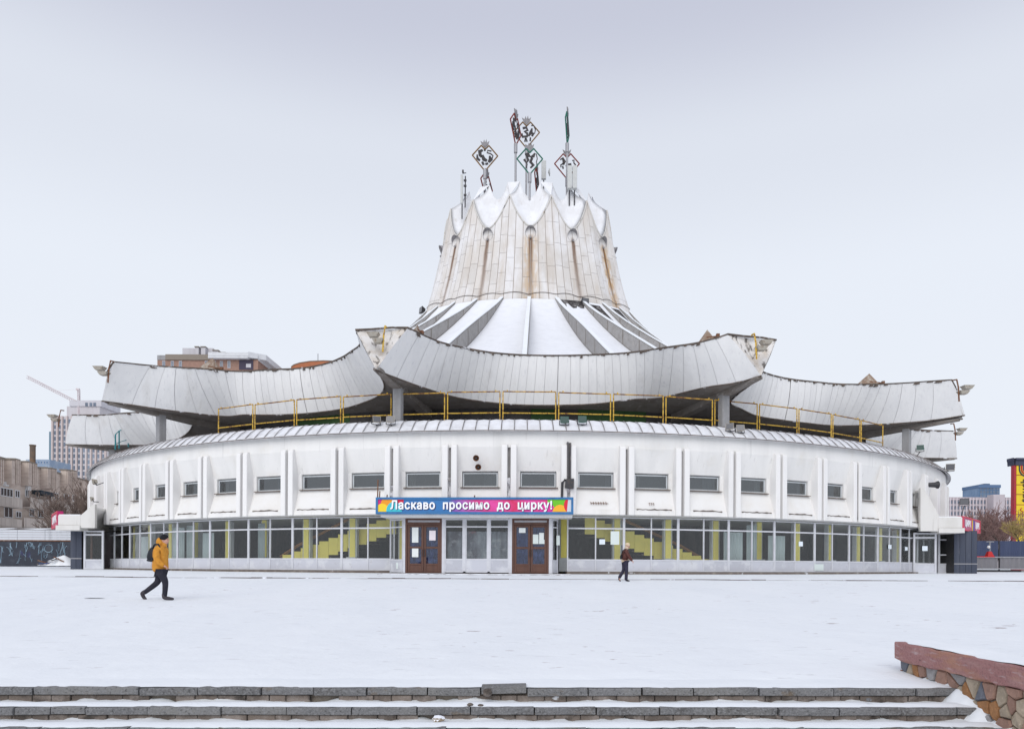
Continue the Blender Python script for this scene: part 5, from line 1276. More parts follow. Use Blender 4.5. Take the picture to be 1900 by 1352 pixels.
# ================================================================== EMBLEMS ON THE TOWER
def frame_at(px, py, d, yaw):
    o = P(px, py, d); r = Vector((cos(yaw), sin(yaw), 0)); n = Vector((sin(yaw), -cos(yaw), 0)); return o, r, n
UP = Vector((0, 0, 1))
def emblem(label, px, py, d, yaw, half, tube_m, figure, pole_y, pole_px=None, body=True):
    """diamond of lamps round a cut out animal, a small crown on top; half: half height in metres"""
    o, r, n = frame_at(px, py, d, yaw)
    s = half; base = P(pole_px or px, pole_y, d)
    t = thing('emblem_sign', label, 'emblem', base, 'emblem signs over the tower')
    L = lambda x, z, k=0: o + r * (x * s) + UP * (z * s) + n * k
    pts = [(-.30, .80), (-1.0, 0), (0, -1.22), (1.0, 0), (.30, .80), (0, .48), (-.30, .80)]
    m = MB()
    for (a, b), (c, e) in zip(pts[:-1], pts[1:]): m.tube([L(a, b), L(c, e)], .075, 5)
    m.build('diamond_frame', tube_m, t)
    m = MB()   # crown
    m.prism([L(-.26, .86), L(0, .56), L(.26, .86), L(.33, 1.12), L(.16, .98), L(.10, 1.26), L(0, 1.0), L(-.08, 1.22), L(-.16, .98), L(-.36, 1.10)], n * .10); m.build('crown', crown_m, t)
    for stroke in figure:
        pp, rr_ = stroke; m = MB(); k = len(pp)
        lft, rgt = [], []
        for i, (x, z) in enumerate(pp):
            x0, z0 = pp[max(i - 1, 0)]; x1, z1 = pp[min(i + 1, k - 1)]; dx, dz = x1 - x0, z1 - z0; l = sqrt(dx * dx + dz * dz) or 1
            w = rr_[i] if isinstance(rr_, (list, tuple)) else rr_
            lft.append((x - dz / l * w, z + dx / l * w)); rgt.append((x + dz / l * w, z - dx / l * w))
        for i in range(k - 1):
            q = [L(*lft[i]), L(*lft[i + 1]), L(*rgt[i + 1]), L(*rgt[i])]
            m.prism(q, n * .07)
        m.build('animal_cutout', cutout, t)
    m = MB(); top = L(0, -1.18) if pole_px is None else L(0, -1.1)
    m.tube([Vector((top.x, top.y, base.z)), top], .12, 7); m.tube([top + UP * -.9, top + UP * .1], .2, 7); m.build('pole', steel, t)
    return t
LION = [([(-.18, .42), (-.42, .30), (-.38, .0), (-.28, -.15)], [.08, .15, .13, .06]), ([(-.10, .40), (.05, .42)], .06), ([(-.62, .05), (-.6, -.25), (-.40, -.42)], [.05, .10, .08]), ([(-.22, .02), (-.1, -.3), (.15, -.42)], [.10, .15, .10]),
        ([(.35, -.02), (.45, -.3), (.28, -.52)], [.06, .17, .10]), ([(.5, .35), (.2, .40), (.15, .22), (.45, .14), (.62, 0), (.55, -.25)], .045), ([(-.22, -.5), (-.10, -.75)], .09), ([(.02, -.68), (.25, -.62)], .08)]
BEAR = [([(-.30, .30), (-.02, .36), (.08, .15), (-.15, .05), (.05, -.08), (.05, -.32), (-.3, -.35), (-.38, -.1)], [.09, .09, .09, .08, .09, .09, .09, .08]), ([(.42, .30), (.35, .0), (.15, -.3)], [.05, .13, .06]), ([(.55, -.05), (.42, -.3)], .08), ([(.35, .52), (.55, .5), (.68, .2), (.62, -.1)], .035), ([(-.06, -.45), (-.14, -.7), (.05, -.7), (-.06, -.45)], .06), ([(.3, -.4), (.28, -.68)], .06)]
PONY = [([(-.38, .32), (-.12, .36), (.02, .2), (-.30, .18)], [.07, .12, .10, .05]), ([(-.45, -.05), (-.25, -.32), (-.1, -.1), (-.22, .1)], .08), ([(-.2, -.4), (-.28, -.72)], .05), ([(.05, .1), (.28, .2), (.40, .42)], [.07, .12, .06]), ([(.18, .05), (.05, -.25), (.28, -.5), (.05, -.72)], [.10, .11, .11, .06]), ([(.5, .38), (.58, 0), (.5, -.3)], .035)]
HORSE = [([(-.55, .30), (-.35, .42), (-.22, .15), (-.3, -.1)], [.04, .10, .14, .08]), ([(-.3, .0), (-.5, -.12), (-.48, -.3)], .05), ([(-.1, -.1), (.12, -.15), (.36, -.12)], [.12, .14, .15]), ([(.42, .22), (.56, .28), (.55, .05), (.7, -.12)], .05), ([(-.35, -.2), (-.3, -.42)], .06), ([(.3, -.2), (.25, -.5)], .07)]
emblem('amber framed diamond with a curly tailed beast, leftmost over the tower', 900, 289, 77, .05, 1.38, fr_amber, LION, 372)
emblem('amber framed diamond highest behind the tower crown', 977, 246, 83, 0, 1.52, fr_amber, BEAR, 366, 970)
emblem('green framed diamond with a small dark beast in front of the highest one', 983, 295, 76, 0, 1.38, fr_green, PONY, 372)
emblem('red framed diamond with a rearing horse beside the antenna cabinet', 1052, 304, 82, 0, 1.44, fr_red, HORSE, 378)
emblem('narrow edge turned red diamond on the tallest pole left of the middle', 957, 237, 79, 1.20, 1.62, fr_red, LION, 338)
emblem('slim edge turned green diamond on the tallest pole at the right', 1052.5, 235, 77, 1.38, 1.62, fr_green, PONY, 378)
emblem('narrow turned red diamond under the leftmost amber one', 903, 343, 78.5, 1.15, 1.42, fr_red, HORSE, 372)
emblem('small dark edge turned diamond right of the green one', 996, 333, 79, 1.38, 1.42, fr_red, BEAR, 366)
def antenna(label, px, y0, y1, d, w, dep, n=1, gap=0.0):
    t = thing('phone_antenna', label, 'antenna', P(px, y1 + 16, d))
    for i in range(n):
        a, b = P(px + i * gap, y0, d), P(px + i * gap, y1, d); m = MB(); m.box((a.x, d, (a.z + b.z) / 2), (w, dep, a.z - b.z)); bevel(m.build('shell', antenna_m, t), .04, 2)
        m = MB(); m.tube([Vector((b.x, d + dep, b.z - 1.5)), Vector((b.x, d + dep, a.z - .2))], .07, 6); m.box((b.x, d + dep * .6, b.z + .5), (.14, dep, .14)); m.box((b.x, d + dep * .6, a.z - .5), (.14, dep, .14)); m.build('mount', dark_metal, t)
    return t
antenna('grey antenna panel with a small dish right of the crown middle', 1009, 299, 333, 80, .52, .35)
p = P(1017, 320, 79.8); t2 = MB(); t2.tube([p + Vector((0, 0, 0)), p + Vector((.12, -.02, 0)), p + Vector((.2, -.03, 0))], [.05, .38, .40], 14); tag(t2.build('antenna_dish', antenna_m), 'small grey dish fixed beside the antenna panel', 'antenna')
antenna('pair of grey antenna cabinets side by side before the red horse diamond', 1057, 309, 351, 76, .48, .5, 2, 9.5)
antenna('slim antenna mast with a panel on the left edge of the crown', 857, 325, 378, 77, .26, .3)
t = thing('antenna_mast', 'thin black mast with small brackets at the left edge of the crown', 'antenna', P(863, 385, 77))
m = MB(); m.tube([P(863, 385, 77), P(863.5, 327, 77)], .07, 6); m.build('pole', dark_metal, t)
m = MB()
for y in (335, 345, 362): m.box(P(863, y, 76.9), (.3, .14, .18))
m.tube([P(858, 322, 77), P(865, 321, 77)], .05, 5); m.box(P(859, 318, 77), (.18, .18, .25)); m.build('bracket', dark_metal, t)

# ================================================================== SURROUNDINGS
brick_b = M('buff_brick', (.60, .51, .445), [((.45, .365, .31), 1.0, (1, 1, 3), .45, .65, .7), ((.48, .41, .36), 2.4, (1, 1, 5), .5, .7, .6)], bump=.3, bscale=3, bstretch=(1, 1, 4))
brick_r = M('red_brick', (.33, .20, .155), [((.24, .15, .12), 1.2, (1, 1, 3), .45, .65, .7), ((.42, .29, .24), 2.4, (1, 1, 5), .5, .7, .6)])
far_wall = M('pale_far_wall', (.56, .55, .58), [((.46, .44, .47), .6, V, .45, .7, .6)])
far_pink = M('pinkish_far_wall', (.47, .42, .44), [((.38, .34, .36), .5, S1, .45, .7, .6)])
far_glass = M('far_window', (.10, .125, .17), [((.25, .30, .38), .12, S1, .45, .65, .8)], rough=.15, spec=.6)
blue_glass = M('blue_curtain_wall', (.075, .15, .27), [((.15, .24, .37), .15, S1, .45, .65, .7)], rough=.15, spec=.6)
trim_l = M('light_trim', (.66, .67, .69), [((.5, .5, .52), 1, S1, .5, .7, .5)])
trim_d = M('brown_parapet', (.25, .215, .18))
orange_roof = M('orange_roof_sheet', (.42, .155, .075), [((.33, .12, .07), .8, S1, .5, .7, .7)])
crane_m = M('crane_red', (.60, .52, .53), [((.7, .66, .67), 1.5, S1, .5, .6, .8)])
pvc = M('white_pvc', (.76, .77, .78))
balc = M('balcony_board', (.46, .41, .37), [((.30, .26, .23), 1.5, V, .5, .7, .7)], rnd=.2)
win_d = M('dark_window', (.035, .045, .055), rough=.15, spec=.6)

def winset(parent, mesh_win, mesh_pane, spots):
    for p in spots:
        w = bpy.data.objects.new('window', mesh_win); COL.objects.link(w); w.parent = parent; w.location = Vector(p) - WL[parent]; WL[w] = Vector(p)
        if mesh_pane:
            q = bpy.data.objects.new('pane', mesh_pane); COL.objects.link(q); q.parent = w
def block(name, label, cat, x0, x1, ytop, d, depth, base_z, wall_m, cols, rows, ztop_w, zbot_w, wfrac=.55, hfrac=.6, frame_m=None, pane_m=None, margin=.03, yaw=0.0, edge_x=None):
    a = P(x0, ytop, d); b = P(x1, ytop, d); zt_ = a.z * .5 + b.z * .5
    t = thing(name, label, cat, ((a.x + b.x) / 2, d + depth / 2, base_z))
    m = MB(); m.box8((a.x, d, base_z), (b.x, d + depth, zt_)); m.build('wall', wall_m, t)
    if cols:
        Wd = b.x - a.x; cw = Wd * (1 - 2 * margin) / cols; rh = (ztop_w - zbot_w) / rows
        mw, mp = MB(), MB(); w, h = cw * wfrac, rh * hfrac
        mw.box((0, -.06, 0), (w, .16, h)); me = mw.mesh('window', frame_m or trim_l)
        mp.box((0, -.145, 0), (w * .86, .03, h * .88)); mpe = mp.mesh('pane', pane_m or far_glass)
        winset(t, me, mpe, [(a.x + Wd * margin + cw * (i + .5), d, zbot_w + rh * (j + .5)) for j in range(rows) for i in range(cols)])
    return t, a.x, b.x, zt_
# -- office block on the right with its blue glass tower
def zq(px, py, d): return P(px, py, d).z
d = 260
t, ax_, bx_, zt_ = block('office_block', 'long pinkish grey office block far off on the right', 'building', 1752, 1882, 922, d, 30, -1, far_pink, 20, 7, zq(1800, 926, d), zq(1800, 1000, d), .55, .62, far_pink, far_glass)
m = MB()
for i in range(21): xx = ax_ + (bx_ - ax_) * (.03 + .94 * i / 20); m.box8((xx - .18, d - .45, -1), (xx + .18, d - .003, zt_ - .2))
for j in range(8): zz = zq(1800, 1000, d) + (zq(1800, 926, d) - zq(1800, 1000, d)) * j / 7; m.box8((ax_, d - .35, zz - .15), (bx_, d - .004, zz + .15))
struct(m.build('facade_grid', M('pale_pink_grid', (.56, .50, .52)), t), 'stuff')
m = MB(); m.box8((P(1830, 900, d).x, d - 4, -1), (P(1851, 900, d).x, d - .5, zq(1840, 919, d))); m.build('projecting_bay', far_pink, t)
d = 330
t, ax_, bx_, zt_ = block('glass_tower', 'dark blue glass tower rising behind the pinkish office block', 'building', 1816, 1855, 899, d, 12, -1, blue_glass, 6, 3, zq(1830, 903, d), zq(1830, 922, d), .86, .8, blue_glass, far_glass)
m = MB(); m.box8((ax_ - .3, d - .4, zt_ - 1.4), (bx_ + .3, d + 12, zt_)); m.box8((ax_ + 4, d + 2, zt_), (ax_ + 6.5, d + 6, zt_ + .8)); m.build('roof_band', M('tower_band', (.10, .16, .27)), t)
# -- yellow sign building at the right edge
d = 100
t = thing('sign_building', 'yellow clad building with red edge and dark cornice cut by the right frame edge', 'building', P(1900, 1040, d))
x0 = P(1882, 900, d).x; x1 = x0 + 8; ztp = zq(1882, 863, d); zbt = -.3
m = MB(); m.box8((x0, d, zbt), (x1, d + .7, ztp)); m.build('wall', M('red_edge', (.40, .045, .06), [((.3, .06, .07), 1, S1, .5, .7, .6)]), t)
yp = M('yellow_cladding', (.76, .55, .03), [((.66, .46, .03), .5, S1, .5, .7, .6)], rough=.5)
zl = [ztp] + [zq(1882, y, d) for y in (881, 899, 917, 936, 954, 972, 990, 1008)]
for a, b in zip(zl[:-1], zl[1:]):
    m = MB(); m.box8((x0 + .26, d - .08, b + .05), (x1, d - .003, a - .05)); m.build('cladding_panel', yp, t)
m = MB(); pr = [(0, 0), (-.15, .25), (-.15, .5), (-.42, .75), (-.42, 1.02), (0, 1.02)]
m.prism([(x0 + a_, d + .0 + a_, ztp + b_) for a_, b_ in pr], (0, 1.4, 0)); m.box8((x0 + .0, d - .42, ztp + .72), (x1, d + 1.2, ztp + 1.0)); m.box8((x0 + .05, d - .2, ztp), (x1, d + 1.0, ztp + .7)); m.build('cornice', M('dark_cornice', (.06, .065, .10)), t)
tx0 = P(1893.3, 900, d).x
black_l = M('black_letter', (.02, .02, .022), rough=.4)
place_text('touch', black_l, t, lambda u, v, k: (tx0 + .95 - v, d - .10 - k * .5, u), zq(1890, 931.5, d), zq(1890, 888, d), 0, 1.0, .02)
for r_, c_ in ((.42, (.03, .05, .22)), (.72, (.55, .03, .06)), (1.02, (.05, .06, .10))):
    m = MB(); cz = zq(1890, 870, d); cx_ = tx0 + .80
    m.tube([Vector((cx_ - r_, d - .12, cz + .5))] + [Vector((cx_ - r_ * cos(a), d - .12, cz - r_ * sin(a))) for a in [pi * i / 10 for i in range(11)]] + [Vector((cx_ + r_, d - .12, cz + .5))], .10, 4); m.build('logo_arc', M('logo_ink', c_), t)
m = MB(); rr = random.Random(4); zz = zq(1893, 948, d)
m.tube([Vector((tx0 + .1 + .22 * sin(i * 1.1), d - .11, zz + .12 * i - .3)) for i in range(7)], .06, 4); m.build('script_mark', M('script_red', (.5, .06, .05)), t)
# -- fences on the right
navy_f = M('navy_fence', (.045, .06, .12), [((.08, .10, .16), 2, V, .5, .7, .6)], rough=.6); grey_f = M('grey_fence', (.19, .185, .20), [((.28, .27, .28), 2, V, .5, .7, .7)], rough=.7)
d = 64
t = thing('site_fence', 'tall fence with navy upper sheets and grey corrugated lower sheets on the right', 'fence', P(1860, 1056, d))
x0, x1 = P(1806, 1030, d).x, P(1806, 1030, d).x + 24
def corr(m, xa, xb, za, zb, y, step, amp):
    n = int((xb - xa) / step); vs = [(xa + i * step, y + (amp if i % 2 else 0), z) for z in (za, zb) for i in range(n + 1)]
    m.add(vs, [(i, i + 1, n + 2 + i, n + 1 + i) for i in range(n)])
for i in range(10):
    a, b = x0 + 2.4 * i, x0 + 2.4 * (i + 1) - .03
    m = MB(); corr(m, a, b, zq(1850, 1032, d), zq(1850, 1003, d), d + .03 + .02 * (i % 2), .12, .04); m.build('upper_sheet', navy_f, t)
    m = MB(); corr(m, a, b, zq(1850, 1054, d), zq(1850, 1034, d), d, .22, .06); m.build('lower_sheet', grey_f, t)
    m = MB(); m.box8((a - .05, d + .06, -.32), (a + .05, d + .16, zq(1850, 1003, d))); m.build('post', dark_metal, t)
for z in (1033, 1054.5): m = MB(); m.box8((x0, d - .06, zq(1850, z, d) - .06), (x1, d + .05, zq(1850, z, d) + .05)); m.build('rail', steel, t)
for a, b, mm in ((0, 4.4, dark_metal), (4.4, 8.3, conc), (8.3, 24, dark_metal)):
    m = MB(); m.box8((x0 + a, d + .1, -.33), (x0 + b - .04, d + .35, zq(1850, 1055, d) - .08)); m.build('base_block', mm, t)
d = 60
t = thing('red_machine', 'small red machine with a pale lamp on its mast behind the grey fence rail', 'machine', P(1839, 1034, d))
m = MB(); c = P(1839, 1033, d); m.add([c + Vector(q) for q in ((-.28, 0, 0), (.30, 0, 0), (.30, .5, 0), (-.28, .5, 0), (-.12, .15, .48), (.14, .15, .48), (.14, .35, .48), (-.12, .35, .48))], [(3, 2, 1, 0), (4, 5, 6, 7), (0, 1, 5, 4), (1, 2, 6, 5), (2, 3, 7, 6), (3, 0, 4, 7)]); m.box(c + Vector((-.5, .2, .03)), (1.6, .5, .07)); m.build('body', M('machine_red', (.5, .03, .03), rough=.4), t)
m = MB(); m.tube([c + Vector((.05, .25, .4)), c + Vector((.05, .25, 1.3))], .05, 5); m.tube([c + Vector((-.25, .25, 1.3)), c + Vector((.4, .25, 1.3))], .04, 4); m.build('mast', steel, t)
bm_ = bmesh.new(); bmesh.ops.create_uvsphere(bm_, u_segments=10, v_segments=6, radius=.13); me = bpy.data.meshes.new('lamp'); bm_.to_mesh(me); bm_.free(); me.materials.append(pvc)
o = bpy.data.objects.new('lamp', me); COL.objects.link(o); o.parent = t; o.location = c + Vector((-.08, .2, .85)) - WL[t]
# -- left: brick flats with balconies
d0, d1 = 92.0, 128.0
A_, B_ = P(-60, 900, d0), P(168, 900, d1)
t = thing('brick_flats', 'buff brick apartment block with white framed windows and shabby balconies on the left', 'building', ((A_.x + B_.x) / 2, (d0 + d1) / 2, -.3))
dirv = Vector((B_.x - A_.x, B_.y - A_.y, 0)); Lf = dirv.length; dirv.normalize(); nrm = Vector((dirv.y, -dirv.x, 0))
def fpt(px):
    u, v = unroll(px, 950); r = Vector((u / F, 1, 0)); # where the sight line meets the facade
    det = r.x * (-dirv.y) + dirv.x * r.y; k = (A_.x * (-dirv.y) + dirv.x * A_.y) / det
    q = r * k; return (q - Vector((A_.x, A_.y, 0))).dot(dirv), k
def fz(px, py): s, k = fpt(px); return P(px, py, k).z
def FB(m, s0, s1, z0, z1, o0, o1):   # box on the facade, o: out of the wall
    q = [Vector((A_.x, A_.y, 0)) + dirv * s + nrm * o for s, o in ((s0, o1), (s1, o1), (s1, o0), (s0, o0))]
    m.hexa([p + Vector((0, 0, z0)) for p in q] + [p + Vector((0, 0, z1)) for p in q])
ztp = fz(60, 866)
m = MB(); FB(m, 0, Lf, -.3, ztp, -12, 0); m.build('wall', brick_b, t)
m = MB(); FB(m, 0, Lf, ztp, ztp + .25, -12, .12); m.build('coping', trim_d, t)
for pa, pb, y0, y1 in ((6, 12, 853, 898), (14.5, 23, 852, 897), (38, 44, 857, 900), (46, 55, 859, 900), (74, 80, 868, 905), (83, 92, 869, 906), (112, 120, 872, 908), (123, 130, 873, 908), (-20, -8, 850, 896)):
    m = MB(); FB(m, fpt(pa)[0], fpt(pb)[0], fz(pa, y1), fz(pa, y0), .003, .9); m.build('pilaster', brick_b, t)
    for q_ in (.15, .5, .85): m = MB(); sa_, sb_ = fpt(pa)[0], fpt(pb)[0]; FB(m, sa_ + (sb_ - sa_) * q_ - .12, sa_ + (sb_ - sa_) * q_ + .12, fz(pa, y1 - 1), fz(pa, y0) - .02, .905, 1.08); m.build('pilaster_rib', brick_b, t)
    m = MB(); FB(m, fpt(pa)[0] - .1, fpt(pb)[0] + .1, fz(pa, y0), fz(pa, y0) + .2, -.2, 1.0); m.build('coping', trim_d, t)
def fwin(pa, pb, y0, y1, frame=True, n=2):
    s0, s1 = fpt(pa)[0], fpt(pb)[0]; z1, z0 = fz((pa + pb) / 2, y0), fz((pa + pb) / 2, y1); w = .11
    m = MB(); FB(m, s0, s1, z0, z0 + w, .004, .08); FB(m, s0, s1, z1 - w, z1, .004, .08); FB(m, s0, s0 + w, z0 + w, z1 - w, .004, .078); FB(m, s1 - w, s1, z0 + w, z1 - w, .004, .078)
    for i in range(1, n): q = s0 + (s1 - s0) * i / n; FB(m, q - w * .5, q + w * .5, z0 + w, z1 - w, .004, .076)
    wn = m.build('window', pvc, t)
    m = MB(); FB(m, s0 + w, s1 - w, z0 + w, z1 - w, .006, .03); m.build('pane', win_d, wn)
for q in ((0, 23, 905, 921, 1, 4), (27, 36, 909, 923, 1, 2), (84, 95, 916, 928), (7, 23, 940, 960, 1, 2), (29, 39, 948, 960), (54, 63, 944, 958), (100, 112, 940, 955), (118, 127, 916, 928), (46, 53, 908, 922), (66, 74, 910, 922), (100, 108, 914, 927), (70, 80, 946, 960), (86, 94, 944, 957), (134, 142, 918, 930), (-16, -4, 905, 920, 1, 3), (-16, -4, 940, 958, 1, 3)):
    fwin(*q)
def balcony(pa, pb, y0, y1, parts):
    s0, s1 = fpt(pa)[0], fpt(pb)[0]; zb_, zt_ = fz((pa + pb) / 2, y1), fz((pa + pb) / 2, y0)
    bt = MB(); FB(bt, s0, s1, zb_ - .15, zb_, .005, 1.3); bo = bt.build('balcony', balc, t)
    for i in range(parts):
        a, b = s0 + (s1 - s0) * i / parts, s0 + (s1 - s0) * (i + 1) / parts
        m = MB(); FB(m, a + .03, b - .03, zb_ + .02, zt_, 1.2, 1.26); m.build('front_board', balc, bo)
balcony(-20, 24, 922, 938, 4); balcony(39, 86, 926, 943, 3); balcony(96, 128, 930, 946, 2); balcony(-20, 24, 961, 976, 4); balcony(27, 90, 963, 980, 4)
m = MB(); FB(m, fpt(58)[0], fpt(84)[0], fz(70, 918), fz(70, 911), .01, 1.4); m.build('awning', M('dark_awning', (.03, .045, .06), snow=(.5, .8)), t)
for pa, y in ((5, 893), (47, 901), (13, 961)):
    m = MB(); s0 = fpt(pa)[0]; FB(m, s0, s0 + .8, fz(pa, y + 8), fz(pa, y), .01, .4); m.build('air_conditioner', pvc, t)
m = MB(); c0 = P(60.5, 866, 118); zt_ = P(60.5, 827, 118).z
m.tube([Vector((c0.x, 118, c0.z - 2)), Vector((c0.x, 118, zt_))], .43, 12); m.tube([Vector((c0.x, 118, zt_)), Vector((c0.x, 118, zt_ + .18))], .5, 12)
tag(m.build('chimney_pipe', M('chimney', (.16, .125, .10), [((.26, .17, .11), 1, S1, .45, .65, .8)])), 'brown round chimney standing above the buff brick flats', 'chimney')
# -- tower under construction, crane, small blue block
d = 300
conc_pale = M('tower_concrete', (.56, .54, .56), [((.48, .44, .45), .25, V, .45, .65, .7)])
t, ax_, bx_, zt_ = block('tower_block', 'unfinished tall tower block with strips of windows behind the left canopy', 'building', 95, 200, 772, d, 18, -1, conc_pale, 11, 12, zq(140, 776, d), zq(140, 905, d), .5, .78, M('tower_frame', (.60, .61, .65)), far_glass)
m = MB()
for i in range(12): xx = ax_ + (bx_ - ax_) * (.03 + .94 * i / 11); m.box8((xx - .35, d - .6, -1), (xx + .35, d - .005, zt_))
struct(m.build('facade_strip', M('strip_brick', (.52, .44, .42), [((.62, .60, .62), .2, V, .5, .7, .7)]), t), 'stuff')
m = MB(); m.box8((ax_ - 1.2, d + .5, -1), (ax_ - .05, d + 12, zq(95, 800, d))); m.build('scaffold_strip', M('scaffold_net', (.16, .24, .30)), t)
d = 320
a, b = P(124, 756, d), P(185, 743, d)
t2 = thing('slab_top', 'pale unfinished roof storey seen over the left canopy edge', 'building', P(150, 1040, d))
m = MB(); m.box8((a.x, d, a.z - 40), (b.x, d + 15, a.z + .6)); m.build('wall', conc_pale, t2); m = MB(); m.box8((P(130, 750, d).x, d - .5, a.z + .6), (b.x + 1, d + 15, b.z)); m.build('upper_storey', far_wall, t2)
for x in (162, 170, 177): m = MB(); q = P(x, 749, d); m.box((q.x, d - .55, q.z - .4), (1.2, .1, 1.6)); m.build('window', far_glass, t2)
t = thing('tower_crane', 'pale red tower crane with a long sloping jib above the left canopy', 'crane', P(146, 1040, d))
def lattice(m, p, q, w, n, r):
    ax3 = (q - p).normalized(); u = ax3.cross(Vector((0, 1, 0))).normalized() * w; v = Vector((0, 1, 0)) * w
    ch = [p + u * .5, p - u * .5 + v * .5, p - u * .5 - v * .5]; dl_ = (q - p)
    for c in ch: m.tube([c, c + dl_], r, 4)
    for i in range(n):
        for j in range(3):
            a_, b_ = ch[j], ch[(j + 1) % 3]; m.tube([a_ + dl_ * (i / n), b_ + dl_ * ((i + 1) / n)], r * .6, 3); m.tube([b_ + dl_ * (i / n), b_ + dl_ * (i / n) + (a_ - b_)], r * .6, 3)
m = MB(); lattice(m, P(142, 746, d), P(50, 699, d), 1.1, 22, .13); m.build('jib', crane_m, t)
m = MB(); lattice(m, P(146, 752, d), P(145.5, 722, d), .9, 8, .13); m.tube([P(149, 752, d), P(145.5, 722, d)], .14, 4); m.box(P(144.5, 722, d), (1.4, .8, .8)); m.build('tower_head', crane_m, t)
m = MB(); m.tube([P(146, 752, d), P(146, 1040, d)], .6, 4); m.build('mast', crane_m, t)
m = MB(); m.tube([P(145, 722, d), P(100, 722 + 3, d), P(75, 711, d)], .05, 3); m.build('stay_cable', crane_m, t)
block('blue_block', 'small bluish block peeping over the brick flats beside the chimney', 'building', 48, 92, 852, 210, 10, -1, M('bluish_wall', (.25, .32, .42), [((.4, .45, .5), .5, S1, .5, .6, .8)]), 8, 1, zq(70, 854, 210), zq(70, 861, 210), .6, .6, trim_l, blue_glass)
# -- brick house with penthouse behind the left canopy
d = 150
t, ax_, bx_, zt_ = block('brick_house', 'red brick house with a light balcony band behind the left canopy', 'building', 292, 479, 667, d, 16, 0, brick_r, 0, 0, 0, 0)
m = MB(); m.box8((P(308, 660, d).x, d - .3, zq(350, 668, d)), (P(390, 660, d).x, d + 15, zq(350, 658, d))); m.build('parapet', trim_d, t)
m = MB(); m.box8((P(292, 660, d).x, d - .1, zq(350, 668, d)), (P(307.5, 660, d).x, d + 15, zq(300, 659, d))); m.build('parapet', conc, t)
m = MB(); m.box8((P(390.5, 660, d).x, d - 1.2, zq(430, 667, d)), (P(464, 660, d).x, d + 15, zq(430, 663.5, d))); m.box8((P(390.5, 660, d).x, d - 1.15, zq(430, 663, d)), (P(464, 660, d).x, d + 15, zq(430, 656.5, d))); m.build('balcony_band', trim_l, t)
q0, q1 = P(464.2, 660, d), P(506, 684, d + 12)
m = MB(); z1, z0 = zq(464, 655.5, d), zq(464, 665.5, d); m.hexa([Vector((q0.x, d - 1.2, z0)), Vector((q0.x + 3, d + 1, z0)), Vector((q0.x + 3, d + 14, z0)), Vector((q0.x, d + 14, z0)), Vector((q0.x, d - 1.2, z1)), Vector((q0.x + 3, d + 1, z1)), Vector((q0.x + 3, d + 14, z1)), Vector((q0.x, d + 14, z1))]); m.build('balcony_end', trim_l, t)
m = MB(); q = P(506, 684, 160); m.hexa([Vector((bx_, d, 0)), Vector((q.x, 160, 0)), Vector((q.x, 170, 0)), Vector((bx_, d + 16, 0)), Vector((bx_, d, zq(478, 669, d))), Vector((q.x, 160, q.z)), Vector((q.x, 170, q.z)), Vector((bx_, d + 16, zq(478, 669, d)))]); m.build('side_wall', brick_r, t)
m = MB(); m.hexa([Vector((bx_ + .05, d - .2, zq(478, 669, d) + .003)), Vector((q.x + .3, 159.8, q.z)), Vector((q.x + .3, 170, q.z)), Vector((bx_ + .05, d + 16, zq(478, 669, d))), Vector((bx_ + .05, d - .2, zq(478, 659, d))), Vector((q.x + .3, 159.8, q.z + .9)), Vector((q.x + .3, 170, q.z + .9)), Vector((bx_ + .05, d + 16, zq(478, 659, d)))]); m.build('side_parapet', trim_l, t)
for x in (304, 320, 335, 383, 398, 411, 425):
    a, b = P(x - 2.8, 669.5, d), P(x + 2.8, 683, d); m = MB(); m.box8((a.x, d - .08, b.z), (b.x, d + .1, a.z)); w = m.build('window', far_wall, t)
    m = MB(); m.box8((a.x + .08, d - .11, b.z + .1), ((a.x + b.x) / 2 - .03, d - .07, a.z - .1)); m.build('pane', far_glass, w); m = MB(); m.box8(((a.x + b.x) / 2 + .03, d - .11, b.z + .1), (b.x - .08, d - .07, a.z - .1)); m.build('pane', far_glass, w)
a, b = P(444, 668, d), P(470, 686, d); m = MB(); m.box8((a.x, d - .1, b.z), (b.x, d + .1, a.z)); m.build('loggia', M('loggia_dark', (.07, .06, .09)), t)
a, b = P(457, 675, d), P(466, 682, d); m = MB(); m.box8((a.x, d - .14, b.z), (b.x, d - .103, a.z)); m.build('window', far_wall, t)
m = MB(); m.box8((P(338.5, 650, d + 6).x, d + 6, zq(350, 662, d + 6)), (P(395, 650, d + 6).x, d + 14, zq(350, 645.5, d + 6))); m.build('penthouse', far_wall, t)
for x0_, x1_, y in ((362, 368.5, 642.5), (373, 381, 642.5), (395, 405, 649), (406, 418, 653)):
    m = MB(); m.box8((P(x0_, 650, d + 5).x, d + 5, zq(350, 664, d + 5)), (P(x1_, 650, d + 5).x, d + 9, zq(350, y + 1.5, d + 5))); o = m.build('chimney', far_wall, t)
    m = MB(); m.box8((P(x0_ - .8, 650, d + 5).x, d + 4.8, zq(350, y + 1.4, d + 5)), (P(x1_ + .8, 650, d + 5).x, d + 9.2, zq(350, y, d + 5))); m.build('chimney_cap', trim_d, o)
d = 155
t = thing('orange_roof_house', 'curved orange sheet roof showing above the left canopy edge', 'building', P(580, 1040, d))
pts = [(540, 681), (545, 677), (556, 673.5), (575, 670.5), (600, 669.5), (616, 670), (624, 672)]
m = MB(); poly = [P(x, y, d) for x, y in pts] + [P(624, 690, d), P(540, 690, d)]; m.prism(poly, (0, 9, 0)); m.build('roof', orange_roof, t)
m = MB(); m.box8((P(542, 690, d).x, d + .5, -.3), (P(622, 690, d).x, d + 8.5, zq(580, 690, d) + .01)); m.build('wall', brick_r, t)
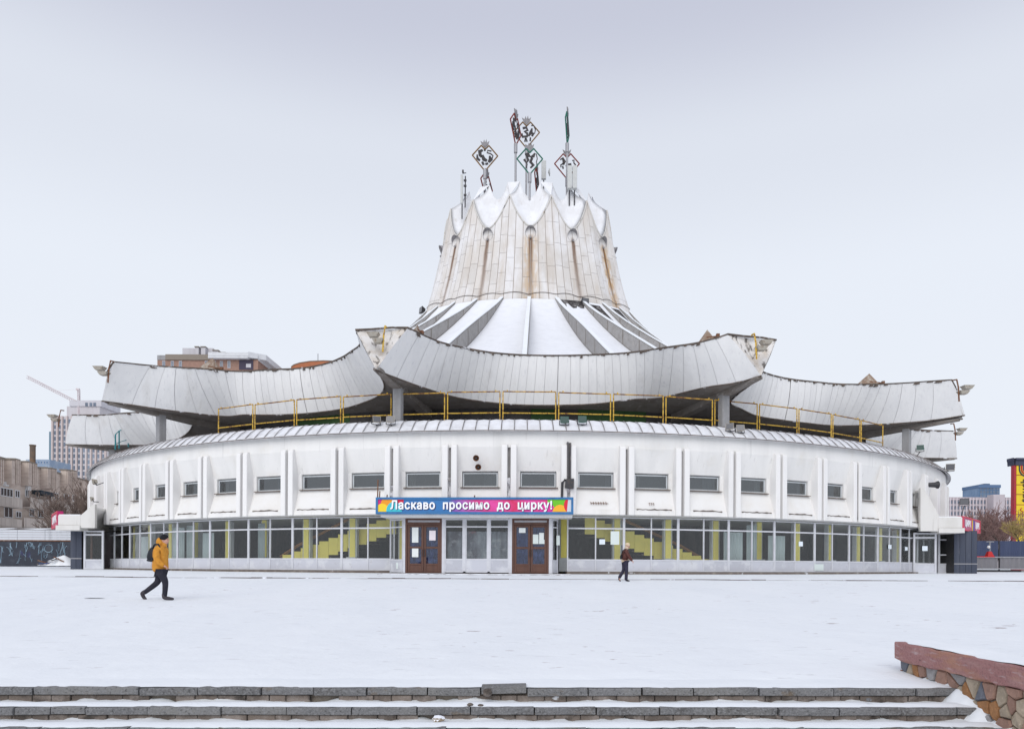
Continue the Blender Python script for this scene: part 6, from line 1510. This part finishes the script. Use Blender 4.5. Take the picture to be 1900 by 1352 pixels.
m = MB(); m.tube([P(x, y - .6, d - .05) for x, y in pts], .10, 4); m.build('roof_edge', trim_d, t)
m = MB(); m.tube([P(590, 670, d + 3), P(590, 656, d + 3)], .06, 4); m.build('aerial', dark_metal, t)
# -- left fence with scribbles
d = 72
t = thing('painted_fence', 'dark wall with pale scribbles under white slatted boards on the left', 'fence', P(60, 1050, d))
x0, x1 = P(-70, 1000, d).x, P(136, 1000, d).x
m = MB(); m.box8((x0, d, -.3), (x1, d + 3, zq(60, 1002, d))); m.build('wall', M('graffiti_wall', (.045, .05, .065), [((.08, .09, .11), 1, S1, .5, .65, .8), ((.03, .03, .16), .25, S1, .58, .66, .8)]), t)
zs_ = [zq(60, y, d) for y in (1001.5, 996.5, 991.5, 987, 982.5)]
for a, b in zip(zs_[:-1], zs_[1:]):
    for i in range(4):
        xa, xb = x0 + (x1 - x0) * i / 4, x0 + (x1 - x0) * (i + 1) / 4
        m = MB(); m.box8((xa + .02, d - .08, a + .015), (xb - .02, d - .004, b - .015)); m.build('slat', M('slat_white', (.60, .62, .66), [((.4, .41, .44), 1.5, V, .5, .7, .7)]) if not bpy.data.materials.get('slat_white') else bpy.data.materials['slat_white'], t)
m = MB(); m.grid(lambda u, v: Vector((x0 + (x1 - x0) * u, d - .15 + 4 * v, zs_[-1] + .02 + .10 * sin(u * 9) ** 2 + .25 * v)), 30, 3); m.build('snow_cover', snow, t)
m = MB(); m.box8((x0, d - .10, zq(60, 1003.5, d)), (x1, d - .005, zq(60, 1001.8, d))); m.build('board_rail', rust, t)
scr = M('scribble_paint', (.26, .36, .44), rough=.6); rr = random.Random(12)
def scribble(pts, r=.035):
    m = MB(); m.tube([P(x, y, d - .012) for x, y in pts], r, 3); m.build('scribble', scr, t)
for cx_ in (3, 6, 12, 18, 24, 30, 38, 45, 48, 52, 56, 60, 65, 70, 74, 78, 82, 104, 111, 115, 118, 124):
    x, y = cx_, rr.uniform(1012, 1030); pts = [(x, y)]
    for i in range(rr.randint(4, 9)): x += rr.uniform(-4.5, 4.5); y = min(1044, max(1006, y + rr.uniform(-14, 14))); pts.append((x, y))
    scribble(pts, rr.uniform(.02, .04))
scribble([(90 + 8 * cos(a), 1017 + 7 * sin(a)) for a in [2 * pi * i / 14 for i in range(15)]], .035); scribble([(96, 1009), (96, 1026)], .03)
for x in (108, 119): scribble([(x, 1008), (x, 1022)], .03); scribble([(x, 1030), (x, 1041)], .03)
# -- snowy heap of rubbish
t = thing('rubbish_heap', 'snow covered heap of boards and plastic before the dark painted fence', 'rubbish', P(105, 1049, 56))
m = MB(); c = P(112, 1049, 56)
m.grid(lambda u, v: c + Vector(((u - .5) * 2.6, (v - .5) * 1.6, max(-.05, (.75 * math.exp(-((u - .62) * 3.2) ** 2) + .28 * math.exp(-((u - .25) * 4) ** 2)) * sin(pi * v) + .05 * sin(u * 23) * sin(v * 15)))), 26, 12); m.build('snow_mound', snow, t, smooth=True)
for i, (dx, dz, ry, l, mm) in enumerate(((-.8, .25, .3, 1.1, rust), (-.2, .42, -.35, .9, dark_metal), (.3, .5, .5, .8, rust), (-.5, .2, -.1, 1.3, M('blue_plastic', (.05, .09, .22))), (.1, .3, .15, 1.0, pvc), (-1.0, .12, .0, .7, mortar_brick))):
    m = MB(); m.box(c + Vector((dx, -.65, dz)), (l, .12, .07), ry=ry, rz=.2 * i); m.build('board', mm, t)
# -- bare trees
def tree(name, label, px, py, d, h, spread, seed, bark, twig_m, lean=0.0, group='bare winter trees'):
    rr = random.Random(seed); base = P(px, py, d); t = thing(name, label, 'tree', base, group)
    mt, mc = MB(), MB()
    def grow(p, dv, l, r, lev):
        n = 3; pts = [p]; q = p; v = dv.copy()
        for i in range(n):
            v = (v + Vector((rr.uniform(-.16, .16), rr.uniform(-.16, .16), rr.uniform(-.02, .12)))).normalized(); q = q + v * (l / n); pts.append(q)
        tgt = mt if lev < 2 else mc
        tgt.tube(pts, [max(d * .00024, r * (1 - .45 * i / n)) for i in range(n + 1)], 6 if lev == 0 else (4 if lev < 3 else 3), cap=False)
        if lev >= 5: return
        for i in range(rr.choice((3, 3, 4)) if lev else rr.choice((5, 6))):
            k = rr.uniform(.35, 1.0); idx = min(n - 1, int(k * n)); o = pts[idx].lerp(pts[idx + 1], k * n - idx)
            a = rr.uniform(0, 2 * pi); up = rr.uniform(.35, .95)
            side = Vector((cos(a), sin(a), 0)) * spread
            grow(o, (v * up + side * rr.uniform(.5, 1.0) + Vector((0, 0, .15))).normalized(), l * rr.uniform(.55, .82), r * .55, lev + 1)
    grow(base, Vector((lean, 0, 1)).normalized(), h * .38, h * .022, 0)
    mt.build('trunk', bark, t); mc.build('crown', twig_m, t)
bark = M('bark', (.085, .065, .055), [((.14, .11, .10), 4, V, .5, .7, .7)]); twigr = M('reddish_twig', (.23, .145, .13)); twigb = M('brown_twig', (.17, .125, .105)); twigy = M('yellowish_twig', (.36, .27, .11))
tree('bare_tree', 'bare brown tree with upswept limbs before the brick flats', 132, 1035, 84, 11.2, .62, 3, bark, twigb)
tree('bare_tree', 'bare tree close to the left end of the round wall', 156, 1035, 80, 10.2, .45, 8, bark, twigb)
tree('bare_tree', 'slim bare tree low before the brick flats left of the others', 104, 1040, 86, 7.5, .7, 15, bark, twigb)
tree('bare_tree', 'reddish bare tree behind the dark pier on the right', 1822, 1045, 100, 8.2, .7, 21, bark, twigr)
tree('bare_tree', 'broad reddish bare tree behind the navy fence', 1848, 1045, 108, 8.6, .8, 22, bark, twigr)
tree('bare_tree', 'reddish bare tree just left of the yellow sign building', 1872, 1045, 96, 7.2, .8, 23, bark, twigr)
tree('bare_tree', 'bare tree with yellowish twigs in front of the yellow sign building', 1893, 1045, 84, 6.0, .8, 24, bark, twigy)
tree('bare_tree', 'taller bare tree rising toward the blue glass tower', 1838, 1045, 115, 10.6, .55, 25, bark, twigr)
tree('bare_tree', 'dense reddish bare tree low over the navy fence beside the red machine', 1858, 1045, 90, 6.8, .8, 31, bark, twigr)
tree('bare_tree', 'pale twigged bare tree between the glass tower and the navy fence', 1844, 1045, 124, 9.4, .75, 33, bark, twigb)
tree('bare_tree', 'bare reddish sapling hard by the right pink sign', 1828, 1045, 92, 6.6, .7, 27, bark, twigr)

# ================================================================== PEOPLE
def skin(name, joints, edges, mat_, parent, root=0, sub_=2, origin=None):
    me = bpy.data.meshes.new(name); o0 = origin
    me.from_pydata([tuple(Vector(p) - o0) for p, r in joints], edges, [])
    o = bpy.data.objects.new(name, me); COL.objects.link(o); o.parent = parent; o.location = o0 - WL[parent]; WL[o] = o0
    me.materials.append(mat_)
    sm = o.modifiers.new('skin', 'SKIN'); sm.use_smooth_shade = True; sm.branch_smoothing = .3
    lay = me.skin_vertices[0].data if me.skin_vertices else None
    if lay is None:
        bm = bmesh.new(); bm.from_mesh(me); bm.verts.layers.skin.verify(); bm.to_mesh(me); bm.free(); lay = me.skin_vertices[0].data
    for i, (p, r) in enumerate(joints):
        lay[i].radius = r if isinstance(r, tuple) else (r, r); lay[i].use_root = (i == root)
    ss = o.modifiers.new('sub', 'SUBSURF'); ss.levels = sub_; ss.render_levels = sub_
    return o
def bake(o):
    bpy.context.view_layer.update(); dg = bpy.context.evaluated_depsgraph_get()
    me = bpy.data.meshes.new_from_object(o.evaluated_get(dg)); o.modifiers.clear(); old = o.data; o.data = me; bpy.data.meshes.remove(old)
    me.polygons.foreach_set('use_smooth', [True] * len(me.polygons)); return o
skin_m = M('skin_tone', (.56, .32, .25), rough=.6)
def blob(name, c, r, mat_, parent, cut=None, seg=16, tilt=0.0, squash=None):
    bm = bmesh.new(); bmesh.ops.create_uvsphere(bm, u_segments=seg, v_segments=seg // 2 + 2, radius=1)
    R = Matrix.Rotation(tilt, 3, 'Y'); vs_ = []
    for v in bm.verts:
        q = Vector((v.co.x * r[0], v.co.y * r[1], v.co.z * r[2]))
        if cut is not None and q.z < cut: q.z = cut
        if squash: q = squash(q)
        v.co = R @ q
    me = bpy.data.meshes.new(name); bm.to_mesh(me); bm.free(); me.materials.append(mat_)
    me.polygons.foreach_set('use_smooth', [True] * len(me.polygons))
    o = bpy.data.objects.new(name, me); COL.objects.link(o); o.parent = parent; o.location = Vector(c) - WL[parent]; WL[o] = Vector(c); return o
def make_person(label, px, py, d, G, colours, spec):
    """spec: joints in metres, x forward, y away from the viewer, z up"""
    base = P(px, py, d); base.z = ground_z(d) - .01
    t = thing('person', label, 'person', base)
    T = lambda q: base + Vector(q)
    J = {k: (T(v[0]), v[1]) for k, v in spec['joints'].items()}
    names = list(J); E_ = [(names.index(a), names.index(b)) for a, b in spec['bones']]
    bake(skin('body', [J[n] for n in names], E_, skin_m, t, names.index('pelvis'), 2, T(spec['joints']['pelvis'][0])))
    for nm, js, es, mm in spec['cloth']:
        jj = [(T(p), r) for p, r in js]; bake(skin(nm, jj, es, colours[mm], t, 0, 2, jj[0][0]))
    return t, T
def hand(joints, bones, wrist, pos, fwd, s, pre, yd):
    """palm with four bent fingers and a thumb rooted inside the palm"""
    f = Vector(fwd).normalized(); side = Vector((0, yd, 0)); dn = Vector((f.z, 0, -f.x))
    p = Vector(pos); joints[pre + 'palm'] = (p, (.022 * s, .036 * s)); bones.append((wrist, pre + 'palm'))
    for i, (off, l) in enumerate(((-.026, .062), (-.009, .072), (.009, .068), (.026, .052))):
        a = p + f * .035 * s + Vector((0, off * s, 0)); b = a + (f * .8 + dn * .35).normalized() * l * .55 * s; c = b + (f * .3 + dn * .9).normalized() * l * .45 * s
        for k, (q, r) in enumerate(((a, .0095), (b, .0085), (c, .007))): joints[f'{pre}f{i}{k}'] = (q, r * s)
        bones += [(pre + 'palm', f'{pre}f{i}0'), (f'{pre}f{i}0', f'{pre}f{i}1'), (f'{pre}f{i}1', f'{pre}f{i}2')]
    a = p + dn * -.01 * s + Vector((0, -yd * .03 * s, 0)) + f * .01; b = a + (f * .7 - dn * .3 + Vector((0, -yd * .4, 0))).normalized() * .05 * s
    joints[pre + 't0'] = (a, .011 * s); joints[pre + 't1'] = (b, .008 * s); bones += [(pre + 'palm', pre + 't0'), (pre + 't0', pre + 't1')]
def head_parts(t, T, c, s, face_dir=1, tilt=0.0):
    def sq(q):
        if q.z < -.03 * s: q.x = q.x * (1 + q.z * .8 / s) + .012 * s; q.y *= 1 + q.z * 1.2 / s
        return q
    h = blob('head', T(c), (.098 * s, .076 * s, .125 * s), skin_m, t, None, 20, tilt, sq)
    cc = Vector(c)
    R = Matrix.Rotation(tilt, 3, 'Y'); K = lambda x, y, z: T(cc + R @ Vector((x * s, y * s, z * s)))
    m = MB(); m.add([K(.092, -.012, .0), K(.092, .012, .0), K(.118, -.014, -.032), K(.118, .014, -.032), K(.092, 0, -.042), K(.096, 0, .028)], [(5, 0, 2), (5, 2, 3), (5, 3, 1), (0, 4, 2), (2, 4, 3), (3, 4, 1)]); m.build('nose', skin_m, t)
    for y in (-.03, .03):
        blob('eye', K(.088, y, .012), (.012 * s,) * 3, M('eye_dark', (.04, .03, .03)) if not bpy.data.materials.get('eye_dark') else bpy.data.materials['eye_dark'], t, None, 8)
        blob('ear', K(-.005, y * 2.55, -.005), (.018 * s, .010 * s, .03 * s), skin_m, t, None, 8)
    m = MB(); m.tube([K(.086, -.022, -.066), K(.093, 0, -.064), K(.086, .022, -.066)], .006 * s, 5); m.build('mouth', M('lip', (.42, .17, .15)) if not bpy.data.materials.get('lip') else bpy.data.materials['lip'], t)
# ---- man in the ochre jacket, striding to the right
C1 = {'jacket': M('ochre_cloth', (.60, .265, .035), [((.42, .175, .025), 9, S1, .48, .66, .7), ((.66, .37, .09), 14, S1, .55, .7, .5)], bump=.5, bscale=14), 'trousers': M('black_jeans', (.022, .022, .032), [((.05, .045, .06), 10, S1, .5, .7, .6)], bump=.3), 'hat': M('black_knit', (.012, .012, .015), bump=.5, bscale=60), 'boots': M('grey_boot', (.05, .045, .052), [((.11, .10, .11), 12, S1, .5, .7, .6)]), 'pack': M('black_nylon', (.010, .012, .018), [((.03, .035, .05), 8, S1, .55, .7, .6)], rough=.5)}
k1 = 1.78 / 1035.0
def q1(cx_, cy_, y=0.0): return ((cx_ - 480) * k1, y, (1208 - cy_) * k1)
j = {'pelvis': (q1(485, 720), .07), 'chest': (q1(490, 470), .09), 'neck': (q1(535, 335), .055), 'skull': (q1(548, 262), .062),
     'lh': (q1(500, 760, -.09), .055), 'lk': (q1(590, 925, -.09), .035), 'la': (q1(578, 1140, -.09), .025), 'lt': (q1(640, 1180, -.09), .02),
     'rh': (q1(460, 760, .09), .055), 'rk': (q1(418, 935, .09), .035), 'ra': (q1(185, 1105, .09), .022), 'rt': (q1(200, 1165, .09), .02),
     'ls': (q1(478, 395, -.19), .045), 'le': (q1(500, 585, -.24), .045), 'lw': (q1(600, 668, -.21), .030),
     'rs': (q1(500, 395, .19), .045), 're': (q1(440, 600, .25), .035), 'rw': (q1(440, 730, .25), .028)}
b = [('pelvis', 'chest'), ('chest', 'neck'), ('neck', 'skull'), ('pelvis', 'lh'), ('lh', 'lk'), ('lk', 'la'), ('la', 'lt'), ('pelvis', 'rh'), ('rh', 'rk'), ('rk', 'ra'), ('ra', 'rt'), ('chest', 'ls'), ('ls', 'le'), ('le', 'lw'), ('chest', 'rs'), ('rs', 're'), ('re', 'rw')]
hand(j, b, 'lw', q1(622, 680, -.21), (.8, 0, -.45), 1.0, 'l', 1); hand(j, b, 'rw', q1(448, 765, .25), (.2, 0, -.9), 1.0, 'r', -1)
cloth = [('jacket', [(q1(484, 800), (.20, .235)), (q1(482, 650), (.205, .225)), (q1(486, 510), (.19, .22)), (q1(495, 400), (.15, .19)), (q1(530, 335), (.095, .10)), (q1(474, 405, -.19), .10), (q1(500, 590, -.245), .092), (q1(612, 676, -.21), .062), (q1(485, 405, .19), .10), (q1(440, 590, .25), .088), (q1(438, 735, .25), .06)],
          [(0, 1), (1, 2), (2, 3), (3, 4), (3, 5), (5, 6), (6, 7), (3, 8), (8, 9), (9, 10)], 'jacket'),
         ('trousers', [(q1(485, 700), (.16, .18)), (q1(525, 790, -.09), .118), (q1(594, 925, -.09), .085), (q1(578, 1175, -.09), .062), (q1(450, 790, .09), .118), (q1(415, 935, .09), .086), (q1(185, 1112, .09), .060)], [(0, 1), (1, 2), (2, 3), (0, 4), (4, 5), (5, 6)], 'trousers'),
         ('boot', [(q1(577, 1085, -.09), .066), (q1(572, 1170, -.09), (.07, .07)), (q1(650, 1180, -.09), (.055, .05)), (q1(725, 1188, -.09), (.045, .036))], [(0, 1), (1, 2), (2, 3)], 'boots'),
         ('boot', [(q1(235, 1070, .09), .066), (q1(165, 1112, .09), (.07, .07)), (q1(195, 1168, .09), (.055, .05)), (q1(238, 1212, .09), (.045, .036))], [(0, 1), (1, 2), (2, 3)], 'boots'),
         ('hood', [(q1(525, 360), .12), (q1(465, 300), .125), (q1(478, 215), .07)], [(0, 1), (1, 2)], 'jacket'),
         ('collar', [(q1(500, 335), .12), (q1(590, 350), .085)], [(0, 1)], 'jacket')]
t1, T1 = make_person('man in an ochre hooded jacket and black hat striding right across the snow', 240 + 480 / 8.45, 1112, 19.3, None, C1, dict(joints=j, bones=b, cloth=cloth))
head_parts(t1, T1, q1(552, 262), 1.02)
blob('hat', T1(q1(538, 236)), (.115, .10, .118), C1['hat'], t1, -.04, 18, .22)
# backpack
t = thing('backpack', 'black backpack worn by the man in the ochre jacket', 'backpack', T1(q1(350, 655)))
bake(skin('bag', [(T1(q1(362, 610)), (.10, .155)), (T1(q1(356, 520)), (.115, .17)), (T1(q1(385, 415)), (.075, .14)), (T1(q1(398, 385)), (.04, .10))], [(0, 1), (1, 2), (2, 3)], C1['pack'], t, 0, 2, T1(q1(362, 560))))
bake(skin('front_pocket', [(T1(q1(318, 610)), (.045, .12)), (T1(q1(322, 560)), (.04, .11))], [(0, 1)], C1['pack'], t, 0, 2, T1(q1(320, 590))))
for y in (-.13, .13):
    m = MB(); m.tube([T1(q1(395, 400, y)), T1(q1(440, 335, y * 1.2)), T1(q1(500, 330, y * 1.35)), T1(q1(535, 400, y * 1.3)), T1(q1(525, 470, y * 1.5)), T1(q1(440, 545, y * 1.65)), T1(q1(385, 595, y * 1.1))], .022, 6); m.build('strap', C1['pack'], t, smooth=True)
# ---- woman in the brown jacket, head bowed
C2 = {'jacket': M('brown_leather', (.085, .028, .022), [((.14, .055, .045), 10, S1, .5, .7, .7)], rough=.55, bump=.3), 'trousers': M('navy_jeans', (.03, .028, .05), [((.06, .055, .085), 10, S1, .5, .7, .6)], bump=.3), 'hat': M('cream_knit', (.66, .53, .36), bump=.5, bscale=60), 'fur': M('cream_fur', (.72, .58, .44), [((.5, .4, .3), 30, S1, .5, .65, .7)], bump=.8, bscale=50), 'boots': M('black_boot', (.018, .016, .02)), 'bag': M('black_bag', (.014, .016, .022), rough=.5)}
k2 = 1.66 / 980.0
def q2(cx_, cy_, y=0.0): return ((cx_ - 650) * k2, y, (1170 - cy_) * k2)
j = {'pelvis': (q2(665, 630), .065), 'chest': (q2(668, 430), .05), 'neck': (q2(700, 312), .05), 'skull': (q2(725, 262), .055),
     'lh': (q2(680, 655, -.08), .05), 'lk': (q2(702, 880, -.08), .032), 'la': (q2(688, 1110, -.08), .022), 'lt': (q2(700, 1140, -.08), .012),
     'rh': (q2(655, 655, .05), .05), 'rk': (q2(648, 880, .05), .032), 'ra': (q2(525, 1085, .05), .022), 'rt': (q2(550, 1145, .05), .03),
     'ls': (q2(672, 375, -.16), .055), 'le': (q2(745, 520, -.2), .042), 'lw': (q2(825, 635, -.2), .028), 'rs': (q2(690, 375, .16), .055), 're': (q2(690, 520, .21), .035), 'rw': (q2(700, 650, .20), .026)}
b = [('pelvis', 'chest'), ('chest', 'neck'), ('neck', 'skull'), ('pelvis', 'lh'), ('lh', 'lk'), ('lk', 'la'), ('la', 'lt'), ('pelvis', 'rh'), ('rh', 'rk'), ('rk', 'ra'), ('ra', 'rt'), ('chest', 'ls'), ('ls', 'le'), ('le', 'lw'), ('chest', 'rs'), ('rs', 're'), ('re', 'rw')]
hand(j, b, 'lw', q2(842, 655, -.2), (.6, 0, -.7), .95, 'l', 1); hand(j, b, 'rw', q2(708, 675, .20), (.6, 0, -.7), .95, 'r', -1)
cloth = [('jacket', [(q2(672, 650), (.17, .20)), (q2(668, 500), (.165, .195)), (q2(676, 400), (.155, .195)), (q2(690, 335), (.085, .11)), (q2(675, 385, -.17), .088), (q2(742, 520, -.21), .078), (q2(835, 650, -.2), .056), (q2(690, 385, .17), .088), (q2(690, 520, .21), .072), (q2(700, 655, .20), .052)], [(0, 1), (1, 2), (2, 3), (2, 4), (4, 5), (5, 6), (2, 7), (7, 8), (8, 9)], 'jacket'),
         ('trousers', [(q2(668, 600), (.14, .16)), (q2(690, 700, -.08), .105), (q2(704, 880, -.08), .078), (q2(690, 1150, -.08), .074), (q2(652, 700, .08), .105), (q2(645, 880, .08), .078), (q2(515, 1100, .08), .072)], [(0, 1), (1, 2), (2, 3), (0, 4), (4, 5), (5, 6)], 'trousers'),
         ('boot', [(q2(688, 1085, -.08), .055), (q2(690, 1138, -.08), (.055, .05)), (q2(740, 1150, -.08), (.045, .036)), (q2(785, 1158, -.08), (.036, .026))], [(0, 1), (1, 2), (2, 3)], 'boots'),
         ('boot', [(q2(540, 1060, .08), .055), (q2(525, 1115, .08), (.055, .05)), (q2(548, 1148, .08), (.045, .036)), (q2(572, 1172, .08), (.036, .026))], [(0, 1), (1, 2), (2, 3)], 'boots'),
         ('fur_collar', [(q2(655, 300), .075), (q2(700, 310), .09), (q2(765, 315), .065)], [(0, 1), (1, 2)], 'fur'),
         ('jacket_hem', [(q2(560, 588, -.02), (.04, .14)), (q2(670, 608, -.02), (.05, .225)), (q2(790, 632, -.02), (.035, .14))], [(0, 1), (1, 2)], 'fur')]
t2_, T2 = make_person('woman with bowed head in a brown jacket and cream hat walking by the windows', 1110 + 650 / 13.52, 1077, 30.8, None, C2, dict(joints=j, bones=b, cloth=cloth))
head_parts(t2_, T2, q2(738, 258), .92, 1, .35)
blob('hat', T2(q2(730, 238)), (.108, .095, .11), C2['hat'], t2_, -.035, 18, .55)
t = thing('shoulder_bag', 'black shoulder bag hanging at the back of the walking woman', 'bag', T2(q2(545, 640)))
bake(skin('bag', [(T2(q2(530, 580, -.10)), (.10, .07)), (T2(q2(570, 570, -.12)), (.13, .07)), (T2(q2(560, 480, -.12)), (.07, .05))], [(0, 1), (1, 2)], C2['bag'], t, 0, 2, T2(q2(550, 560, -.1))))
m = MB(); m.tube([T2(q2(560, 480, -.12)), T2(q2(610, 370, -.17)), T2(q2(660, 345, -.18)), T2(q2(640, 420, -.19)), T2(q2(580, 520, -.15))], .016, 6); m.build('strap', C2['bag'], t, smooth=True)
